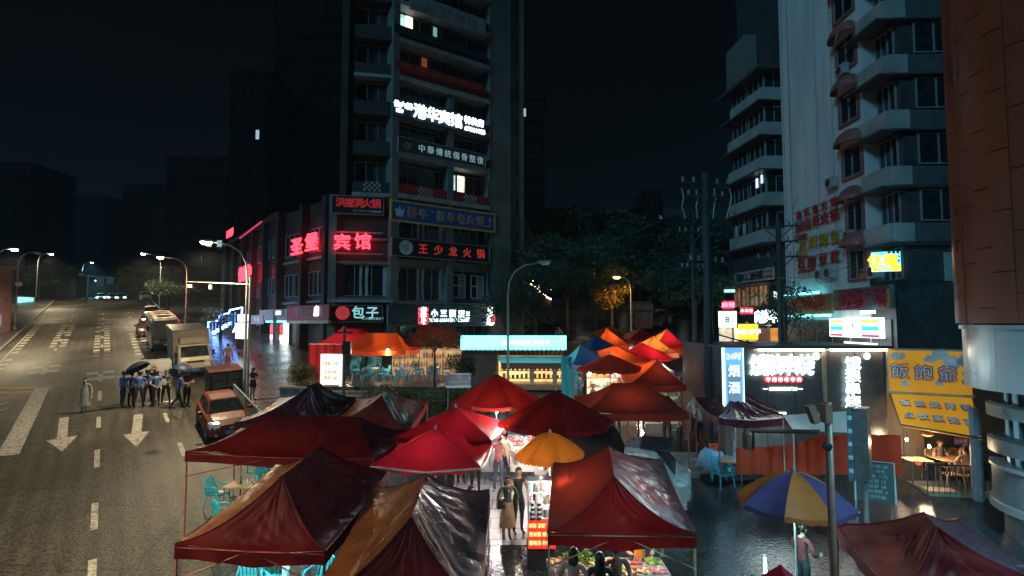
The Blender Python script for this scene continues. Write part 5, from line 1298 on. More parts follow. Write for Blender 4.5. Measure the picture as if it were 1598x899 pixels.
for q_ in (4.5, 5.42): mb = MB(); ring(mb, 1.5, 2.28, q_, q_ + .06, n=40); mb.build('ledge_top', m_dk, drum)
band('drum_panel', 2.28, 2.85, 3.75, m_ledge, 9)
for q_ in ((2.36, 2.66, 2.85), (2.33, 3.75, 3.82)): mb = MB(); ring(mb, 1.8, *q_, n=48); mb.build('drum_rim', m_alu, drum)
band('base_panel', 2.05, 1.0, 2.66, m_ledge, 9)
e_dimw = E('dim blue window', (.12, .30, .40), .28, var=.5, vscale=2)
for zz0, zz1 in ((5.48, 5.86), (4.56, 5.1), (3.82, 4.15)):
    for k in range(12):
        a = 140 + k * 13; mb = MB(); ring(mb, 1.9, 1.97, zz0, zz1, a, a + 7, 3); w = mb.build('window', m_frame, drum)
        mb = MB(); ring(mb, 1.95, 1.99, zz0 + .04, zz1 - .03, a + 1, a + 6, 3); mb.build('pane', e_dimw if k % 3 else m_glass, w)
# brown panelled tower on top: staggered panels with open joints
solid('tower_core', 2.80, 7.56, 30, paint((.03, .015, .01), .6))
ncol = 16
for c_ in range(ncol):
    a0 = 135 + 165 * c_ / ncol; a1 = 135 + 165 * (c_ + 1) / ncol; z = 7.6; off = [0, .9, .35, 1.2][c_ % 4]
    zs = [7.6] + [7.6 + off + .4 + 1.55 * k for k in range(14)]
    for k in range(len(zs) - 1):
        if zs[k] > 24: break
        mb = MB(); ring(mb, 2.8, 2.93 + .015 * ((c_ * 7 + k * 3) % 3 - 1), zs[k] + .012, zs[k + 1] - .012, a0 + .12, a1 - .12, 4); mb.build('brown_panel', m_brownp, drum)

# ------------------------------------------------------------------ poles and wires
m_conc = M('dark concrete pole', (0.065, 0.068, 0.07), 0.6, var=.3)
def power_pole(label, X, Y, top, r, arms, name='power_pole'):
    b = Vector((X, Y, gz(Y))); t = thing(name, label, 'power pole', b, 'power poles by the market')
    mb = MB(); mb.tube([b, (X, Y, top)], [r, r * .72], 10); mb.build('pole', m_conc, t, smooth=True)
    for (z, w, rot) in arms:
        d = Vector((math.cos(rot), math.sin(rot), 0)); mb = MB(); c = Vector((X, Y, z))
        mb.tube([c - d * w, c + d * w], .045, 5); a = mb.build('crossarm', m_conc, t)
        mb = MB(); mb.tube([c - d * w * .7, c - Vector((0, 0, .6))], .025, 4); mb.tube([c + d * w * .7, c - Vector((0, 0, .6))], .025, 4); mb.build('brace', m_conc, a)
        for s in (-.95, -.5, .5, .95):
            mb = MB(); mb.lathe(c + d * w * s, [(.03, .02), (.06, .08), (.035, .12), (.06, .18), (.02, .24)], 7); mb.build('insulator', paint((.3, .33, .34), .3), a)
    return t
power_pole('thick dark power pole in the middle of the market with several crossarms', 7.48, 22.0, 13.4, .19, ((13.0, 1.0, .2), (12.5, .75, .2), (9.95, .9, .5)))
power_pole('thin paired pole behind the thick market pole', 8.5, 27.0, 12.2, .09, ((11.9, .7, .3), (10.2, .6, .3)))
power_pole('dark pole rising behind the black restaurant front', 12.1, 26.0, 12.3, .15, ((12.0, .9, -.4), (11.3, .8, -.5), (10.6, .9, -.5)))
t = thing('arrester_frame', 'steel frame of hanging insulator strings on the thick market pole', 'insulator frame', (7.48, 22, 12.9))
for s in (-.9, -.35, .35, .95):
    mb = MB(); c = Vector((7.48 + s, 22.1, 12.85)); mb.tube([c, c + Vector((.08, 0, -.35)), c + Vector((.0, 0, -.75)), c + Vector((-.15 * s, 0, -1.2))], .03, 5); mb.build('insulator_string', paint((.34, .38, .39), .35), t)
mb = MB(); mb.tube([(6.5, 22.1, 12.85), (8.5, 22.1, 12.85)], .03, 4); mb.build('bar', m_conc, t)
def wire(label, a, b, sag, r=.014):
    a, b = Vector(a), Vector(b); t = MB(); pts = [a.lerp(b, k / 16) - Vector((0, 0, sag * 4 * (k / 16) * (1 - k / 16))) for k in range(17)]
    t.tube(pts, r, 4); o = t.build('cable', paint((.05, .055, .06), .5), None); tag(o, label, 'cable', 'overhead cables'); return o
wire('cable from the thick pole to the pole behind the restaurant, top one', (7.5, 22, 12.9), (12.1, 26, 11.9), .5)
wire('second cable from the thick pole toward the restaurant pole', (7.5, 22, 9.9), (12.1, 26, 10.6), .6)
wire('lowest thick cable crossing in front of the coloured box signs', (7.5, 22, 7.3), (13.5, 24.5, 6.5), .25, .03)
wire('cable strung from the thick pole to the corner block', (7.5, 22, 12.5), (-1.8, 48.6, 14.5), 1.6)
wire('cable from the thick pole off past the white wall', (7.5, 22, 10.0), (18.8, 31, 11.0), .8)
wire('cable drooping across the shop board of the corner block', (-8.9, 42.6, 9.0), (-1.6, 47.0, 8.6), .5, .03)
wire('cable from the restaurant pole to the white wall', (12.1, 26, 12.0), (18.8, 37.5, 16.0), .4)
# near pole with arm, lamp housing and hood
t = thing('brown_pole', 'rusty brown pole with a side arm and a tilted lamp box close to the camera', 'pole', (5.15, 9.5, gz(9.5)))
m_rust = M('rusty brown paint', (0.19, 0.075, 0.05), 0.5, var=.3)
mb = MB(); mb.tube([(5.15, 9.5, gz(9.5)), (5.15, 9.5, P(1287, 628, 9.5).z)], .058, 10); mb.build('pole', m_rust, t, smooth=True)
a, b = P(1280, 674, 9.5), P(1166, 672, 10.2); mb = MB(); mb.tube([a, b], .04, 6); mb.build('arm', m_rust, t)
mb = MB(); c = P(1268, 646, 9.45); c2 = Vector((-.05, 0, .14)); s_ = Vector((.05, 0, .02)); dd = Vector((0, .16, 0))
mb.hexa([c - c2 - s_ - dd / 2, c - c2 + s_ - dd / 2, c - c2 + s_ + dd / 2, c - c2 - s_ + dd / 2, c + c2 - s_ - dd / 2, c + c2 + s_ - dd / 2, c + c2 + s_ + dd / 2, c + c2 - s_ + dd / 2]); mb.build('lamp_box', m_rust, t)
mb = MB(); mb.box(P(1289, 645, 9.5), (.11, .2, .30)); mb.build('junction_box', m_rust, t)
mb = MB(); mb.lathe(P(1291, 697, 9.44), [(.03, -.04), (.07, -.03), (.07, .03), (.03, .04)], 10, axis='y'); mb.build('clamp', m_black, t)
mb = MB(); c = P(1168, 686, 10.2); mb.lathe(c, [(.09, -.16), (.10, -.1), (.10, .1), (.07, .15), (.02, .17)], 12); mb.build('hood', m_rust, t)
# blade sign seen from its narrow edge
fz = Fr((P(1323, 690, 13.5).x, 13.5), (P(1357, 690, 13.2).x, 13.25))
t = thing('blade_sign', 'tall dark upright box sign with teal edge characters in front of the restaurant', 'sign', fz.pt(.25, -.2, gz(13.5)))
z1, z0 = fz.px(1330, 637)[1], fz.px(1330, 748)[1]
mb = MB(); fz.box(mb, .12, fz.L, -.5, 0, z0, z1); mb.build('box', paint((.10, .075, .075), .3), t)
mb = MB(); fz.box(mb, 0, .115, -.48, .04, z0 - .04, z1 + .02); ed = mb.build('edge', paint((.06, .10, .11), .3), t)
for k, ch in enumerate('饿狼串烧烤'):
    mb = MB(); put_text(mb, fz, ch, .057, z1 - .22 - k * .3, .11, .045, .0, .02, sx=.9); mb.build('character', E('faint teal characters', (.2, .42, .5), .25) if k == 0 else bpy.data.materials['faint teal characters'], t)
mb = MB(); mb.tube([fz.pt(.3, -.2, gz(13.5)), fz.pt(.3, -.2, z0)], .05, 6); mb.build('post', m_steel, t)
# chalk board
fa = Fr((P(1338, 760, 14.6).x, 14.7), (P(1396, 760, 14.3).x, 14.3))
t = thing('chalk_board', 'standing chalk menu board with rows of pale writing by the steps', 'menu board', fa.pt(.4, 0, gz(14.5)))
z1, z0 = fa.px(1350, 719)[1], fa.px(1350, 778)[1]
mb = MB(); mb.hexa([fa.pt(0, .25, z0), fa.pt(fa.L, .25, z0), fa.pt(fa.L, .2, z0), fa.pt(0, .2, z0), fa.pt(.02, .0, z1), fa.pt(fa.L - .02, .0, z1), fa.pt(fa.L - .02, -.05, z1), fa.pt(.02, -.05, z1)]); mb.build('board', paint((.025, .032, .034), .6), t)
mb = MB(); mb.tube([fa.pt(0, .27, z0), fa.pt(0, .02, z1), fa.pt(fa.L, .02, z1), fa.pt(fa.L, .27, z0)], .025, 4); mb.build('frame', paint((.4, .42, .42), .4), t)
for k, s in enumerate(('牛肉火锅 28', '烤鱼 48元', '串串香 一元', '豆花饭 12', '小龙虾 58', '冰粉凉虾 6', '欢迎光临')):
    mb = MB(); zz = z1 - .1 - k * .115; put_text(mb, fa, s, fa.L / 2, zz, .10, .25 * (z1 - zz) / (z1 - z0) + .012, sx=1.1); mb.build('lettering', paint((.34, .40, .41), .6), t)
mb = MB(); mb.tube([fa.pt(.05, -.3, gz(14.7)), fa.pt(.05, -.02, z1)], .02, 4); mb.tube([fa.pt(fa.L - .05, -.3, gz(14.7)), fa.pt(fa.L - .05, -.02, z1)], .02, 4); mb.tube([fa.pt(0, .25, gz(14.4)), fa.pt(0, .25, z0)], .02, 4); mb.tube([fa.pt(fa.L, .25, gz(14.4)), fa.pt(fa.L, .25, z0)], .02, 4); mb.build('leg', m_steel, t)
# ------------------------------------------------------------------ market tents
def canopy_mat(name, col, rough=.3, coat=.5, trans=.25, tcol=None, bump=.25, bscale=9, stretch=None, spec=None):
    return M(name, col, rough, var=.35, vscale=1.3, bump=bump, bscale=bscale, coat=coat * .35, spec=(.12 if coat == 0 else .36) if spec is None else spec, trans=trans, tcol=tcol, rvar=.1, stretch=stretch)
m_fab = canopy_mat('dark red tent cloth', (.095, .005, .005), .6, .0, .10, (.42, .014, .010))
m_fab2 = canopy_mat('bright red tent cloth', (.38, .010, .022), .5, .1, .30, (.85, .02, .04))
m_fab3 = canopy_mat('brown red tent cloth', (.17, .020, .013), .6, .0, .13, (.5, .05, .025))
m_film = canopy_mat('wet maroon film', (.10, .012, .014), .33, 1.0, .12, (.4, .03, .03), .35, 7)
m_film2 = canopy_mat('wet dark plum film', (.065, .016, .026), .32, 1.0, .1, (.3, .02, .05), .35, 7)
m_film3 = canopy_mat('wet film in lamp-lit amber', (.24, .075, .024), .26, .5, .22, (.7, .2, .05), .35, 6)  # west slopes: the warm street lamp's orange is put into the cloth colour
m_film4 = canopy_mat('wet pale film', (.085, .034, .038), .32, 1.2, .12, (.4, .12, .09), .4, 7)
m_or = canopy_mat('orange tent cloth', (.44, .048, .010), .5, .1, .40, (.9, .13, .025))
m_or2 = canopy_mat('amber tent cloth', (.48, .13, .022), .5, .1, .4, (.9, .28, .05))
m_blt = canopy_mat('blue tent cloth', (.02, .09, .24), .45, .2, .3)
m_navy = canopy_mat('dark navy tarp', (.018, .020, .035), .35, .5, .05)
m_blk = canopy_mat('black wet tarp', (.010, .010, .011), .55, .0, .02)
m_redpole = paint((.30, .06, .045), .4)
m_gpole = paint((.42, .40, .38), .4)
m_trim = paint((.55, .42, .34), .6)
def V3(p): return Vector((p[0], p[1], p[2] if len(p) > 2 else 0))
def tent(label, corners, ridge, He=2.2, Hr=3.2, mats=None, val=.24, vm=None, seed=1, res=(44, 22), poles=True, pm=None, sag=.10, wr=1.0, group='canopy tents of the night market', valsides=(0, 1, 2, 3), power=1.7, name='market_tent', mid=True):
    """corners: front-west, front-east, back-east, back-west (x, y); ridge: front and back end (x, y)"""
    C_ = [Vector((x, y, gz(y) + He + (.09 if mid else 0))) for (x, y) in corners]
    cy = sum(c.y for c in C_) / 4; cx = sum(c.x for c in C_) / 4
    Rg = [Vector((x, y, gz(y) + Hr)) for (x, y) in ridge]
    t = thing(name, label, 'tent', (cx, cy, gz(cy)), group)
    mats = mats or [m_fab, m_film, m_film, m_film]
    faces = ((C_[0], C_[1], Rg[0], Rg[0]), (C_[1], C_[2], Rg[0], Rg[1]), (C_[2], C_[3], Rg[1], Rg[1]), (C_[3], C_[0], Rg[1], Rg[0]))
    if abs(C_[1].x - C_[0].x) > abs(C_[2].y - C_[1].y) * 1.3 and (Rg[1] - Rg[0]).length > .1 and abs(Rg[1].x - Rg[0].x) > abs(Rg[1].y - Rg[0].y):   # ridge runs sideways
        faces = ((C_[0], C_[1], Rg[0], Rg[1]), (C_[1], C_[2], Rg[1], Rg[1]), (C_[2], C_[3], Rg[1], Rg[0]), (C_[3], C_[0], Rg[0], Rg[0]))
    mb = MB(); seams = []
    def eave(A, B, u): 
        p = A.lerp(B, u); p.z -= sag * math.sin(math.pi * u); return p
    for fi, (A, B, c, d) in enumerate(faces):
        nrm = ((B - A).cross(c - A)).normalized()
        def fn(u, v, A=A, B=B, c=c, d=d, nrm=nrm, fi=fi):
            e = A.lerp(B, u); r = c.lerp(d, u); p = e.lerp(r, v)
            p.z = e.z + (r.z - e.z) * (v ** power) - sag * math.sin(math.pi * u) * (1 - v)
            k = (math.sin(math.pi * u) ** .6) * (math.sin(math.pi * min(1, v * .92 + .08)) ** .5) if 0 < u < 1 else 0
            if k > 0 and wr:
                L_ = (B - A).length
                a1 = math.atan2(v, u + .001); a2 = math.atan2(v, 1 - u + .001)
                n = (1 - abs(mnoise.noise((a1 * 13 + seed, fi * 7.3, u * 1.2)))) * (1 - u) + (1 - abs(mnoise.noise((a2 * 13 - seed, fi * 3.1 + 40, u)))) * u
                n2 = 1 - abs(mnoise.noise((u * L_ * 3.2 + seed * 3, v * 1.4, fi + 9.0)))
                p = p + nrm * (wr * k * (.085 * (n - .75) + .045 * (n2 - .75) + .05 * mnoise.noise((u * 3 + seed, v * 3, fi))))
            return p
        mb.grid(fn, res[0], res[1], fi)
        if mid: m2 = MB(); m2.tube([fn(0, k / 10) + Vector((0, 0, .006)) for k in range(11)], .011, 4); seams.append(m2)
    mb.build('canopy', mats, t, smooth=True)
    for m2 in seams: m2.build('hip_seam', vm or mats[0], t)
    vm = vm or mats[0]
    for k in valsides:
        A, B = C_[k], C_[(k + 1) % 4]; o = Vector(((B - A).y, -(B - A).x, 0)).normalized()
        mb = MB(); mb.grid(lambda u, v: eave(A, B, u) + o * (.012 + .02 * math.sin(u * 23 + seed + k) * v) - Vector((0, 0, val * v + .02 * v * math.sin(u * 11 + seed))), 24, 3); mb.build('valance', vm, t, smooth=True)
    if poles:
        pm = pm or m_redpole
        for c in C_:
            q = c + (Vector((cx, cy, c.z)) - c) * .015; mb = MB(); mb.tube([(q.x, q.y, gz(q.y)), (q.x, q.y, c.z)], .022, 6); mb.build('pole', pm, t)
            mb = MB(); mb.box((q.x, q.y, gz(q.y) + .02), (.12, .12, .03)); mb.build('foot_plate', pm, t)
        if mid:
            q = C_[0].lerp(C_[1], .5); q.z -= sag; mb = MB(); mb.tube([C_[0] - Vector((0, 0, .06)), q - Vector((0, 0, .0)), C_[1] - Vector((0, 0, .06))], .016, 4); mb.build('rail', pm, t)
            for s in (0, 1):
                a, b = C_[s], C_[s].lerp(C_[1 - s], .45); mb = MB(); mb.tube([a - Vector((0, 0, .65)), b - Vector((0, 0, .12))], .012, 4); mb.build('strut', pm, t)
    return t
# foreground row
tent('large wet tent beside the lower road with a dark red front', [(-6.12, 10.75), (-3.32, 10.5), (-3.02, 14.4), (-5.9, 14.7)], [(-4.5, 11.5), (-4.34, 13.2)], Hr=3.22, mats=[m_fab, m_film, m_film, m_film3], seed=2, sag=.08)
tent('red tent with a painted lamp-lit side in the middle of the front row', [(-3.12, 8.9), (-.46, 8.95), (-.5, 13.15), (-3.14, 13.4)], [(-1.66, 9.75), (-1.7, 11.6)], Hr=3.22, mats=[m_fab, m_film4, m_film, m_film3], seed=5, sag=.12, pm=m_gpole)
tent('dark red tent with a wide flat valance over the busy food counter', [(.66, 11.0), (3.4, 10.92), (3.78, 14.8), (1.02, 14.5)], [(1.97, 11.3), (2.16, 13.07)], He=2.3, Hr=3.27, mats=[m_fab, m_film4, m_film, m_fab3], seed=9, sag=.07, pm=paint((.36, .2, .12), .5))
tent('very wet dark red tent under the round corner building', [(5.95, 9.2), (8.75, 9.5), (9.0, 11.8), (6.35, 11.6)], [(7.02, 9.75), (7.2, 10.3)], Hr=3.05, mats=[m_fab, m_film2, m_film, m_fab3], seed=13, wr=1.5, sag=.08)
tent('small bright red tent top at the bottom of the picture', [(2.75, 7.6), (4.9, 7.6), (5.05, 9.3), (2.9, 9.3)], [(3.85, 8.3), (3.95, 8.72)], He=2.2, Hr=2.98, mats=[m_fab2] * 4, seed=15, sag=.05)
# second row
tent('long low dark red tent behind the front row beside the road', [(-8.7, 15.6), (-3.6, 15.2), (-3.1, 17.4), (-8.2, 17.7)], [(-6.9, 16.6), (-4.3, 16.4)], Hr=2.98, mats=[m_fab, m_film2, m_film, m_film3], seed=21, sag=.1, res=(34, 14))
tent('plum tent behind the long low tent with a pale far edge', [(-8.65, 18.2), (-5.8, 18.5), (-5.75, 21.4), (-8.5, 21.4)], [(-6.62, 19.1), (-6.5, 19.5)], Hr=3.25, mats=[m_film2, m_film2, m_film, m_film4], seed=25)
tent('pale wrinkled tent top with an orange corner in the second row', [(-5.7, 18.4), (-3.2, 17.6), (-3.02, 20.9), (-5.6, 21.3)], [(-4.0, 17.9), (-3.98, 18.7)], Hr=3.2, mats=[m_fab3, m_film4, m_film4, m_film3], seed=27)
tent('brown red tent with a straight ridge behind the black tarp load', [(2.35, 19.4), (5.85, 19.3), (5.8, 21.5), (2.3, 21.6)], [(3.55, 20.3), (4.75, 20.3)], Hr=3.05, mats=[m_fab3] * 4, seed=31, sag=.06, wr=.5)
tent('dark pointed tent in front of the black restaurant', [(6.65, 18.8), (9.1, 18.95), (9.3, 21.0), (6.7, 21.3)], [(7.6, 19.9), (7.65, 20.0)], Hr=2.9, mats=[m_film2, m_film2, m_film2, m_film2], seed=35, sag=.14)
# farther up the market
def bx4(x0, x1, y, d=2.3): return [(x0, y), (x1, y), (x1, y + d), (x0, y + d)]
far = [('brown tent with orange top farther up the lane', bx4(4.7, 7.1, 23.7), (6.2, 24.7), 3.05, [m_fab3, m_or, m_or, m_or]),
       ('long red orange tent across the upper lane', bx4(3.4, 7.0, 28.6, 2.0), (5.3, 29.4), 2.85, [m_or, m_fab2, m_or, m_or]),
       ('pink red tent beside the red orange one up the lane', bx4(6.2, 8.3, 29.4), (6.7, 30.2), 2.9, [m_fab2] * 4),
       ('amber topped tent up the lane behind the pink one', bx4(7.0, 9.0, 31.3), (7.9, 32.2), 2.95, [m_or2, m_or, m_or2, m_or2]),
       ('red tent with orange corners highest up the lane', bx4(8.1, 10.1, 33.2), (9.2, 34.2), 3.1, [m_fab2, m_or, m_or, m_or2]),
       ('small orange tent farthest back near the parked truck', bx4(5.3, 6.9, 34.0, 2.0), (5.7, 34.9), 3.05, [m_or] * 4),
       ('blue tent by the end of the cyan kiosk', bx4(2.9, 5.0, 28.0), (3.4, 28.8), 3.05, [m_blt] * 4),
       ('second blue tent higher up behind the first', bx4(4.0, 6.2, 30.8), (4.5, 31.6), 3.1, [m_blt] * 4),
       ('orange tent half hidden by the thick power pole', bx4(9.4, 11.6, 30.4), (10.8, 31.2), 2.9, [m_or, m_or, m_fab2, m_or]),
       ('low red tent in a gap behind the amber topped one', bx4(7.2, 9.2, 36.0), (8.2, 37.0), 2.75, [m_fab2, m_fab2, m_or, m_or]),
       ('flat red orange tent past the blue tents', bx4(5.6, 7.6, 37.5), (6.6, 38.5), 2.7, [m_or, m_fab2, m_or, m_or]),
       ('navy dark tarp tent close beside the thick power pole', bx4(7.4, 9.0, 26.6, 2.0), (8.6, 27.4), 2.75, [m_navy] * 4)]
for i, (lab, cs, rg, hr, mt) in enumerate(far):
    tent(lab, cs, [rg, (rg[0] + .1, rg[1] + .4)], Hr=hr, mats=mt, seed=50 + i, res=(14, 8), power=1.25, wr=.5, sag=.06, mid=False)
# terrace tents by the corner block (they stand on the terrace)
def on_terrace(fn):
    global gz
    old = gz; gz = lambda y: TZ
    r = fn(); gz = old; return r
on_terrace(lambda: tent('bright red tent with a closed side on the terrace', [(-11.6, 33.2), (-7.6, 32.8), (-7.2, 36), (-11.4, 36.4)], [(-10.2, 34.4), (-8.9, 34.4)], He=1.95, Hr=2.85, mats=[m_fab2] * 4, seed=71, res=(16, 8), wr=.4, mid=False))
on_terrace(lambda: tent('glowing orange canopy between the red tent and the thin tree', [(-9.4, 31.6), (-5.8, 31.5), (-5.4, 34), (-9.2, 34.4)], [(-8.3, 32.8), (-6.5, 32.8)], He=1.72, Hr=2.62, mats=[m_or, m_or, m_or, m_or], seed=73, res=(16, 8), wr=.6, mid=False))
on_terrace(lambda: tent('dull red canopy in front of the goods shelf', [(-6.4, 33.0), (-2.7, 33.2), (-2.6, 36), (-6.2, 36.2)], [(-5.4, 34.4), (-3.6, 34.4)], He=2.15, Hr=3.05, mats=[m_fab3, m_fab3, m_or, m_fab3], seed=75, res=(16, 8), wr=.6, mid=False))
t = thing('tarp_wall', 'hanging red tarp wall closing the front of the terrace tent', 'tarp', (-10, 32.6, TZ))
a, b = P(482, 566, 32.4), P(536, 568, 32.0)
mb = MB(); mb.grid(lambda u, v: Vector((a.x + (b.x - a.x) * u, 32.4 - .4 * u + .06 * math.sin(u * 26), TZ + 2.0 * v)), 40, 4); mb.build('sheet', m_fab2, t, smooth=True)
mb = MB(); mb.tube([(a.x, 32.45, TZ + 2.0), (b.x, 32.05, TZ + 2.0)], .025, 5); mb.build('rod', m_gpole, t)
# white sagging awning, red partition
t = thing('awning_sheet', 'pale white awning sheet sagging beside the dark pointed tent', 'awning', P(1258, 670, 17.5))
a, b, c, d = P(1222, 648, 17.6), P(1345, 640, 17.2), P(1345, 676, 15.6), P(1238, 672, 16.4)
mb = MB(); mb.grid(lambda u, v: d.lerp(c, u).lerp(a.lerp(b, u), v) - Vector((0, 0, .16 * math.sin(math.pi * u) * math.sin(math.pi * v))), 14, 8); mb.build('sheet', canopy_mat('pale awning cloth', (.60, .62, .63), .5, .2, .3), t, smooth=True)
for q in (a, b, c, d): mb = MB(); mb.tube([q, (q.x, q.y, gz(q.y))], .02, 5); mb.build('pole', m_gpole, t)
t = thing('red_partition', 'red tarp partition hung along a railing below the black restaurant', 'tarp', P(1270, 720, 17.8))
pts = [(1148, 699), (1200, 697), (1240, 693), (1271, 682), (1320, 678), (1404, 679)]
top = [P(x, y, 17.9) for (x, y) in pts]
pz0 = P(1270, 741, 17.9).z
def partition(u, v):
    s = u * (len(top) - 1); i = min(int(s), len(top) - 2); p = top[i].lerp(top[i + 1], s - i)
    return Vector((p.x, p.y + .05 * math.sin(u * 60) + .03 * math.sin(u * 23), pz0 + (p.z - pz0) * v))
mb = MB(); mb.grid(partition, 90, 8); mb.build('sheet', canopy_mat('orange red tarp', (.30, .034, .012), .55, .1, .25, (.7, .08, .03)), t, smooth=True)
rl2 = thing('iron_railing', 'black iron railing standing before the red tarp partition', 'railing', P(1240, 735, 17.4))
for k in range(30):
    x = P(1185, 720, 17.4).x + k * .088; mb = MB(); mb.tube([(x, 17.4, gz(17.4)), (x, 17.4, gz(17.4) + .95)], .013, 4, cap=False); mb.build('bar', m_black, rl2)
mb = MB(); x = P(1185, 720, 17.4).x; mb.tube([(x, 17.4, gz(17.4) + .95), (x + 2.6, 17.4, gz(17.4) + .95)], .022, 5); mb.build('handrail', m_black, rl2)

# ------------------------------------------------------------------ umbrellas
def umbrella(label, c, Hr_, rad_, Hp, n, mats, valance=.12, square=False, rot=0, curve=1.12, vm=None, trim=None, group='big market umbrellas', pole=True, sx=1, sy=1):
    x, y = c; b = Vector((x, y, gz(y))); t = thing('market_umbrella', label, 'umbrella', b, group)
    pk = b + Vector((0, 0, Hp))
    rim = []
    for k in range(n):
        a = rot + 2 * math.pi * k / n; rim.append(Vector((x + rad_ * sx * math.cos(a), y + rad_ * sy * math.sin(a), b.z + Hr_ + (SLOPE * 0))))
    for k in range(n):
        A, B = rim[k], rim[(k + 1) % n]
        mb = MB()
        def fn(u, v):
            e = A.lerp(B, u); p = e.lerp(pk, v); p.z = e.z + (pk.z - e.z) * (1 - (1 - v) ** curve) - .06 * math.sin(math.pi * u) * (1 - v) * (2 if square else 1)
            inw = (Vector((x, y, p.z)) - p); return p + inw * (.05 * math.sin(math.pi * u) * (1 - v))
        mb.grid(fn, 8, 8); m_ = mats[k % len(mats)]; pn = mb.build('canopy_panel', m_, t, smooth=True)
        if valance:
            mb = MB(); mb.grid(lambda u, v: fn(u, 0) - Vector((0, 0, valance * v * (1 + .15 * math.sin(u * 25)))), 16, 2); mb.build('valance', vm or m_, pn)
        mb = MB(); mb.tube([fn(0, 0) - Vector((0, 0, .02)), fn(0, .5) - Vector((0, 0, .03)), pk - Vector((0, 0, .03))], .012, 4); mb.build('rib', m_steel, t)
    if trim:
        mb = MB()
        for k in range(n): mb.tube([rim[k] - Vector((0, 0, valance * .5)), rim[k].lerp(rim[(k + 1) % n], .5) - Vector((0, 0, valance * .5 + (.12 if square else .06))), rim[(k + 1) % n] - Vector((0, 0, valance * .5))], .03, 4)
        mb.build('trim', trim, t)
    mb = MB(); mb.tube([b, pk], .025, 6); mb.build('pole', m_gpole, t)
    mb = MB(); mb.lathe(pk, [(.05, -.02), (.04, .04), (.015, .09)], 8); mb.build('cap', m_steel, t)
    mb = MB(); mb.lathe(b, [(.25, 0), (.25, .08), (.05, .12)], 10); mb.build('base', m_kerb, t)
    return t
umbrella('dark red umbrella highest in the middle, in front of the cyan kiosk', (-.52, 19.6), 2.62, 1.58, 3.52, 8, [m_fab], rot=.3, curve=1.0)
umbrella('broad dark red umbrella just in front of the black tarp load', (1.3, 17.2), 2.62, 1.72, 3.55, 8, [m_fab], rot=.1, curve=1.0)
umbrella('red square umbrella glowing behind the brightest one', (-1.65, 17.1), 2.42, 1.9, 3.08, 4, [m_fab2], square=True, rot=.62, curve=1.0, vm=m_fab)
umbrella('brightest crimson square umbrella with a pale trim', (-2.0, 15.35), 2.32, 1.72, 2.98, 4, [m_fab2], square=True, rot=.72, curve=1.0, valance=.14, trim=m_trim, sx=1.1)
umbrella('small orange umbrella over the drinks stall', (1.0, 15.45), 2.3, .95, 2.84, 8, [canopy_mat('orange umbrella cloth', (.50, .12, .010), .45, .2, .3, (.9, .24, .02))], rot=.2, curve=1.6)
m_pu = canopy_mat('purple umbrella cloth', (.065, .04, .105), .5, .0, .15); m_ou = canopy_mat('amber umbrella cloth', (.38, .095, .022), .5, .0, .15)
umbrella('wet umbrella of alternating purple and orange panels', (5.76, 12.0), 2.52, 1.13, 3.12, 8, [m_pu, m_ou], rot=.18, curve=1.7, valance=.1)
umbrella('brown red umbrella up the lane over the lit stalls', (4.25, 25.2), 2.6, 1.45, 3.2, 8, [m_fab3], curve=1.0)

# ------------------------------------------------------------------ lights under the tents
bulb((-.15, 17.0, gz(17.0) + 2.5), 40, 'bright white bulb over the meat display between the umbrellas', (1, .93, .90), e=80)
bulb((-2.2, 15.4, gz(15.4) + 2.1), 26, 'white bulb hidden under the crimson umbrella', (1, .9, .85), e=60)
bulb((-1.6, 17.2, gz(17.2) + 2.1), 20, 'bulb hidden under the red square umbrella', (1, .85, .7))
bulb((.75, 15.3, gz(15.3) + 2.0), 24, 'bulb under the small orange umbrella', (1, .85, .65))
bulb((-.5, 18.9, gz(18.9) + 2.45), 70, 'white bulb under the highest dark red umbrella', (1, .95, .95))
bulb((2.1, 12.4, gz(12.4) + 2.2), 60, 'bulb over the busy food counter', (1, .9, .78))
bulb((1.3, 13.3, gz(13.3) + 2.3), 22, 'second bulb deeper inside the food counter tent', (1, .80, .6))
bulb((-.15, 17.7, gz(17.7) + 2.5), 230, 'bulb under the broad dark red umbrella', (1, .85, .65))
for i, (px, py, Y, pw) in enumerate(((921, 581, 26, 60), (963, 581, 26, 60), (1008, 567, 30, 50), (1098, 587, 26, 40), (1080, 560, 30, 40), (1000, 553, 33, 50))):
    bulb(P(px, py, Y), pw, 'bare bulb over the upper lane stalls, %s' % ['beside the blue tent', 'in front of the beige shelf', 'under the pink tent', 'beside the thick pole', 'under the navy tarp', 'under the amber tent'][i], (1, .86, .68) if i != 3 else (.8, .95, 1.0), e=45, r=.07)
bulb(P(605, 548, 31.5), 110, 'starry bulb on the terrace beside the orange canopy', (1, .75, .45), r=.08)
bulb(Vector((-7.4, 33.2, TZ + 1.75)), 30, 'bulb inside the orange canopy on the terrace', (1, .70, .4), r=.06)
bulb(Vector((-9.6, 34.4, TZ + 1.7)), 26, 'bulb inside the bright red terrace tent', (1, .72, .5), r=.06)
bulb(Vector((-4.4, 34.4, TZ + 1.9)), 26, 'bulb under the dull red canopy by the goods shelf', (1, .75, .48), r=.06)
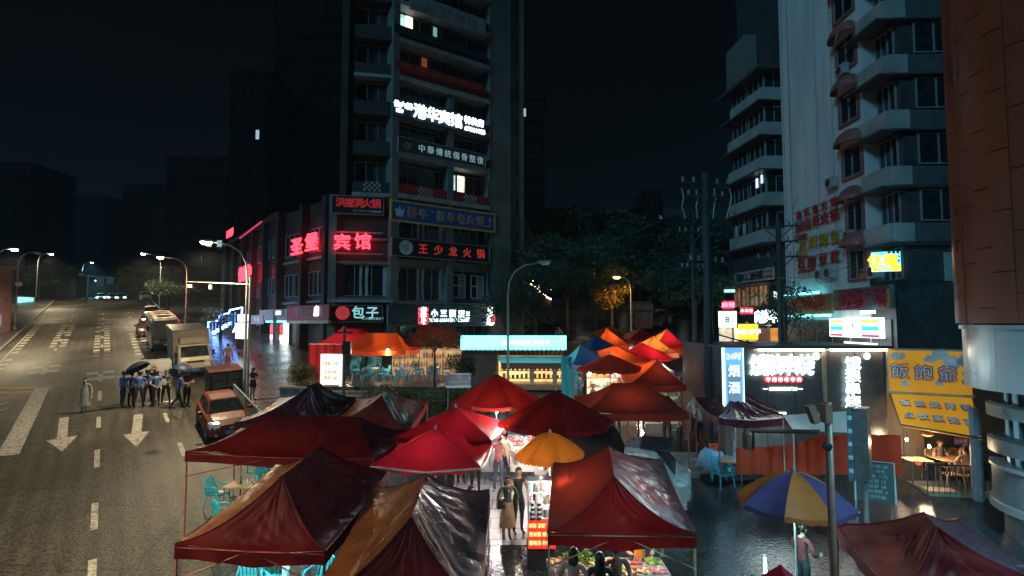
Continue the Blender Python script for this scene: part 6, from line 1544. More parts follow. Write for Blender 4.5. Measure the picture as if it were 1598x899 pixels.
for (x, y, h, pw, lab) in ((5.2, 29.6, 2.3, 32, 'inside the long red orange tent'), (8.0, 32.4, 2.3, 34, 'inside the amber topped tent'), (9.1, 34.3, 2.4, 36, 'inside the highest red tent'), (6.1, 35.0, 2.4, 30, 'inside the farthest orange tent'), (4.0, 29.1, 2.3, 22, 'inside the nearer blue tent'), (6.2, 24.9, 2.4, 30, 'inside the brown tent'), (4.0, 20.5, 2.3, 26, 'inside the straight ridged brown tent'), (10.5, 31.5, 2.3, 40, 'inside the half hidden orange tent'), (7.2, 30.5, 2.3, 28, 'inside the pink red tent')):
    bulb((x, y, gz(y) + h), pw, 'bare bulb ' + lab, (1, .76, .48), e=45, r=.06)
# fluorescent tubes: cool light at ground level
def tube_lamp(a, b, power, label, col=(.55, .95, 1.0)):
    a, b = Vector(a), Vector(b); t = thing('tube_lamp', label, 'fluorescent tube', (a + b) / 2, 'fluorescent tubes under the canopies')
    mb = MB(); mb.tube([a, b], .022, 6); mb.build('glass', bpy.data.materials.get('cool tube') or E('cool tube', (.6, .96, 1), 14), t)
    mb = MB(); mb.box((a + b) / 2 + Vector((0, 0, .05)), ((b - a).length, .06, .04), math.atan2((b - a).y, (b - a).x)); mb.build('fitting', m_trim, t)
    l = bpy.data.lights.new('tube_light', 'AREA'); l.shape = 'RECTANGLE'; l.size = (b - a).length; l.size_y = .06; l.energy = power; l.color = col
    o = bpy.data.objects.new('tube_light', l); COL.objects.link(o); o.parent = t; o.location = (0, 0, -.05); o.rotation_euler = (0, 0, math.atan2((b - a).y, (b - a).x))
tube_lamp((-5.2, 12.3, gz(12.3) + 2.0), (-4.1, 12.3, gz(12.3) + 2.0), 40, 'cool tube under the large wet tent beside the road')
tube_lamp((-6.8, 16.5, gz(16.5) + 2.1), (-5.6, 16.5, gz(16.5) + 2.1), 34, 'cool tube under the long low tent')
tube_lamp((-5.0, 19.4, gz(19.4) + 2.1), (-3.8, 19.4, gz(19.4) + 2.1), 16, 'cool tube under the pale wrinkled tent')
tube_lamp((5.2, 12.1, gz(12.1) + 2.4), (6.1, 12.2, gz(12.2) + 2.4), 70, 'cool tube under the purple and orange umbrella', (.32, .88, 1))
tube_lamp((8.4, 19.6, gz(19.6) + 2.2), (9.2, 19.6, gz(19.6) + 2.2), 24, 'cool tube beside the dark pointed tent')
# tall cool street lamp over the lower market, outside the picture
street_lamp((12.5, 5.0, gz(5)), 10.5, Vector((-2.6, 1.2, .1)), 'cool white street lamp over the lower market just outside the picture', warm=False, power=3400, group='street lamps along the climbing road')
# ------------------------------------------------------------------ people
m_skin = M('skin', (.45, .27, .19), .5, var=.1); m_hair = M('black hair', (.012, .010, .010), .4, var=.3, vscale=20)
m_shoe = paint((.03, .028, .027), .4)
def skin_mesh(verts, edges, radii, sub=1):
    me = bpy.data.meshes.new('sk'); me.from_pydata(verts, edges, []); o = bpy.data.objects.new('sk', me); COL.objects.link(o)
    md = o.modifiers.new('s', 'SKIN'); md.branch_smoothing = .6; md.use_smooth_shade = True
    for i, r in enumerate(radii): me.skin_vertices[0].data[i].radius = (r, r)
    me.skin_vertices[0].data[0].use_root = True
    s = o.modifiers.new('d', 'SUBSURF'); s.levels = sub; s.render_levels = sub
    m2 = bpy.data.meshes.new_from_object(o.evaluated_get(bpy.context.evaluated_depsgraph_get()))
    vs = [v.co.copy() for v in m2.vertices]; fs = [tuple(p.vertices) for p in m2.polygons]
    bpy.data.objects.remove(o); bpy.data.meshes.remove(m2); return vs, fs
def person(label, loc, rz, shirt, trousers, h=1.7, arms=((.30, -.02, 1.12, .30, -.10, .88), (-.30, -.02, 1.12, -.30, -.10, .88)), legs='stand', sleeves='short', legskin=False, hair='short', hat=None, dress=None, bag=None, hair_m=None, hold=None, lean=0.0, shoes=None, group=None, kind='person', fingers=True, slim=1.0):
    """faces local -y; joints laid out for a 1.70 m figure"""
    k = h / 1.70
    t = thing('person', label, 'person', (0, 0, 0), group)
    V = []; Ed = []; Rr = []; Tg = []
    def v(p, r, tag_): V.append(Vector(p)); Rr.append(r); Tg.append(tag_); return len(V) - 1
    def e(a, b): Ed.append((a, b))
    sit = legs == 'sit'
    dz = -.44 if sit else 0
    def L(p):
        z = p[2]; y = p[1] - lean * max(0, z - .9); return (p[0] * slim if abs(p[0]) < .2 else p[0], y, z + dz)
    pel = v(L((0, 0, .95)), .135, 'bot'); wa = v(L((0, .01, 1.10)), .138, 'top'); ch = v(L((0, .005, 1.28)), .166, 'top'); sh = v(L((0, .01, 1.41)), .10, 'top')
    nk = v(L((0, -.005, 1.485)), .052, 'skin'); h0 = v(L((0, -.025, 1.545)), .066, 'skin'); h1 = v(L((0, -.028, 1.61)), .086, 'skin'); h2 = v(L((0, -.018, 1.665)), .076, 'skin')
    for a, b in ((pel, wa), (wa, ch), (ch, sh), (sh, nk), (nk, h0), (h0, h1), (h1, h2)): e(a, b)
    hands = []
    for (ex, ey, ez, wx, wy, wz) in arms:
        sgn = 1 if ex > 0 else -1
        s0 = v(L((sgn * .185, .01, 1.395)), .070, 'top'); el = v(L((ex, ey, ez)), .050, 'top' if sleeves == 'long' else 'skin')
        mid = v(L(((sgn * .175 + ex) / 2 + sgn * .02, ey / 2, (1.395 + ez) / 2)), .060, 'top' if sleeves != 'none' else 'skin')
        wr = v(L((wx, wy, wz)), .030, 'top' if sleeves == 'long' else 'skin'); d = (V[wr] - V[el]).normalized(); hd = v(V[wr] + d * .075, .034, 'skin')
        e(sh, s0); e(s0, mid); e(mid, el); e(el, wr); e(wr, hd); hands.append((V[wr] + d * .05, d, sgn))
    ls = {'stand': ((.105, .0, .50, .11, .02, .085), (-.105, .0, .50, -.12, .02, .085)), 'walk': ((.09, -.12, .52, .09, -.24, .11), (-.09, .02, .50, -.09, .28, .14)), 'wide': ((.14, 0, .5, .19, .02, .085), (-.14, 0, .5, -.19, .02, .085)),
          'sit': ((.12, -.42, .93, .13, -.40, .53), (-.12, -.42, .93, -.13, -.40, .53)), 'cross': ((.07, -.03, .5, .03, -.04, .085), (-.09, 0, .5, -.12, .03, .085))}[legs]
    for (kx, ky, kz, ax, ay, az) in ls:
        s = 1 if kx > 0 else -1
        hp = v(L((s * .095, .0, .88)), .098, 'bot'); kn = v((kx, ky, kz + dz), .060, 'leg'); md = v(((s * .095 + kx) / 2, ky / 2 if not sit else ky * .5, (.88 + kz) / 2 + dz), .090, 'leg')
        cf = v(((kx + ax) / 2, (ky + ay) / 2 + .015, (kz + az) / 2 + dz + .05), .054, 'leg'); an = v((ax, ay, az + dz), .038, 'leg'); toe = v((ax + s * .02, ay - .15, az - .045 + dz), .036, 'shoe')
        for a, b in ((pel, hp), (hp, md), (md, kn), (kn, cf), (cf, an), (an, toe)): e(a, b)
    vs, fs = skin_mesh(V, Ed, Rr, 1)
    zt_ = .98 + dz; ztop = 1.44 + dz
    for p in vs:
        if zt_ - .12 < p.z < ztop and abs(p.x) < .24: p.y = p.y * .72
    segs = [(V[a], V[b], Tg[b] if Tg[a] != 'top' or Tg[b] in ('skin',) else Tg[b]) for a, b in Ed]
    mats = [m_skin, shirt, trousers, shoes or m_shoe]; MI = {'skin': 0, 'top': 1, 'bot': 2, 'leg': 0 if legskin else 2, 'shoe': 3}
    mb = MB(); mi = []
    for f in fs:
        c = sum((vs[i] for i in f), Vector()) / len(f); best = None
        for (a, b, tg) in segs:
            ab = b - a; q = a + ab * max(0, min(1, (c - a).dot(ab) / max(ab.length_squared, 1e-9))); dd = (q - c).length_squared
            if best is None or dd < best[0]: best = (dd, tg)
        tg = best[1]
        if c.z < .055 + (0 if not sit else dz + .44) and tg == 'leg': tg = 'shoe'
        mi.append(MI[tg])
    mb.v = vs; mb.f = [list(f) for f in fs]; mb.m = mi
    # nose and ears belong to the same body mesh
    hc = V[h1]
    mb.add([hc + Vector((-.014, -.082, -.012)), hc + Vector((.014, -.082, -.012)), hc + Vector((0, -.112, -.016)), hc + Vector((0, -.085, .035))], [(0, 1, 2), (0, 2, 3), (2, 1, 3)], 0)
    for s in (-1, 1): mb.lathe(hc + Vector((s * .086, .01, 0)), [(.008, -.034), (.018, -.01), (.02, .015), (.006, .034)], 6, 0)
    if fingers:
        for (p, d, sgn) in hands:
            side = d.cross(Vector((0, 1, 0))); side = side.normalized() if side.length > .1 else Vector((1, 0, 0)); cu = d.cross(side).normalized()
            if cu.y > 0: cu = -cu
            for i in range(4):
                o = p + side * ((i - 1.5) * .017) + d * .045; ln = (.062, .075, .070, .055)[i]
                mb.tube([o, o + d * ln * .55 + cu * .004, o + d * ln * .9 + cu * .022, o + d * ln * .95 + cu * .036], [.0092, .0085, .0078, .006], 5, 0)
            tb = p + side * .03 * sgn; mb.tube([tb, tb + d * .03 + side * .026 * sgn + cu * .012, tb + d * .062 + side * .024 * sgn + cu * .022], [.0115, .0098, .007], 5, 0)
    mb.v = [q * k for q in mb.v]
    mb.build('body', mats, t, smooth=True)
    hc = hc * k; r = .1 * k
    def shell(zcut, back, long=0, rr=1.06):
        m2 = MB(); n = 12; rings = []
        for j in range(7):
            ph = j / 6 * (math.pi * .62); ring = []
            for i in range(n):
                a = 2 * math.pi * i / n; fr_ = -math.sin(a)
                pz = math.cos(ph if fr_ < .35 else ph * (.62 - .1 * fr_)); rh = math.sin(ph if fr_ < .35 else ph * (.62 - .1 * fr_))
                ring.append(hc + Vector((math.cos(a) * rh * r * .92 * rr, math.sin(a) * rh * r * 1.02 * rr + .012, pz * r * 1.12 * rr + .012)))
            rings.append(ring)
        m2.loft(rings, 0, cap=True)
        if long:
            rg = []
            for (z, w, dp) in ((.02, .095, .03), (-.08, .10, .045), (-.2, .10, .05), (-long, .07, .05)):
                rg.append([hc + Vector((w * k * math.cos(a), .055 * k + dp * k * math.sin(a) + .02 * (z < -.1), z * k)) for a in [math.pi * 2 * i / 10 for i in range(10)]])
            m2.loft(rg)
        return m2
    if hair: shell(0, 0, {'short': 0, 'long': .34, 'bob': .15, 'bun': 0}[hair]).build('hair', hair_m or m_hair, t, smooth=True)
    if hair == 'bun': m2 = MB(); m2.lathe(hc + Vector((0, .10 * k, .06 * k)), [(.01, -.04), (.045, -.015), (.045, .02), (.01, .045)], 8); m2.build('hair_bun', hair_m or m_hair, t, smooth=True)
    if hat == 'cap':
        m2 = MB(); m2.lathe(hc + Vector((0, .0, .03 * k)), [(.102 * k, 0), (.108 * k, .05), (.125 * k, .075), (.12 * k, .1), (.03, .115)], 14); m2.build('cap', paint((.015, .018, .03), .5), t)
        m2 = MB(); m2.grid(lambda a, b: hc + Vector((math.cos(math.pi * (1.15 + .7 * a)) * (.095 + .06 * b) * k, math.sin(math.pi * (1.15 + .7 * a)) * (.1 + .06 * b) * k, (.035 - .02 * b) * k)), 8, 2); m2.build('cap_peak', paint((.012, .012, .015), .3), t)
    if hair or hat:
        for s in (-1, 1): m2 = MB(); m2.lathe(hc + Vector((s * .032 * k, -.079 * k, .014 * k)), [(.002, -.006), (.011, 0), (.002, .006)], 6); m2.build('eye', m_hair, t)
        m2 = MB(); m2.box(hc + Vector((0, -.077 * k, -.042 * k)), (.04, .01, .009)); m2.build('mouth', paint((.35, .1, .09), .5), t)
    if dress:
        dm, z1, z0, w = dress; m2 = MB(); rg = []
        for j in range(8):
            q = j / 7; z = z1 + (z0 - z1) * q; wd = .155 + (w - .155) * q ** 1.2 if z < 1.1 else .15
            rg.append([Vector((wd * (1 + .05 * math.sin(6 * a + j)) * math.cos(a), wd * .78 * (1 + .05 * math.sin(6 * a + j)) * math.sin(a), z)) * k for a in [2 * math.pi * i / 20 for i in range(20)]])
        m2.loft(rg, cap=False); m2.build('skirt', dm, t, smooth=True)
    if bag:
        m2 = MB(); m2.box(Vector(bag) * k, (.20, .12, .26)); m2.tube([Vector(bag) * k + Vector((0, 0, .13)), Vector((-.05, 0, 1.45)) * k, Vector(bag) * k + Vector((0, .02, .13))], .012, 4); m2.build('shoulder_bag', paint((.03, .03, .03), .4), t)
    t.location = loc; t.rotation_euler = (0, 0, rz)
    return t
def ground_at(px, py): p = G(px, py); p.z = gz(p.y) + .012; return p
def cloth(c, **k): return paint(c, .75, var=.25, vscale=5, **k)
dk = cloth((.018, .018, .022)); bl = cloth((.03, .11, .36)); bl2 = cloth((.03, .075, .27))
near = ((.30, -.03, 1.12, .22, -.22, 1.10), (-.30, -.03, 1.12, -.22, -.22, 1.10))      # forearms forward
down = ((.29, .01, 1.12, .31, -.06, .87), (-.29, .01, 1.12, -.31, -.06, .87))
back = ((.29, .08, 1.12, .08, .17, 1.02), (-.29, .08, 1.12, -.08, .17, 1.0))
fold = ((.29, -.06, 1.13, .06, -.20, 1.16), (-.29, -.06, 1.13, -.06, -.20, 1.14))
oneup = ((.29, .01, 1.12, .31, -.06, .87), (-.27, -.12, 1.17, -.16, -.22, 1.38))
G1 = 'people standing on the lower road'
person('person in a loose grey dress looking at a phone alone on the road', ground_at(131, 645), .3, cloth((.22, .23, .21)), m_skin, 1.62, oneup, 'cross', legskin=True, hair='bob', dress=(cloth((.22, .23, .21)), 1.3, .36, .25), group=G1)
t = thing('mobile_phone', 'small glowing phone in the hand of the person in the grey dress', 'phone', ground_at(131, 645) + Vector((.17, -.28, 1.40)))
mb = MB(); c = ground_at(131, 645) + Vector((.17, -.28, 1.42)); mb.box(c, (.075, .012, .15), .3); mb.build('case', m_black, t); mb = MB(); mb.box(c + Vector((0, .009, 0)), (.065, .006, .135), .3); mb.build('screen', E('phone screen', (.5, .75, 1), 3), t)
cops = [(191, 637, 2.6, down, 'stand', 'officer in a blue shirt at the open side of the group', .0, bl, 'cap'),
        (204, 636, 3.0, back, 'stand', 'officer under the black umbrella seen from behind', 0, bl, None),
        (216, 637, 3.6, fold, 'wide', 'officer in a blue shirt beside the umbrella holder, head bent', .12, bl, 'cap'),
        (230, 634, .4, near, 'wide', 'officer with arms held forward in the middle of the group', .05, bl2, 'cap'),
        (243, 635, 3.9, back, 'stand', 'officer with hands behind the back in the middle of the group', .05, bl, 'cap'),
        (276, 639, 2.3, near, 'walk', 'officer in dark blue leaning over beside the red car', .3, bl2, None),
        (291, 636, 1.2, fold, 'stand', 'person in dark clothes under the second umbrella beside the cargo box', 0, cloth((.04, .05, .10)), None),
        (258, 633, .2, fold, 'wide', 'person in a black jacket over a white shirt reading a sheet', .05, cloth((.05, .045, .045)), None),
        (238, 628, 2.9, oneup, 'stand', 'tall person in a straw hat and green top behind the officers', .0, cloth((.07, .09, .05)), None)]
for (px, py, rz, ar, lg, lab, ln, sh_, hat) in cops:
    person(lab, ground_at(px, py), rz, sh_, dk, R.uniform(1.68, 1.78), ar, lg, slim=1.2, hair='short', hat=hat, lean=ln, group=G1, sleeves='short' if sh_ is not bl2 else 'long')
t = thing('straw_hat', 'wide straw hat on the tall person behind the officers', 'hat', ground_at(238, 628) + Vector((0, 0, 1.62)))
mb = MB(); mb.lathe(ground_at(238, 628) + Vector((.02, 0, 1.68)), [(.26, -.02), (.25, .0), (.12, .05), (.11, .13), (.03, .16)], 16); mb.build('brim', paint((.28, .16, .06), .7), t)
t = thing('paper_sheet', 'white sheet held by the person in the black jacket', 'paper', ground_at(258, 633)); mb = MB(); c = ground_at(258, 633) + Vector((.05, -.27, 1.18)); mb.box(c, (.2, .01, .3), .2); mb.build('sheet', paint((.7, .7, .68), .7), t)
def hand_umbrella(label, top, r, tilt, mat):
    t = thing('hand_umbrella', label, 'umbrella', top); mt = Matrix.Rotation(tilt, 3, 'Y'); mb = MB(); n = 8
    rings = [[Vector(top) + mt @ Vector((r * math.sin(p) * math.cos(a) * (1 - .04 * (i % 2)), r * math.sin(p) * math.sin(a) * (1 - .04 * (i % 2)), r * .62 * (math.cos(p) - 1))) for i, a in enumerate([2 * math.pi * i / 16 for i in range(16)])] for p in (.05, .4, .8, 1.15, 1.4)]
    mb.loft(rings, cap=False); mb.build('canopy', mat, t, smooth=True)
    for k in range(8):
        a = k * math.pi / 4; mb = MB(); mb.tube([Vector(top) + mt @ Vector((r * math.sin(p) * math.cos(a), r * math.sin(p) * math.sin(a), r * .62 * (math.cos(p) - 1) - .008)) for p in (.05, .6, 1.1, 1.4)], .006, 4); mb.build('rib', m_steel, t)
    mb = MB(); mb.tube([Vector(top) + mt @ Vector((0, 0, .06)), Vector(top) + mt @ Vector((0, 0, -.75))], .011, 5); mb.build('shaft', m_steel, t); return t
m_umb = canopy_mat('black umbrella cloth', (.018, .02, .032), .45, .2, .05)
hand_umbrella('black umbrella tilted over the officers', ground_at(204, 636) + Vector((.12, 0, 2.13)), .58, -.55, m_umb)
hand_umbrella('dark blue umbrella over the person beside the cargo box', ground_at(291, 636) + Vector((-.2, .1, 2.1)), .52, .3, canopy_mat('dark blue umbrella cloth', (.02, .03, .07), .45, .2, .05))
# pavement walkers
person('person in an orange raincoat standing on the purple pavement', rp(*st((-17.9, 36.5)), .162), 3.0, cloth((.30, .11, .03)), cloth((.24, .09, .03)), 1.7, down, 'stand', sleeves='long')
person('person with bare legs in a black top by the lamp mast', rp(*st((-13.05, 29.3)), .162), 1.2, cloth((.03, .03, .035)), dk, 1.62, fold, 'cross', legskin=True, hair='long', dress=(dk, 1.08, .72, .21))
# couple and passers-by in the lit lane
person('person in a black tank top and dark trousers with an arm round a companion', ground_at(809, 834), .45, cloth((.016, .017, .018)), cloth((.02, .022, .03)), 1.74, ((.29, .02, 1.13, .36, -.02, .9), (-.30, -.05, 1.18, -.36, -.18, 1.2)), 'stand', sleeves='none', hair='short')
person('person in a long beige skirt carrying a dark bag beside the tank top wearer', ground_at(792, 841), .35, cloth((.06, .075, .06)), m_skin, 1.60, near, 'cross', sleeves='long', legskin=True, hair='long', hair_m=M('brown hair', (.06, .03, .018), .4), dress=(cloth((.50, .32, .20)), 1.02, .34, .25), bag=(-.22, -.05, 1.0))
person('person in a pink shirt walking away under the crimson umbrella', ground_at(778, 767), 2.9, cloth((.50, .16, .17)), cloth((.07, .09, .14)), 1.72, down, 'stand', shoes=m_skin)
person('person in a pale yellow top facing the meat display', ground_at(789, 758), 2.4, cloth((.50, .54, .38)), cloth((.05, .07, .12)), 1.70, near, 'stand', sleeves='long')
person('person in a red plaid shirt at the stall of the purple and orange umbrella', ground_at(1255, 942), 1.9, M('red plaid cloth', (.13, .02, .018), .8, var=.6, vscale=14), dk, 1.64, near, 'stand', sleeves='long', hair='bun')
person('customer in a peach top with brown hair at the food counter', Vector((1.22, 11.7, gz(11.7))), 2.7, cloth((.62, .36, .26)), dk, 1.72, down, 'stand', hair='bob', hair_m=M('dark brown hair', (.03, .015, .01), .4))
person('customer with long black hair and a black top at the food counter', Vector((1.72, 11.6, gz(11.6))), 3.1, cloth((.02, .02, .02)), dk, 1.68, down, 'stand', hair='long')
person('customer with a dark bun beside the long haired customer', Vector((2.1, 11.95, gz(11.95))), 3.3, cloth((.3, .2, .18)), dk, 1.66, down, 'stand', hair='bun')
person('seller in a bright orange vest behind the food counter', Vector((2.78, 12.9, gz(12.9))), .1, cloth((.72, .20, .02)), dk, 1.66, near, 'stand', sleeves='none')
for (px, py, Y, rz, cc, lab) in ((1084, 635, 24, .2, (.5, .5, .5), 'person in a white shirt under the navy tarp'), (1093, 640, 23, .1, (.42, .46, .5), 'smaller person in a pale shirt in front of the navy tarp'), (925, 612, 26, 1.0, (.1, .1, .1), 'shopper in black near the beige lit stall'), (905, 610, 28, 4.0, (.05, .12, .22), 'shopper in blue beside the blue tent'), (950, 608, 28, 2.0, (.35, .2, .14), 'shopper in tan at the lit stall up the lane'), (1000, 622, 24.5, 2.6, (.05, .3, .3), 'seller in teal inside the brown tent'), (1018, 545, 40, .3, (.3, .3, .32), 'distant walker near the pink tent'), (872, 524, 46, .3, (.2, .25, .3), 'distant walker beside the far scooters'), (895, 602, 31, .5, (.4, .3, .2), 'shopper in beige up the lane beside the turquoise sheet'), (938, 600, 30, 3.3, (.3, .06, .05), 'shopper in red up the lane'), (962, 612, 24.8, 3.0, (.12, .12, .14), 'shopper in grey just in front of the beige stall'), (978, 600, 29, 1.0, (.5, .5, .48), 'seller in white behind the beige stall'), (1040, 622, 23, 2.8, (.1, .14, .1), 'shopper in dark green beside the brown tent'), (1060, 640, 22.3, 1.5, (.25, .2, .3), 'shopper in mauve beside the brown tent pole'), (742, 700, 18.5, 3.1, (.08, .08, .1), 'buyer in black at the long meat table'), (720, 690, 19.2, 2.8, (.3, .24, .2), 'buyer in tan at the long meat table'), (1118, 655, 21.5, 1.4, (.04, .08, .2), 'seller in dark blue at the cluttered table')):
    x = P(px, py, Y).x; person(lab, Vector((x, Y, gz(Y) + .012)), rz, cloth(cc), dk, R.uniform(1.6, 1.75), near, 'stand', fingers=False)
DZ = gz(18.6) + .12
dchair = make_chair('dining_chair', 'wooden armchair on the lit dining terrace by the railing', m_wood, 'wooden chairs on the dining terrace'); dchair.location = (14.05, 18.75, DZ); dchair.rotation_euler = (0, 0, 2.9)
for (x, y, rz, cc, lab) in ((P(1488, 740, 19.4).x, 18.85, 3.1, (.4, .25, .12), 'diner in tan seated nearest the railing end'), (P(1507, 735, 20).x, 20.0, .3, (.5, .35, .18), 'diner in a light top seated across the table'), (P(1470, 740, 20).x, 20.05, .2, (.2, .12, .08), 'diner in brown seated at the smaller table')):
    person(lab, Vector((x, y, DZ)), rz, cloth(cc), dk, 1.66, near, 'sit'); dup(dchair, (x, y + (.12 if rz < 1 else -.12), DZ), rz, 'wooden armchair holding the ' + lab.split(' seated')[0])
person('eater in black under the crimson umbrella beside the lamp-lit red tent', Vector((-1.75, 14.55, gz(14.55) + .012)), .6, cloth((.02, .02, .022)), dk, 1.66, near, 'stand')
person('eater in grey under the crimson umbrella nearest the lane', Vector((-1.05, 14.75, gz(14.75) + .012)), 1.4, cloth((.16, .15, .15)), dk, 1.70, near, 'stand', hair='long')
# ------------------------------------------------------------------ vehicles (local: x forward, z up)
m_tyre = paint((.018, .018, .018), .7); m_rim = paint((.42, .43, .44), .3, metal=.6); m_vglass = M('car glass', (.02, .028, .03), .06, spec=.8, var=.2); m_trimv = paint((.02, .02, .022), .45)
m_lens = M('headlight lens', (.55, .58, .6), .12, var=.1); m_redlens = paint((.35, .02, .02), .2); m_plate = paint((.03, .10, .32), .4)
def wheel(parent, x, y, r, w=.2):
    mb = MB(); mb.lathe((x, y, r), [(r * .62, -w / 2), (r * .93, -w / 2), (r, -w * .35), (r, w * .35), (r * .93, w / 2), (r * .62, w / 2)], 18, axis='y', cap=False); wh = mb.build('wheel', m_tyre, parent, smooth=True)
    mb = MB(); s = 1 if y > 0 else -1; mb.lathe((x, y, r), [(r * .64, s * w * .3), (r * .60, s * w * .44), (r * .2, s * w * .36), (r * .12, s * w * .46), (.01, s * w * .46)], 14, axis='y', cap=False); mb.build('rim', m_rim, wh)
def vloft(mb, st, m=0):
    """stations (x, half width bottom, mid, top, z bottom, mid, top, crown z)"""
    rings = []
    for (x, wb, wm, wt, z0, zm, zt, zc) in st:
        rings.append([Vector((x, s * w, z)) for (s, w, z) in ((-1, wb * .8, z0), (-1, wb, z0 + .06), (-1, wm, zm), (-1, wt, zt), (-1, wt * .78, zc - .012), (-1, wt * .3, zc), (1, wt * .3, zc), (1, wt * .78, zc - .012), (1, wt, zt), (1, wm, zm), (1, wb, z0 + .06), (1, wb * .8, z0))])
    mb.loft(rings, m)
def pane(name, pts, parent, off=.006, m=None):
    n = (Vector(pts[1]) - Vector(pts[0])).cross(Vector(pts[2]) - Vector(pts[0])).normalized(); c = sum((Vector(p) for p in pts), Vector()) / len(pts)
    if n.dot(c - Vector((0, 0, .8))) < 0: n = -n
    mb = MB(); mb.loft([[Vector(p) + n * h for p in pts] for h in (-.02, off)]); return mb.build(name, m or m_vglass, parent)
def place_vehicle(t, p, heading):
    nrm = Vector((0, -SLOPE, 1)).normalized(); f = Vector((math.cos(heading), math.sin(heading), 0)); f = (f - nrm * f.dot(nrm)).normalized(); s = nrm.cross(f)
    t.matrix_world = Matrix(((f.x, s.x, nrm.x, p[0]), (f.y, s.y, nrm.y, p[1]), (f.z, s.z, nrm.z, p[2]), (0, 0, 0, 1)))
HD = math.atan2(-RD.y, -RD.x)
def hatch(label, body_m, group='parked vehicles along the kerb', plate=True, L_=1.0):
    t = thing('parked_car', label, 'car', (0, 0, 0), group)
    mb = MB()
    vloft(mb, [(1.98 * L_, .55, .60, .56, .30, .45, .58, .62), (1.92 * L_, .68, .74, .68, .24, .46, .66, .72), (1.6 * L_, .78, .84, .76, .20, .50, .80, .88), (1.05 * L_, .80, .86, .80, .20, .52, .90, 1.0), (.7 * L_, .80, .86, .80, .2, .52, .93, 1.02), (-.3 * L_, .80, .86, .80, .2, .52, .95, 1.02), (-1.2 * L_, .80, .86, .79, .2, .52, .97, 1.03), (-1.8 * L_, .76, .82, .74, .26, .55, .96, 1.0), (-1.98 * L_, .62, .70, .62, .34, .6, .9, .93)])
    mb.build('body', body_m, t, smooth=False)
    gh = [(1.0 * L_, .72, .99), (.30 * L_, .60, 1.46), (-.45 * L_, .60, 1.53), (-1.25 * L_, .58, 1.47), (-1.86 * L_, .66, 1.0)]
    mb = MB(); mb.loft([[Vector((x, -w, .96)), Vector((x, -w * .985, z - .06)), Vector((x, -w * .8, z)), Vector((x, w * .8, z)), Vector((x, w * .985, z - .06)), Vector((x, w, .96))] for (x, w, z) in gh]); mb.build('cabin', body_m, t)
    pane('windscreen', [(.94 * L_, -.66, 1.03), (.94 * L_, .66, 1.03), (.36 * L_, .51, 1.42), (.36 * L_, -.51, 1.42)], t)
    pane('rear_window', [(-1.80 * L_, .58, 1.05), (-1.80 * L_, -.58, 1.05), (-1.36 * L_, -.48, 1.40), (-1.36 * L_, .48, 1.40)], t)
    for s in (-1, 1):
        pane('side_window', [(.72 * L_, s * .69, 1.05), (.28 * L_, s * .615, 1.36), (-.35 * L_, s * .605, 1.42), (-.35 * L_, s * .70, 1.05)], t); pane('side_window', [(-.42 * L_, s * .70, 1.05), (-.42 * L_, s * .605, 1.42), (-1.15 * L_, s * .60, 1.37), (-1.45 * L_, s * .66, 1.05)], t)
        mb = MB(); mb.loft([[Vector((x, s * y, z)) for (y, z) in ((y0, z0), (y1, z0 - .01), (y1, z1 - .03), (y0, z1))] for (x, y0, y1, z0, z1) in ((1.97 * L_, .40, .60, .60, .70), (1.84 * L_, .38, .74, .58, .80), (1.60 * L_, .5, .80, .64, .86))]); mb.build('headlight', m_lens, t)
        mb = MB(); mb.box((-1.95 * L_, s * .62, .78), (.08, .16, .26)); mb.build('tail_lamp', m_redlens, t)
        mb = MB(); mb.lathe((.72 * L_, s * .95, 1.04), [(.02, -.10), (.075, -.06), (.08, .05), (.03, .1)], 8, axis='y'); mb.tube([(.75 * L_, s * .80, 1.0), (.72 * L_, s * .92, 1.03)], .02, 5); mb.build('mirror', body_m, t)
        mb = MB(); mb.box((.1 * L_, s * .868, .74), (.16, .02, .03)); mb.build('door_handle', m_rim, t)
        mb = MB(); mb.lathe((1.985 * L_, s * .55, .36), [(.01, -.02), (.055, 0), (.01, .02)], 8, axis='x'); mb.build('fog_lamp', m_lens, t)
        for x in (1.25 * L_, -1.25 * L_): wheel(t, x, s * .76, .30)
    mb = MB(); mb.box((1.97 * L_, 0, .60), (.06, .80, .085)); gr = mb.build('grille', m_trimv, t); mb = MB(); mb.box((2.0 * L_, 0, .60), (.03, .14, .07)); mb.build('badge', m_rim, gr)
    mb = MB(); mb.box((1.97 * L_, 0, .32), (.08, 1.0, .10)); mb.build('lower_grille', m_trimv, t)
    if plate: mb = MB(); mb.box((2.005 * L_, 0, .44), (.02, .44, .14)); mb.build('number_plate', paint((.10, .25, .45), .4), t)
    return t
c = hatch('red parked hatchback facing the camera in front of the dark cargo box', M('red car paint', (.16, .020, .011), .5, var=.08, spec=.3)); place_vehicle(c, rp(*st((-12.35, 25.0)), .006), HD)
c = hatch('small dark red car half hidden behind the minibus', M('dark red paint', (.10, .02, .018), .3, coat=.5)); place_vehicle(c, rp(*st((-33.6, 53.4)), .006), HD)
c = hatch('silver grey car parked higher up behind the minibus', M('silver grey paint', (.26, .25, .23), .3, metal=.3, coat=.5)); place_vehicle(c, rp(*st((-41.4, 66.2)), .006), HD)
c = hatch('pale car at the crest of the road with its lamps on', M('white car paint', (.5, .5, .5), .3, coat=.5)); place_vehicle(c, rp(*st((-58.5, 92)), .006), HD)
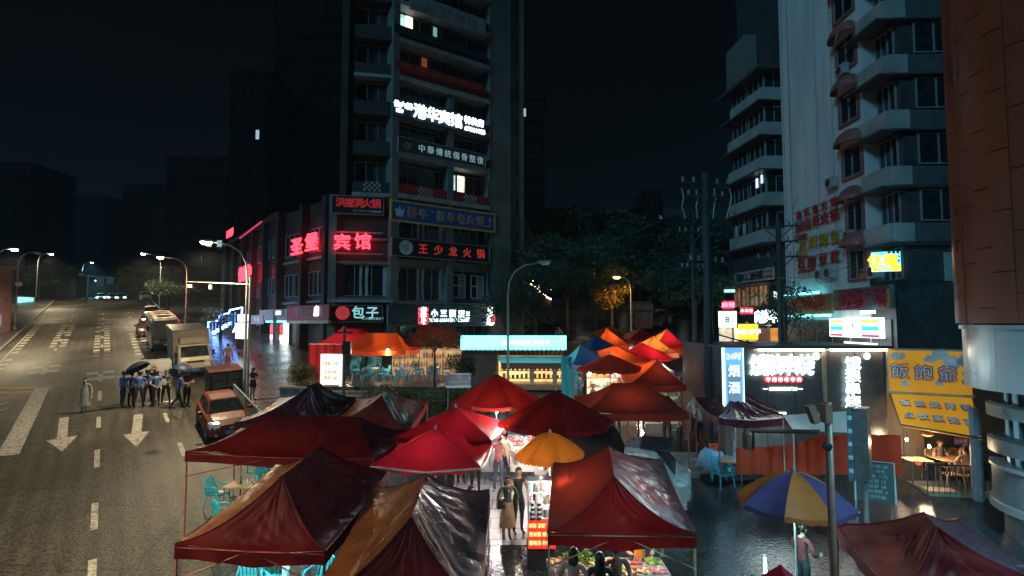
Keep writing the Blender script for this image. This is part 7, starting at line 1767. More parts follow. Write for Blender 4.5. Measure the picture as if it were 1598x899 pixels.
# box truck
t = thing('box_truck', 'cream box truck facing the camera behind the dark cargo box', 'truck', (0, 0, 0), 'parked vehicles along the kerb')
m_cream_t = M('cream truck paint', (.46, .37, .26), .4, var=.12); 
mb = MB(); mb.loft([[Vector((x, -w, z0)), Vector((x, -w, z1 - .12)), Vector((x, -w + .12, z1)), Vector((x, w - .12, z1)), Vector((x, w, z1 - .12)), Vector((x, w, z0))] for (x, w, z0, z1) in ((2.72, .80, .45, .95), (2.70, .86, .42, 1.12), (2.62, .88, .4, 1.30), (2.18, .84, .4, 2.02), (1.95, .84, .4, 2.06), (1.2, .84, .4, 2.06))]); mb.build('cab', m_cream_t, t)
pane('windscreen', [(2.60, -.76, 1.33), (2.60, .76, 1.33), (2.23, .70, 1.93), (2.23, -.70, 1.93)], t)
for s in (-1, 1):
    pane('side_window', [(2.42, s * .885, 1.3), (2.1, s * .855, 1.85), (1.5, s * .855, 1.85), (1.5, s * .885, 1.3)], t); mb = MB(); mb.box((2.70, s * .62, .86), (.08, .32, .18)); mb.build('headlight', m_lens, t)
    mb = MB(); mb.box((2.5, s * 1.0, 1.5), (.06, .16, .3)); mb.build('mirror', m_trimv, t)
    for x in (2.0, -1.6): wheel(t, x, s * .74, .36, .24)
mb = MB(); mb.box((2.74, 0, .55), (.1, 1.66, .24)); mb.build('bumper', m_trimv, t); mb = MB(); mb.box((2.80, 0, .58), (.02, .44, .14)); mb.build('number_plate', m_plate, t); mb = MB(); mb.box((2.72, 0, 1.05), (.04, .9, .1)); mb.build('grille', m_trimv, t)
mb = MB(); mb.box((-1.0, 0, 1.72), (4.1, 1.96, 2.1)); bx = mb.build('cargo_box', m_cream_t, t)
mb = MB(); mb.box((1.03, 0, 2.79), (.08, 1.98, .06)); mb.box((1.03, 0, .74), (.08, 1.98, .06)); mb.build('box_rim', paint((.36, .28, .2), .4), bx)
for k in range(13):
    for s in (-1, 1): mb = MB(); mb.box((-2.85 + k * .31, s * .99, 1.72), (.09, .03, 1.9)); mb.build('rib', m_cream_t, bx)
for k in range(12): mb = MB(); mb.box((1.06, -.88 + k * .16, 2.45), (.03, .05, .55)); mb.build('front_rib', m_cream_t, bx)
mb = MB(); mb.box((1.7, 0, 2.25), (.9, 1.4, .36)); mb.build('wind_deflector', m_cream_t, t)
mb = MB(); mb.box((-.3, 0, .45), (5.2, .9, .16)); mb.build('chassis', m_trimv, t)
place_vehicle(t, rp(*st((-20.6, 37.2)), .006), HD)
# minibus
t = thing('minibus', 'tan minibus parked behind the cream truck with a dark windscreen', 'minibus', (0, 0, 0), 'parked vehicles along the kerb'); m_bus = M('tan bus paint', (.30, .20, .13), .35, var=.12, coat=.4)
mb = MB(); mb.loft([[Vector((x, -w, z0)), Vector((x, -w, 1.2)), Vector((x, -w * .94, z1 - .22)), Vector((x, -w * .75, z1)), Vector((x, w * .75, z1)), Vector((x, w * .94, z1 - .22)), Vector((x, w, 1.2)), Vector((x, w, z0))] for (x, w, z0, z1) in ((3.45, .86, .42, 1.45), (3.38, .98, .38, 1.62), (3.0, 1.02, .36, 2.42), (2.7, 1.02, .36, 2.58), (0, 1.02, .36, 2.66), (-3.2, 1.02, .36, 2.62), (-3.5, .96, .5, 2.4))]); mb.build('body', m_bus, t)
pane('windscreen', [(3.36, -.86, 1.50), (3.36, .86, 1.50), (3.02, .78, 2.32), (3.02, -.78, 2.32)], t)
for s in (-1, 1):
    for k in range(5): pane('side_window', [(2.6 - k * 1.15, s * 1.025, 1.42), (2.6 - k * 1.15, s * .975, 2.22), (1.6 - k * 1.15, s * .975, 2.22), (1.6 - k * 1.15, s * 1.025, 1.42)], t)
    mb = MB(); mb.box((3.42, s * .70, .86), (.1, .32, .2)); mb.build('headlight', m_lens, t); mb = MB(); mb.box((3.2, s * 1.18, 1.9), (.08, .2, .34)); mb.build('mirror', m_trimv, t)
    for x in (2.2, -2.0): wheel(t, x, s * .9, .38, .24)
mb = MB(); mb.box((3.46, 0, .52), (.1, 1.8, .26)); mb.build('bumper', m_trimv, t); mb = MB(); mb.box((3.52, 0, .62), (.02, .44, .14)); mb.build('number_plate', t_white, t); mb = MB(); mb.box((3.45, 0, 1.0), (.06, .9, .12)); mb.build('grille', m_trimv, t)
for k in range(3): mb = MB(); mb.box((1.6 - k * 1.8, 0, 2.68), (.7, .9, .1)); mb.build('roof_vent', m_bus, t)
place_vehicle(t, rp(*st((-28.3, 47.0)), .006), HD)
# dark three-wheeler cargo box
t = thing('cargo_tricycle', 'dark reddish three-wheeled cart with a boxy panelled cargo body', 'cargo cart', (0, 0, 0), 'parked vehicles along the kerb'); m_ct = M('dark maroon metal', (.075, .03, .026), .45, var=.3); m_ctp = M('grey blue panel', (.10, .13, .135), .5, var=.25)
mb = MB(); mb.box((0, 0, 1.02), (1.9, 1.5, 1.3)); b = mb.build('cargo_body', m_ct, t)
for i in range(2):
    for j in range(3): mb = MB(); mb.box((.965, -.36 + .72 * i, .62 + .41 * j), (.03, .58, .32)); mb.build('panel', m_ctp, b)
for s in (-1, 1):
    for i in range(3):
        mb = MB(); mb.box((-.6 + i * .6, s * .765, 1.02), (.5, .03, 1.05)); mb.build('side_panel', m_ct, b)
    wheel(t, -.5, s * .6, .28, .14)
mb = MB(); mb.box((0, 0, 1.69), (1.96, 1.56, .05)); mb.build('lid', m_ct, t); wheel(t, 1.2, 0, .28, .14)
mb = MB(); mb.tube([(1.2, 0, .3), (1.05, 0, .95), (1.0, -.3, 1.0), (1.0, .3, 1.0)], .025, 5); mb.build('fork', m_trimv, t); mb = MB(); mb.box((.75, 0, .35), (.9, .3, .12)); mb.build('frame', m_trimv, t)
place_vehicle(t, rp(*st((-14.7, 29.8)), .006), HD)
# little truck with a black tarp load in the market
t = thing('mini_truck', 'silver mini truck carrying a black tarp covered load among the tents', 'truck', (0, 0, 0)); m_sil = M('silver van paint', (.40, .42, .43), .28, metal=.35, var=.1, coat=.5)
mb = MB(); mb.loft([[Vector((x, -w, z0)), Vector((x, -w, .95)), Vector((x, -w * .9, z1 - .12)), Vector((x, -w * .7, z1)), Vector((x, w * .7, z1)), Vector((x, w * .9, z1 - .12)), Vector((x, w, .95)), Vector((x, w, z0))] for (x, w, z0, z1) in ((2.0, .55, .34, .92), (1.93, .70, .28, 1.04), (1.62, .76, .26, 1.16), (1.02, .76, .26, 1.80), (.7, .76, .26, 1.88), (.12, .76, .26, 1.86))]); mb.build('cab', m_sil, t)
pane('windscreen', [(1.56, -.62, 1.24), (1.56, .62, 1.24), (1.09, .55, 1.74), (1.09, -.55, 1.74)], t)
for s in (-1, 1):
    pane('side_window', [(1.36, s * .745, 1.14), (.98, s * .70, 1.66), (.32, s * .70, 1.70), (.32, s * .745, 1.14)], t); mb = MB(); mb.lathe((1.93, s * .55, .80), [(.02, -.05), (.12, -.02), (.12, .03), (.02, .06)], 10, axis='x'); mb.build('headlight', m_lens, t)
    mb = MB(); mb.box((1.35, s * .90, 1.2), (.07, .14, .2)); mb.build('mirror', m_trimv, t); mb = MB(); mb.box((.5, s * .768, .98), (.16, .02, .035)); mb.build('door_handle', m_trimv, t)
    mb = MB(); mb.box((.95, s * .765, .72), (.012, .012, .8)); mb.build('door_seam', m_trimv, t)
    for x in (1.3, -1.5): wheel(t, x, s * .66, .28)
mb = MB(); mb.box((1.97, 0, .42), (.14, 1.44, .22)); mb.build('bumper', m_trimv, t); mb = MB(); mb.box((2.045, 0, .46), (.02, .44, .13)); mb.build('number_plate', m_plate, t)
mb = MB(); mb.box((-1.1, 0, .62), (2.3, 1.44, .3)); mb.build('cargo_bed', m_trimv, t)
def load(u, v): return Vector((-2.25 + 2.35 * u, (-.78 + 1.56 * v), .78 + 1.35 * min(1, 5 * min(u + .02, 1.02 - u)) ** .5 * min(1, 7 * min(v + .02, 1.02 - v)) ** .5 + .05 * mnoise.noise((u * 5, v * 5, 2))))
mb = MB(); mb.grid(load, 20, 16); mb.build('tarp_load', m_blk, t, smooth=True)
mb = MB(); mb.box((1.0, 0, 1.885), (.9, 1.2, .03)); mb.build('roof_panel', M('dark roof', (.03, .035, .04), .3), t)
place_vehicle(t, (3.35, 17.95, gz(17.95) + .012), -.30)
# far vehicles up the market street
t = thing('far_truck', 'small pale box truck parked at the top of the market street', 'truck', (0, 0, 0)); mb = MB(); mb.box((0, 0, 1.6), (3.6, 1.9, 2.0)); mb.build('cargo_box', paint((.34, .30, .28), .5), t); mb = MB(); mb.box((2.4, 0, 1.2), (1.2, 1.7, 1.6)); mb.build('cab', paint((.28, .2, .16), .5), t); pane('windscreen', [(3.02, -.7, 1.3), (3.02, .7, 1.3), (3.0, .7, 1.9), (3.0, -.7, 1.9)], t)
for s in (-1, 1):
    for x in (2.2, -1): wheel(t, x, s * .8, .38)
place_vehicle(t, (P(1002, 515, 58).x, 58, gz(58) + .012), -1.75)
for (px, Y, cc, lab) in ((1018, 60, (.3, .3, .32), 'grey car parked beside the far truck'), (1033, 62, (.42, .42, .42), 'white car parked past the far truck')):
    c = hatch(lab, M('far car paint %d' % px, cc, .35), 'far cars up the market street'); place_vehicle(c, (P(px, 500, Y).x, Y, gz(Y) + .012), -1.7)
for k, px in enumerate((978, 984, 990, 996)):      # scooters in a line
    t = thing('scooter', 'parked scooter, %s in the far line at the top of the lane' % ['first', 'second', 'third', 'fourth'][k], 'scooter', (0, 0, 0), 'far scooters'); 
    wheel(t, .6, 0, .24, .1); wheel(t, -.6, 0, .24, .12)
    mb = MB(); mb.loft([[Vector((x, w * math.cos(a), z + h * math.sin(a))) for a in [i * math.pi / 4 for i in range(8)]] for (x, w, z, h) in ((-.75, .06, .6, .06), (-.4, .16, .58, .16), (0, .12, .4, .1), (.3, .1, .38, .08))]); mb.build('body', paint(R.choice([(.3, .05, .05), (.1, .15, .3), (.3, .3, .3)]), .4), t); mb = MB(); mb.box((-.4, 0, .78), (.6, .26, .1)); mb.build('seat', m_trimv, t); mb = MB(); mb.tube([(.6, 0, .25), (.42, 0, .95), (.38, -.28, 1.0), (.38, .28, 1.0)], .03, 5); mb.build('handlebar', m_trimv, t)
    place_vehicle(t, (P(px, 505, 50).x, 50 + .2 * k, gz(50) + .03), -2.5)
# ------------------------------------------------------------------ stalls and goods
def stall_table(label, c, w, d, H, mat, skirt=None, rz=0, group=None, name='stall_table'):
    b = Vector((c[0], c[1], gz(c[1]))); t = thing(name, label, 'stall', b, group); mb = MB(); mb.box(b + Vector((0, 0, H)), (w, d, .04), rz); mb.build('tabletop', mat, t)
    for sx in (-1, 1):
        for sy in (-1, 1): mb = MB(); q = b + Vector((sx * (w / 2 - .05), sy * (d / 2 - .05), 0)); q.z = gz(q.y); mb.tube([q, (q.x, q.y, b.z + H)], .022, 5); mb.build('leg', m_steel, t)
    if skirt: mb = MB(); mb.box(b + Vector((0, -d / 2 - .012, H - .36)), (w, .015, .68)); mb.build('skirt', skirt, t)
    return t, b
def tray(label, c, w, d, mat, items, n, im, group, rng=R, r=.05, cat='tray', name='food_tray'):
    t = thing(name, label, cat, c, group); c = Vector(c); mb = MB(); mb.box(c + Vector((0, 0, .02)), (w, d, .03)); mb.box(c + Vector((0, -d / 2, .04)), (w, .012, .06)); mb.box(c + Vector((0, d / 2, .04)), (w, .012, .06)); mb.box(c + Vector((-w / 2, 0, .04)), (.012, d, .058)); mb.box(c + Vector((w / 2, 0, .04)), (.012, d, .058)); mb.build('tray', mat, t)
    for k in range(n):
        q = c + Vector((rng.uniform(-.42, .42) * w, rng.uniform(-.4, .4) * d, .05 + r * .5)); mb = MB(); s = r * rng.uniform(.8, 1.3)
        mb.lathe(q, [(s * .35, -s * .5), (s, -s * .15), (s * .9, s * .3), (s * .3, s * .6)], 6); mb.build(items, rng.choice(im), t, smooth=True)
    return t
m_whitep = paint((.70, .70, .72), .35); m_meat = [paint(c, .35) for c in ((.60, .14, .12), (.65, .26, .20), (.52, .08, .09), (.70, .42, .32))]
m_veg = [paint(c, .5) for c in ((.12, .28, .04), (.22, .34, .05), (.5, .42, .08), (.55, .24, .05), (.08, .2, .05))]
m_noodle = [paint(c, .5) for c in ((.62, .45, .18), (.60, .34, .12), (.55, .5, .3), (.5, .16, .06))]
# meat display between the umbrellas
tb, b = stall_table('long white meat display table lit brightly between the red umbrellas', (-.55, 20.6), 3.4, 2.1, .86, m_whitep, m_whitep)
k = 0
for i in range(5):
    for j in range(3):
        c = b + Vector((-1.35 + i * .67, -.68 + j * .66, .885)); tray('white tray of %s on the bright meat table, %s row, %s column' % (('red meat', 'pale pink meat', 'skewers')[(i + j) % 3], ('front', 'middle', 'back')[j], ('first', 'second', 'third', 'fourth', 'fifth')[i]), c, .56, .52, m_whitep, 'meat_piece', 14, m_meat, 'trays on the meat display', r=.07)
bulb((-.6, 20.3, gz(20.3) + 2.25), 70, 'white bulb over the long meat display', (1, .94, .9), r=.06)
bulb((.6, 20.8, gz(20.8) + 2.2), 40, 'second white bulb at the end of the meat display', (1, .94, .9), r=.06)
t = thing('bottle_rack', 'bright white rack of jars with a red lid at the end of the meat table', 'rack', P(850, 690, 19.0)); b = Vector((P(850, 690, 19).x, 19.0, gz(19)))
mb = MB(); mb.box(b + Vector((0, .1, .9)), (.66, .3, 1.0)); mb.build('rack', paint((.62, .60, .60), .4), t)
for i in range(5):
    for j in range(2): mb = MB(); mb.lathe(b + Vector((-.25 + i * .125, -.04 - j * .01, 1.05 - j * .4 + .36)), [(.045, 0), (.05, .16), (.03, .2), (.03, .24)], 8); mb.build('jar', paint(R.choice([(.6, .65, .62), (.65, .1, .06), (.5, .55, .3)]), .2), t)
# drinks stall with red price panel
t = thing('drinks_stall', 'narrow drinks stall with bottles over a red panel of yellow writing', 'stall', (.70, 14.3, gz(14.3))); b = Vector((.70, 14.3, gz(14.3)))
fd = Fr((.38, 14.1), (1.04, 14.1))
mb = MB(); mb.box(b + Vector((0, .1, .28)), (.66, .5, .56)); mb.build('base', paint((.04, .04, .045), .4), t); mb = MB(); fd.box(mb, 0, .66, -.5, 0, b.z + .56, b.z + 1.16); mb.build('counter', paint((.35, .05, .04), .5), t)
mb = MB(); fd.box(mb, 0, .66, 0, .02, b.z + .5, b.z + 1.17); pn = mb.build('price_panel', E('lit red price panel', (.9, .05, .03), .42), t)
e_yel = E('lit yellow writing', (1, .75, .25), .9)
for k, s in enumerate(('冰粉 凉虾 冰浆', '西米露 绿豆汤', '酸梅汤 柠檬茶')):
    mb = MB(); put_text(mb, fd, s, .33, b.z + 1.04 - k * .2, .118, .025, 0, .02, sx=.82); mb.build('lettering', e_yel, pn)
for s in (0, .63): mb = MB(); fd.box(mb, s, s + .03, -.5, -.47, b.z + 1.16, b.z + 2.05); fd.box(mb, s, s + .03, -.03, 0, b.z + 1.16, b.z + 2.05); mb.build('post', m_gpole, t)
mb = MB(); fd.box(mb, 0, .66, -.5, 0, b.z + 2.05, b.z + 2.08); mb.build('top', m_whitep, t)
mb = MB(); fd.box(mb, 0, .66, -.52, -.5, b.z + 1.16, b.z + 2.05); mb.build('lit_back', E('drinks back light', (.9, .92, .95), .55, var=.4, vscale=5), t)
for j in range(3):
    mb = MB(); fd.box(mb, .03, .63, -.45, -.05, b.z + 1.17 + .3 * j, b.z + 1.185 + .3 * j); sh = mb.build('shelf', m_whitep, t)
    for i in range(7):
        h = R.uniform(.14, .24); mb = MB(); mb.lathe(fd.pt(.08 + i * .083, -.12 - .1 * (i % 2), b.z + 1.19 + .3 * j), [(.034, 0), (.038, h * .75), (.04, h), (.01, h + .02)], 8); mb.build('cup', paint(R.choice([(.7, .1, .05), (.65, .68, .7), (.5, .3, .1), (.08, .12, .13), (.6, .35, .3)]), .25), sh)
for i in range(2):
    for k in range(8): mb = MB(); mb.lathe(fd.pt(.11 + i * .16, .03, b.z + 1.18 + k * .055), [(.045, 0), (.05, .028), (.045, .05)], 10); mb.build('stacked_cup', m_whitep if k % 2 else m_black, t)
bulb((.78, 14.0, b.z + 1.98), 12, 'small bulb inside the drinks stall', (1, .92, .85), hang=.05)
# food counter under the busy tent
tb, b = stall_table('long food counter with baskets of vegetables and noodles under the busy tent', (2.0, 12.55), 2.5, 1.0, .86, paint((.55, .42, .28), .5), paint((.4, .08, .05), .5))
for i in range(6):
    for j in range(2):
        kind = (i + j) % 3; tray(('green vegetables', 'yellow noodles', 'sliced meat')[kind].join(('basket of ', ' on the food counter, ' + ('front', 'back')[j] + ' row, ' + ('first', 'second', 'third', 'fourth', 'fifth', 'sixth')[i] + ' along')), b + Vector((-1.05 + i * .42, -.26 + j * .46, .885)), .37, .40, paint((.6, .55, .5), .4), ('vegetable', 'noodle_ball', 'meat_slice')[kind], 12, (m_veg, m_noodle, m_meat)[kind], 'baskets on the food counter', r=.06)
t = bush('lettuce_pile', 'heap of green lettuce at the end of the food counter', b + Vector((-.6, .1, 1.08)), (.30, .22, .16), 500, .05, 21, leaf_mat('lettuce', (.10, .24, .03), (.30, .42, .08)), 'vegetables')
t = bush('flower_bunch', 'pale pink flower bunch beside the food counter pole', Vector((.95, 11.9, gz(11.9) + 1.0)), (.26, .2, .42), 900, .035, 22, leaf_mat('pale pink petals', (.5, .28, .36), (.65, .48, .55)), 'flowers')
# plastic furniture on the lower road
lchair = make_chair('plastic_chair', 'turquoise plastic armchair', m_turq, 'turquoise chairs under the tents')
ltable = make_table('folding_table', 'small wooden folding table beside the road with bottles on it', m_wood, m_steel, .95, .7, 'folding tables under the tents')
def road_pt(px, py, H=0): p = G(px, py, H); return Vector((p.x, p.y, gz(p.y) + .012))
tp = road_pt(380, 757, .72); ltable.location = tp
lch = [((340, 768, .45), 1.4, 'turquoise armchair nearest the road at the table with bottles'), ((352, 800, .45), 2.4, 'turquoise armchair seen from behind in front of the table with bottles'), ((403, 735, .45), 4.2, 'turquoise armchair behind the table under the long low tent'), ((418, 728, .45), 4.9, 'second turquoise armchair behind the table'),
       ((430, 900, .45), .3, 'turquoise armchair at the lower edge under the large wet tent'), ((498, 905, .45), 5.9, 'turquoise armchair by the wooden table under the large wet tent'), ((350, 850, .25), 2.0, 'turquoise armchair half hidden by the red valance'), ((395, 915, .45), .8, 'turquoise armchair cut by the lower picture edge')]
for i, ((px, py, H), rz, lab) in enumerate(lch):
    p = road_pt(px, py, H)
    if i == 0: lchair.location = p; lchair.rotation_euler = (0, 0, rz); lchair['label'] = lab
    else: dup(lchair, p, rz, lab)
dup(ltable, road_pt(425, 716, .72), .2, 'second folding table half under the long low tent'); dup(ltable, road_pt(447, 868, .72), .1, 'wooden table under the large wet tent with a white cloth')
for (dx, dy, col, h, lab) in ((-.12, .08, (.03, .16, .08), .27, 'green bottle on the roadside table'), (.1, -.05, (.55, .55, .55), .16, 'pale tumbler on the roadside table'), (.22, .1, (.5, .52, .55), .1, 'white bowl on the roadside table')):
    t = thing('bottle' if h > .2 else 'cup', lab, 'bottle' if h > .2 else 'cup', tp + Vector((dx, dy, .74))); mb = MB(); mb.lathe(tp + Vector((dx, dy, .738)), [(.034, 0), (.036, h * .55), (.014, h * .75), (.014, h)] if h > .2 else [(.03, 0), (.045, h)], 10); mb.build('body', paint(col, .15), t, smooth=True); mb = MB(); mb.lathe(tp + Vector((dx, dy, .738 + h)), [(.016, 0), (.016, .012)] if h > .2 else [(.046, -.012), (.046, 0)], 10); mb.build('rim', m_trim, t)
q = road_pt(447, 868, .72); t = thing('white_cloth', 'white cloth hanging over the edge of the wooden table under the wet tent', 'cloth', q); mb = MB(); mb.grid(lambda u, v: q + Vector((.05 + .16 * u, -.36 - .03 * math.sin(u * 9) * min(1, v * 2), .745 - .5 * max(0, v - .3))) + Vector((0, .35 * max(0, .3 - v), 0)), 8, 10); mb.build('sheet', m_whitep, t, smooth=True)
# stall of the purple and orange umbrella
tb, b = stall_table('white stall table with jars under the purple and orange umbrella', (5.05, 11.4), .8, 1.9, .85, m_whitep, paint((.5, .6, .62), .4))
for i in range(4):
    for j in range(8):
        if R.random() < .2: continue
        h = R.uniform(.08, .2); c = b + Vector((-.3 + i * .2, -.85 + j * .24, .87)); t = thing('jar', 'small jar on the white stall table, %s row, %s from the front' % (('outer', 'second', 'third', 'inner')[i], ('first', 'second', 'third', 'fourth', 'fifth', 'sixth', 'seventh', 'last')[j]), 'jar', c, 'jars on the white stall table'); mb = MB(); mb.lathe(c, [(.05, 0), (.055, h * .8), (.04, h)], 8); mb.build('glass', paint(R.choice([(.5, .52, .5), (.12, .1, .1), (.3, .15, .1), (.1, .2, .22), (.6, .6, .62)]), .2), t); mb = MB(); mb.lathe(c + Vector((0, 0, h)), [(.045, 0), (.045, .02)], 8); mb.build('lid', m_trimv, t)
t = thing('stall_lamp_post', 'white lit post at the corner of the white stall table', 'lamp post', b + Vector((-.45, -.6, 0))); mb = MB(); mb.tube([b + Vector((-.45, -.6, -.1)), b + Vector((-.45, -.6, 2.0))], .03, 6); mb.build('post', m_whitep, t); mb = MB(); mb.tube([b + Vector((-.45, -.64, 1.2)), b + Vector((-.45, -.64, 1.95))], .02, 6); mb.build('tube', bpy.data.materials['cool tube'], t)
# dark awning edge, laid as a low slab, and clutter in front of the restaurant
a = [G(1084, 736), G(1150, 733), G(1226, 735), G(1206, 752), G(1108, 757)]
t = thing('awning_edge_slab', 'black wet awning edge laid as a low slab beside the parked mini truck', 'awning edge', a[0]); mb = MB(); mb.loft([[Vector((p.x, p.y, gz(p.y) - .02 + .10 * k)) for p in a] for k in (0, 1)]); mb.build('base', m_blk, t); mb = MB(); mb.loft([[Vector((p.x, p.y, gz(p.y) + .081)) + (p - a[2]) * .03 for p in a], [Vector((p.x, p.y, gz(p.y) + .11)) + (p - a[2]) * .03 for p in a]]); mb.build('tarp_top', m_blk, t)
for k in range(4): t = thing('kerb_step', 'wet grey step, %s up beside the blue tarp heap' % ('lowest', 'second', 'third', 'top')[k], 'step', P(1078, 690, 20)); mb = MB(); Y = 19.9 + .4 * k; x = P(1083, 680, 20).x; mb.box((x, Y, gz(Y) + .05 + .07 * k), (.9, .36, .2)); mb.build('slab', m_kerb, t); t['group'] = 'steps beside the blue tarp heap'
q = Vector((P(1108, 668, 20.5).x, 20.5, gz(20.5))); t = thing('tarp_heap', 'crumpled blue tarp heap with an orange bucket on top', 'tarp', q)
mb = MB(); mb.grid(lambda u, v: q + Vector((-.6 + 1.2 * u, -.5 + 1.0 * v, .62 * (math.sin(math.pi * u) * math.sin(math.pi * v)) ** .5 + .42 * mnoise.noise((u * 4, v * 4, 1)) + .2 * mnoise.noise((u * 11, v * 11, 5)))), 16, 14); mb.build('tarp', canopy_mat('pale blue tarp', (.16, .32, .46), .4, .3, .1), t, smooth=True)
t = thing('bucket', 'orange bucket on top of the blue tarp heap', 'bucket', q + Vector((.1, 0, .62))); mb = MB(); mb.lathe(q + Vector((.1, 0, .6)), [(.12, 0), (.16, .26), (.17, .28)], 12); mb.build('body', paint((.5, .1, .03), .4), t); mb = MB(); mb.tube([q + Vector((.1 + .165 * math.cos(a_), 0, .87 + .16 * math.sin(a_))) for a_ in [math.pi * i / 8 for i in range(9)]], .008, 4); mb.build('handle', m_steel, t)
for i, (px, py, Y, rz) in enumerate(((1122, 698, 19.6, 1.2), (1134, 690, 19.8, 4.0), (1128, 706, 19.0, .2))):
    x = P(px, py, Y).x; dup(terr_chair, (x, Y, gz(Y) + .012), rz, 'blue plastic chair %s the cluttered table by the dark pointed tent' % ('beside', 'behind', 'in front of')[i], 'blue chairs by the pointed tent')
dup(ltable, (P(1140, 690, 19.4).x, 19.4, gz(19.4) + .012), 1.2, 'cluttered folding table under the dark pointed tent')
# stools by the mini truck
for i, (px, py) in enumerate(((1050, 690), (1068, 655), (1046, 660))):
    p = road_pt(px, py); t = thing('plastic_stool', 'turquoise stool %s behind the mini truck' % ('lowest', 'by the tent pole', 'farther back')[i], 'stool', p, 'turquoise stools'); mb = MB(); mb.box(p + Vector((0, 0, .44)), (.34, .34, .04)); mb.build('seat', m_turq, t)
    for sx in (-1, 1):
        for sy in (-1, 1): mb = MB(); mb.tube([p + Vector((sx * .13, sy * .13, .43)), p + Vector((sx * .18, sy * .18, 0))], .022, 5); mb.build('leg', m_turq, t)
# lit stalls farther up
def goods_stall(label, x0, x1, Y, H, mat_e, seed):
    rng = random.Random(seed); t = thing('goods_stall', label, 'stall', ((x0 + x1) / 2, Y, gz(Y)), 'lit stalls up the lane'); g = gz(Y); mb = MB(); mb.box(((x0 + x1) / 2, Y + .5, g + H / 2), (x1 - x0, .08, H)); mb.build('back_panel', mat_e, t)
    for k in range(4):
        z = g + .5 + k * .42
        if z > g + H - .1: break
        mb = MB(); mb.box(((x0 + x1) / 2, Y + .25 - .1 * (3 - k), z), (x1 - x0, .4, .03)); sh = mb.build('shelf', m_wood, t); x = x0 + .1
        while x < x1 - .1:
            w = rng.uniform(.1, .24); h = rng.uniform(.1, .32); mb = MB(); mb.box((x + w / 2, Y + .2 - .1 * (3 - k), z + .016 + h / 2), (w * .85, .2, h), rng.uniform(-.2, .2)); mb.build('packet', paint(rng.choice([(.55, .4, .25), (.6, .12, .06), (.6, .55, .45), (.2, .3, .12), (.1, .3, .4), (.65, .3, .08)]), .5), sh); x += w
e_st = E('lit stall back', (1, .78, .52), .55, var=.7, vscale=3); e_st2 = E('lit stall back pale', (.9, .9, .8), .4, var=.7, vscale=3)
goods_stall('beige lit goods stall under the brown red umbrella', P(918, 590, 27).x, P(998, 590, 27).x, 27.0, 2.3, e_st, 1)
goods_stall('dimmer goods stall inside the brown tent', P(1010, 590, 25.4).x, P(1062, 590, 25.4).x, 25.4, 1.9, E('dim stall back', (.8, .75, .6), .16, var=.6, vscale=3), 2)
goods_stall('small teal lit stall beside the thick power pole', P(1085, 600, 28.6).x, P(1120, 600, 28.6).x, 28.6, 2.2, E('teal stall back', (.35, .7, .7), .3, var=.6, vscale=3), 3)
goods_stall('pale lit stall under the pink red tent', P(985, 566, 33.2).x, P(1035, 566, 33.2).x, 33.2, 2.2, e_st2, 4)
t = thing('side_sheet', 'turquoise side sheet hanging at the end of the cyan kiosk', 'tarp', P(900, 600, 29.5)); a, b = P(876, 600, 29.8), P(908, 598, 29.2); mb = MB(); mb.grid(lambda u, v: Vector((a.x + (b.x - a.x) * u, a.y + (b.y - a.y) * u + .05 * math.sin(u * 20), gz(29.5) + .2 + 2.1 * v)), 24, 4); mb.build('sheet', canopy_mat('turquoise sheet', (.03, .30, .36), .5, .1, .4), t, smooth=True); mb = MB(); mb.tube([(a.x, a.y, gz(29.5) + 2.3), (b.x, b.y, gz(29.5) + 2.3)], .02, 4); mb.build('rod', m_gpole, t)
# ------------------------------------------------------------------ trees, far blocks and distant lights
m_leafd = leaf_mat('teal lit leaves', (.03, .07, .05), (.07, .13, .075)); m_leafo = leaf_mat('lamp lit leaves', (.12, .11, .02), (.22, .18, .03))  # teal night glow and lamplight are put into these leaf colours
tr = [(1040, 58, 9.5, (5.2, 3.6, 3.0), 5200, .17, 31, 'broad dark tree over the upper market tents'), (1085, 50, 7.5, (3.6, 2.6, 2.4), 3600, .14, 32, 'tree behind the thick power pole with bare low limbs'), (955, 49, 6.6, (1.7, 1.5, 1.6), 1200, .10, 33, 'tree round the orange street lamp'), (885, 50, 9.0, (4.2, 3.0, 3.0), 4600, .14, 34, 'dark teal lit tree behind the cyan kiosk'), (835, 46, 7.0, (3.0, 2.4, 2.2), 3200, .12, 35, 'low tree beside the corner block under the string lights'), (925, 58, 11.0, (4.4, 3.0, 3.4), 4200, .17, 36, 'tall dark tree with a pale slender trunk'),
      (1000, 75, 13, (7, 4, 4), 4200, .24, 37, 'large dark tree on the slope behind'), (900, 78, 14, (7, 4, 4.4), 4200, .24, 38, 'dark hillside tree above the string lights'), (1110, 72, 13, (6, 4, 4), 3600, .24, 39, 'dark hillside tree behind the balcony block'), (788, 44, 5.0, (1.8, 1.4, 1.6), 1600, .10, 40, 'small tree at the foot of the corner block'), (1226, 33, 6.4, (1.3, 1.0, 1.3), 900, .09, 41, 'small leafy tree against the brown apartment board')]
for (px, Y, h, cr, n, sz, sd, lab) in tr:
    x = P(px, 500, Y).x; tree(lab, (x, Y, gz(Y)), h, (cr[0], cr[1], cr[2] * 1.25), int(n * 2.1), sz * 1.1, sd, mat=m_leafo if sd == 33 else m_leafd, trunk_r=.17 if Y > 45 else .09, limbs=10)
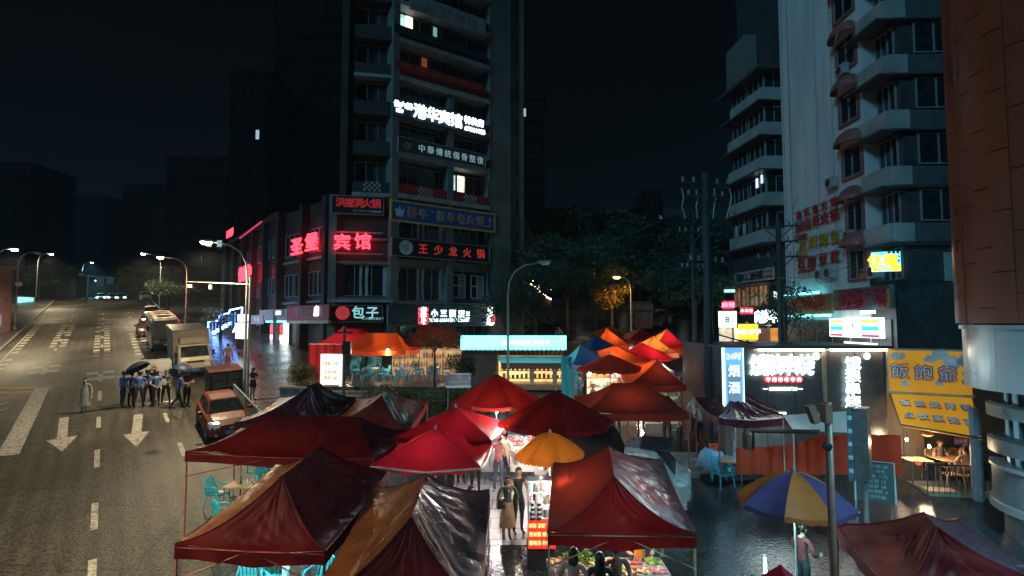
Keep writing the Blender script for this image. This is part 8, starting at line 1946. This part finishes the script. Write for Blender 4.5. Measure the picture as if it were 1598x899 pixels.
# left of the road
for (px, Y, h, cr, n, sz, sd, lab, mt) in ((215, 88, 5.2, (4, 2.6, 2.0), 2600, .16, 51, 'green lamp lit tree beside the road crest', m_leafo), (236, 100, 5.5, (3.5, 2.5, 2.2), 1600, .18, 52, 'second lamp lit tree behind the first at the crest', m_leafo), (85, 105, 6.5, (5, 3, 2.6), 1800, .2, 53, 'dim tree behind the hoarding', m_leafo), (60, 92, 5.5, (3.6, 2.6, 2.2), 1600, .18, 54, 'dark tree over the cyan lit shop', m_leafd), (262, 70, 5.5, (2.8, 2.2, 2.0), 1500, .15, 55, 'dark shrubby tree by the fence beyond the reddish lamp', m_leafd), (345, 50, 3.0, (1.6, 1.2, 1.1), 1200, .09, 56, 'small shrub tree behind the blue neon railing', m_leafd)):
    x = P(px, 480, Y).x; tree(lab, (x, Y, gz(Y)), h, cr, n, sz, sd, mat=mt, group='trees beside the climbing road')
# orange street lamp up the market street
street_lamp((P(985, 500, 47).x, 47, gz(47)), 5.6, Vector((-1.1, -.3, .05)), 'orange street lamp glowing inside a tree up the market street', power=700, group='street lamps along the climbing road')
l_ = [o for o in bpy.data.lights if o.name.startswith('lamp_light')][-1]; l_.color = (1, .42, .08)
for o in bpy.data.objects:
    if o.name.startswith('glass') and o.parent and o.parent['label'].startswith('orange street'): o.data.materials[0] = E('orange lamp glass', (1, .45, .1), 40)
street_lamp((P(930, 500, 72).x, 72, gz(72)), 8.6, Vector((-.9, -.3, .1)), 'tiny orange street lamp farther up the market street', power=500, group='street lamps along the climbing road')
# string of lights down the stair
t = thing('string_lights', 'two strings of tiny golden bulbs stepping down the hillside stair', 'string lights', P(830, 440, 60)); e_gold = E('golden bulb', (1, .72, .34), 14); e_bl = E('pale bulb', (.75, .85, 1), 9)
sp = [P(801, 421, 62), P(812, 430, 61), P(824, 440, 60), P(836, 448, 59), P(850, 460, 58), P(861, 468, 57.5)]
mb = MB(); mb.tube(sp, .02, 4); mb.build('cable', m_black, t)
n_ = 0
for i in range(5):
    for k in range(8):
        p = sp[i].lerp(sp[i + 1], k / 8) + Vector((0, 0, R.uniform(-.12, .12))); mb = MB(); mb.lathe(p, [(.01, -.07), (.065, 0), (.01, .07)], 6); mb.build('bulb', e_gold, t)
for (x, y) in ((802, 401), (805, 404), (809, 408), (812, 410), (826, 421), (835, 430), (838, 428), (845, 440), (852, 446), (856, 444), (859, 452)):
    mb = MB(); mb.lathe(P(x, y, 60), [(.01, -.08), (.07, 0), (.01, .08)], 6); mb.build('bulb', e_gold if x % 2 else e_bl, t)
for (x, y0, y1) in ((820, 427, 436), (832, 432, 446), (841, 443, 449)): mb = MB(); mb.tube([P(x, y0, 60), P(x, y1, 60)], .05, 5); mb.build('tube', e_bl, t)
st_ = thing('hill_stair', 'dark hillside building with stepped roofs under the string lights', 'building', (P(830, 500, 63).x, 63, gz(63))); 
for i in range(5):
    mb = MB(); a, b = sp[i] + Vector((0, .4, -.15)), sp[i + 1] + Vector((0, .4, -.15)); mb.hexa([(a.x, a.y, 4), (b.x, b.y, 4), (b.x, b.y + 8, 4), (a.x, a.y + 8, 4), a, b, b + Vector((0, 8, 0)), a + Vector((0, 8, 0))]); mb.build('roof_step', m_dark, st_)
# blocks behind
m_far = M('far dark wall', (.010, .008, .006), .9, var=.4, vscale=.15, spec=0.0); m_far2 = M('far dark wall cool', (.010, .011, .011), .9, var=.4, vscale=.15, spec=0.0)
e_fw = E('far lit window', (1, .85, .6), .3); e_fc = E('far cool window', (.7, .9, 1), .3)
def block(label, x0, x1, Y, ztop, depth, mat, lit=(), nx=4, skew=0, name='apartment_block'):
    xa, xb = P(x0, 400, Y).x, P(x1, 400, Y).x; t = thing(name, label, 'building', ((xa + xb) / 2, Y, gz(Y)), 'dark blocks behind the street'); f = Fr((xa, Y), (xb, Y + skew)); mb = MB(); f.box(mb, 0, f.L, -depth, 0, gz(Y) - 6, ztop); mb.build('wall', mat, t)
    mb = MB(); f.box(mb, -.3, f.L + .3, -depth, .3, ztop, ztop + .4); mb.build('roof', mat, t)
    nz = int((ztop - gz(Y)) / 3.1); k = 0
    for j in range(nz):
        z = gz(Y) + 2 + 3.1 * j
        mb = MB(); f.box(mb, 0, f.L, 0, .5, z - .75, z - .65); mb.build('balcony_slab', mat, t)
        for i in range(nx):
            u = f.L * (i + .5) / nx; w = f.L / nx * .28; mb = MB(); f.box(mb, u - w, u + w, .005, .06, z, z + 1.5); wd = mb.build('window', mat, t); mb = MB(); f.box(mb, u - w + .08, u + w - .08, .05, .075, z + .08, z + 1.42); mb.build('pane', (e_fw if (i + j) % 2 else e_fc) if (i, j) in lit else mat, wd)
    return t
block('dark brownish tower block directly behind the hotel', 418, 562, 88, 62, 12, m_far, nx=6)
block('shorter dark block stepping down beside the one behind the hotel', 352, 416, 80, 43, 10, m_far, nx=5, lit=((3, 7),))
block('dark slab block behind the long wing with two lit windows', 255, 350, 118, 42, 14, m_far, nx=6, lit=((4, 3), (5, 3)))
block('dark block over the pavement lamps', 188, 262, 150, 44, 14, m_far, nx=6)
block('far dark block beyond the crest', 70, 160, 190, 50, 14, m_far2, nx=6)
block('dark block at the edge beyond the pink house', -160, 40, 130, 44, 14, m_far, nx=8)
block('slim dark block past the side wall of the hotel with one lit window', 812, 850, 92, 44, 10, m_far2, nx=3, lit=((0, 9),))
block('small dark house on the far hill', 1008, 1036, 140, 40, 10, m_far2, nx=3, lit=((2, 6),))
block('low dark block behind the market trees', 860, 1000, 96, 24, 10, m_far2, nx=8, lit=((2, 2), (6, 1)))
block('dark wide house behind the upper market trees', 1000, 1135, 84, 19, 10, m_far2, nx=7, lit=((3, 1), (5, 1)))
mb = MB()
def hill(u, v): x = -260 + 620 * u; return Vector((x, 150 + 170 * v, 11 + 46 * math.sin(math.pi * min(1, v * .8)) * (.35 + .65 * math.exp(-((x - 60) / 110) ** 2)) + 7 * mnoise.noise((u * 7, v * 5, 3))))
mb.grid(hill, 60, 18); struct(mb.build('hill', M('dark wooded hill', (.03, .045, .03), .9, var=.5, vscale=.08), smooth=True))
# pink house and cyan lit shop on the far side of the road
t = thing('pink_house', 'low dull pink house at the picture edge beside the unlit lamp', 'building', rp(47, -15)); f = Fr((P(-60, 440, 50).x, 50), (P(5, 440, 54).x, 55)); z1 = P(10, 420, 54).z; mb = MB(); f.box(mb, 0, f.L, -8, 0, gz(48), z1); mb.build('wall', M('dull pink wall', (.24, .13, .12), .7), t)
mb = MB(); f.box(mb, -.3, f.L + .3, -8, .4, z1, z1 + .25); mb.build('roof', m_brick_red, t); window(t, f, f.L - 3.2, f.L - 1.0, gz(53) + .8, gz(53) + 2.0, .03, 2, pane=E('violet pane', (.35, .25, .9), .25))
t = thing('lit_shop', 'low shop with a glowing cyan sign across the road', 'shop front', rp(88, -13)); f = Fr((P(26, 470, 86).x, 86), (P(62, 470, 90).x, 89)); z1, z0 = f.px(40, 464)[1], f.px(40, 477)[1]; mb = MB(); f.box(mb, 0, f.L, -5, -.1, z0 - 3.5, z1 + .2); mb.build('wall', m_dark, t); mb = MB(); f.box(mb, .2, f.L - .2, -.1, .1, z0, z1); mb.build('sign_panel', E('cyan shop sign', (.2, .72, .9), .9, var=.3), t); mb = MB(); put_text(mb, f, '便利超市', f.L / 2, (z0 + z1) / 2, .8, .11); mb.build('lettering', t_white, t)
mb = MB(); f.box(mb, .3, f.L - .3, -.1, .05, z0 - 3.2, z0 - .4); mb.build('front_glass', m_glass, t)
t = thing('hoarding', 'row of pale and dark site hoarding panels beside the far junction', 'hoarding', rp(110, -9)); f = Fr((P(86, 462, 108).x, 108), (P(134, 462, 112).x, 112)); 
for k in range(9): mb = MB(); f.box(mb, f.L * k / 9 + .03, f.L * (k + 1) / 9 - .03, -.1, 0, 11.7, f.px(110, 429)[1]); mb.build('hoarding_panel', paint([(.38, .27, .22), (.30, .22, .19), (.36, .33, .30), (.16, .15, .16), (.13, .14, .15)][min(4, k // 2)], .6), t)
t = thing('sign_gantry', 'tall white post with road sign panels at the far junction', 'road sign', rp(112, -3)); b = P(137, 463, 104); zt = P(137, 428, 104).z; mb = MB(); mb.tube([(b.x, b.y, 11.9), (b.x, b.y, zt)], .16, 6); mb.build('post', t_grey, t); mb = MB(); mb.tube([(b.x - 1.6, b.y, zt - .2), (b.x + 4.6, b.y, zt - .7)], .1, 5); mb.build('arm', t_grey, t)
for (dx, w, h) in ((2.2, 1.5, 1.7), (4.0, 1.3, 1.0), (-1.2, 1.0, .5)): mb = MB(); mb.box((b.x + dx, b.y - .15, zt - 1.3 if dx > 0 else zt - .1), (w, .08, h)); mb.build('panel', paint((.26, .25, .20), .5), t)
for (px, py, lab) in ((158, 463, 'farthest oncoming car lamp, first of the row at the crest'), (176, 463, 'oncoming car lamp in the middle of the crest row'), (189, 462, 'oncoming car lamp, last of the crest row')):
    c = hatch('distant car at the crest seen as ' + ('a single lamp' if px == 158 else 'paired lamps' if px == 176 else 'the last lamps') + ' of the row', bpy.data.materials['white car paint'], 'distant cars at the crest'); p = P(px, py, 112); place_vehicle(c, (p.x, 112, gz(112) + .01), HD)
    for h in [o for o in c.children if o.name.startswith('headlight')]: h.data.materials[0] = bpy.data.materials.get('lit headlamp') or E('lit headlamp', (.95, .97, 1), 12)
t = thing('wall_camera', 'white dome camera on the dark post beside the pink house', 'camera', P(29, 443, 55)); mb = MB(); mb.lathe(P(29, 443, 55), [(.05, .2), (.25, .15), (.3, 0), (.2, -.2), (.03, -.28)], 10); mb.build('dome', t_white, t); mb = MB(); mb.tube([P(22, 441, 55), P(29, 441, 55)], .05, 4); mb.build('bracket', m_steel, t)

# ------------------------------------------------------------------ humid night air
mb = MB(); mb.box((45, 145, 32.5), (690, 425, 81))
m, N, L, b, out = new_mat('humid air'); N.remove(b); pv = N.new('ShaderNodeVolumePrincipled'); pv.inputs['Color'].default_value = (.85, .95, 1, 1); pv.inputs['Density'].default_value = .00042
L.new(pv.outputs['Volume'], out.inputs['Volume']); struct(mb.build('haze', m), 'stuff')
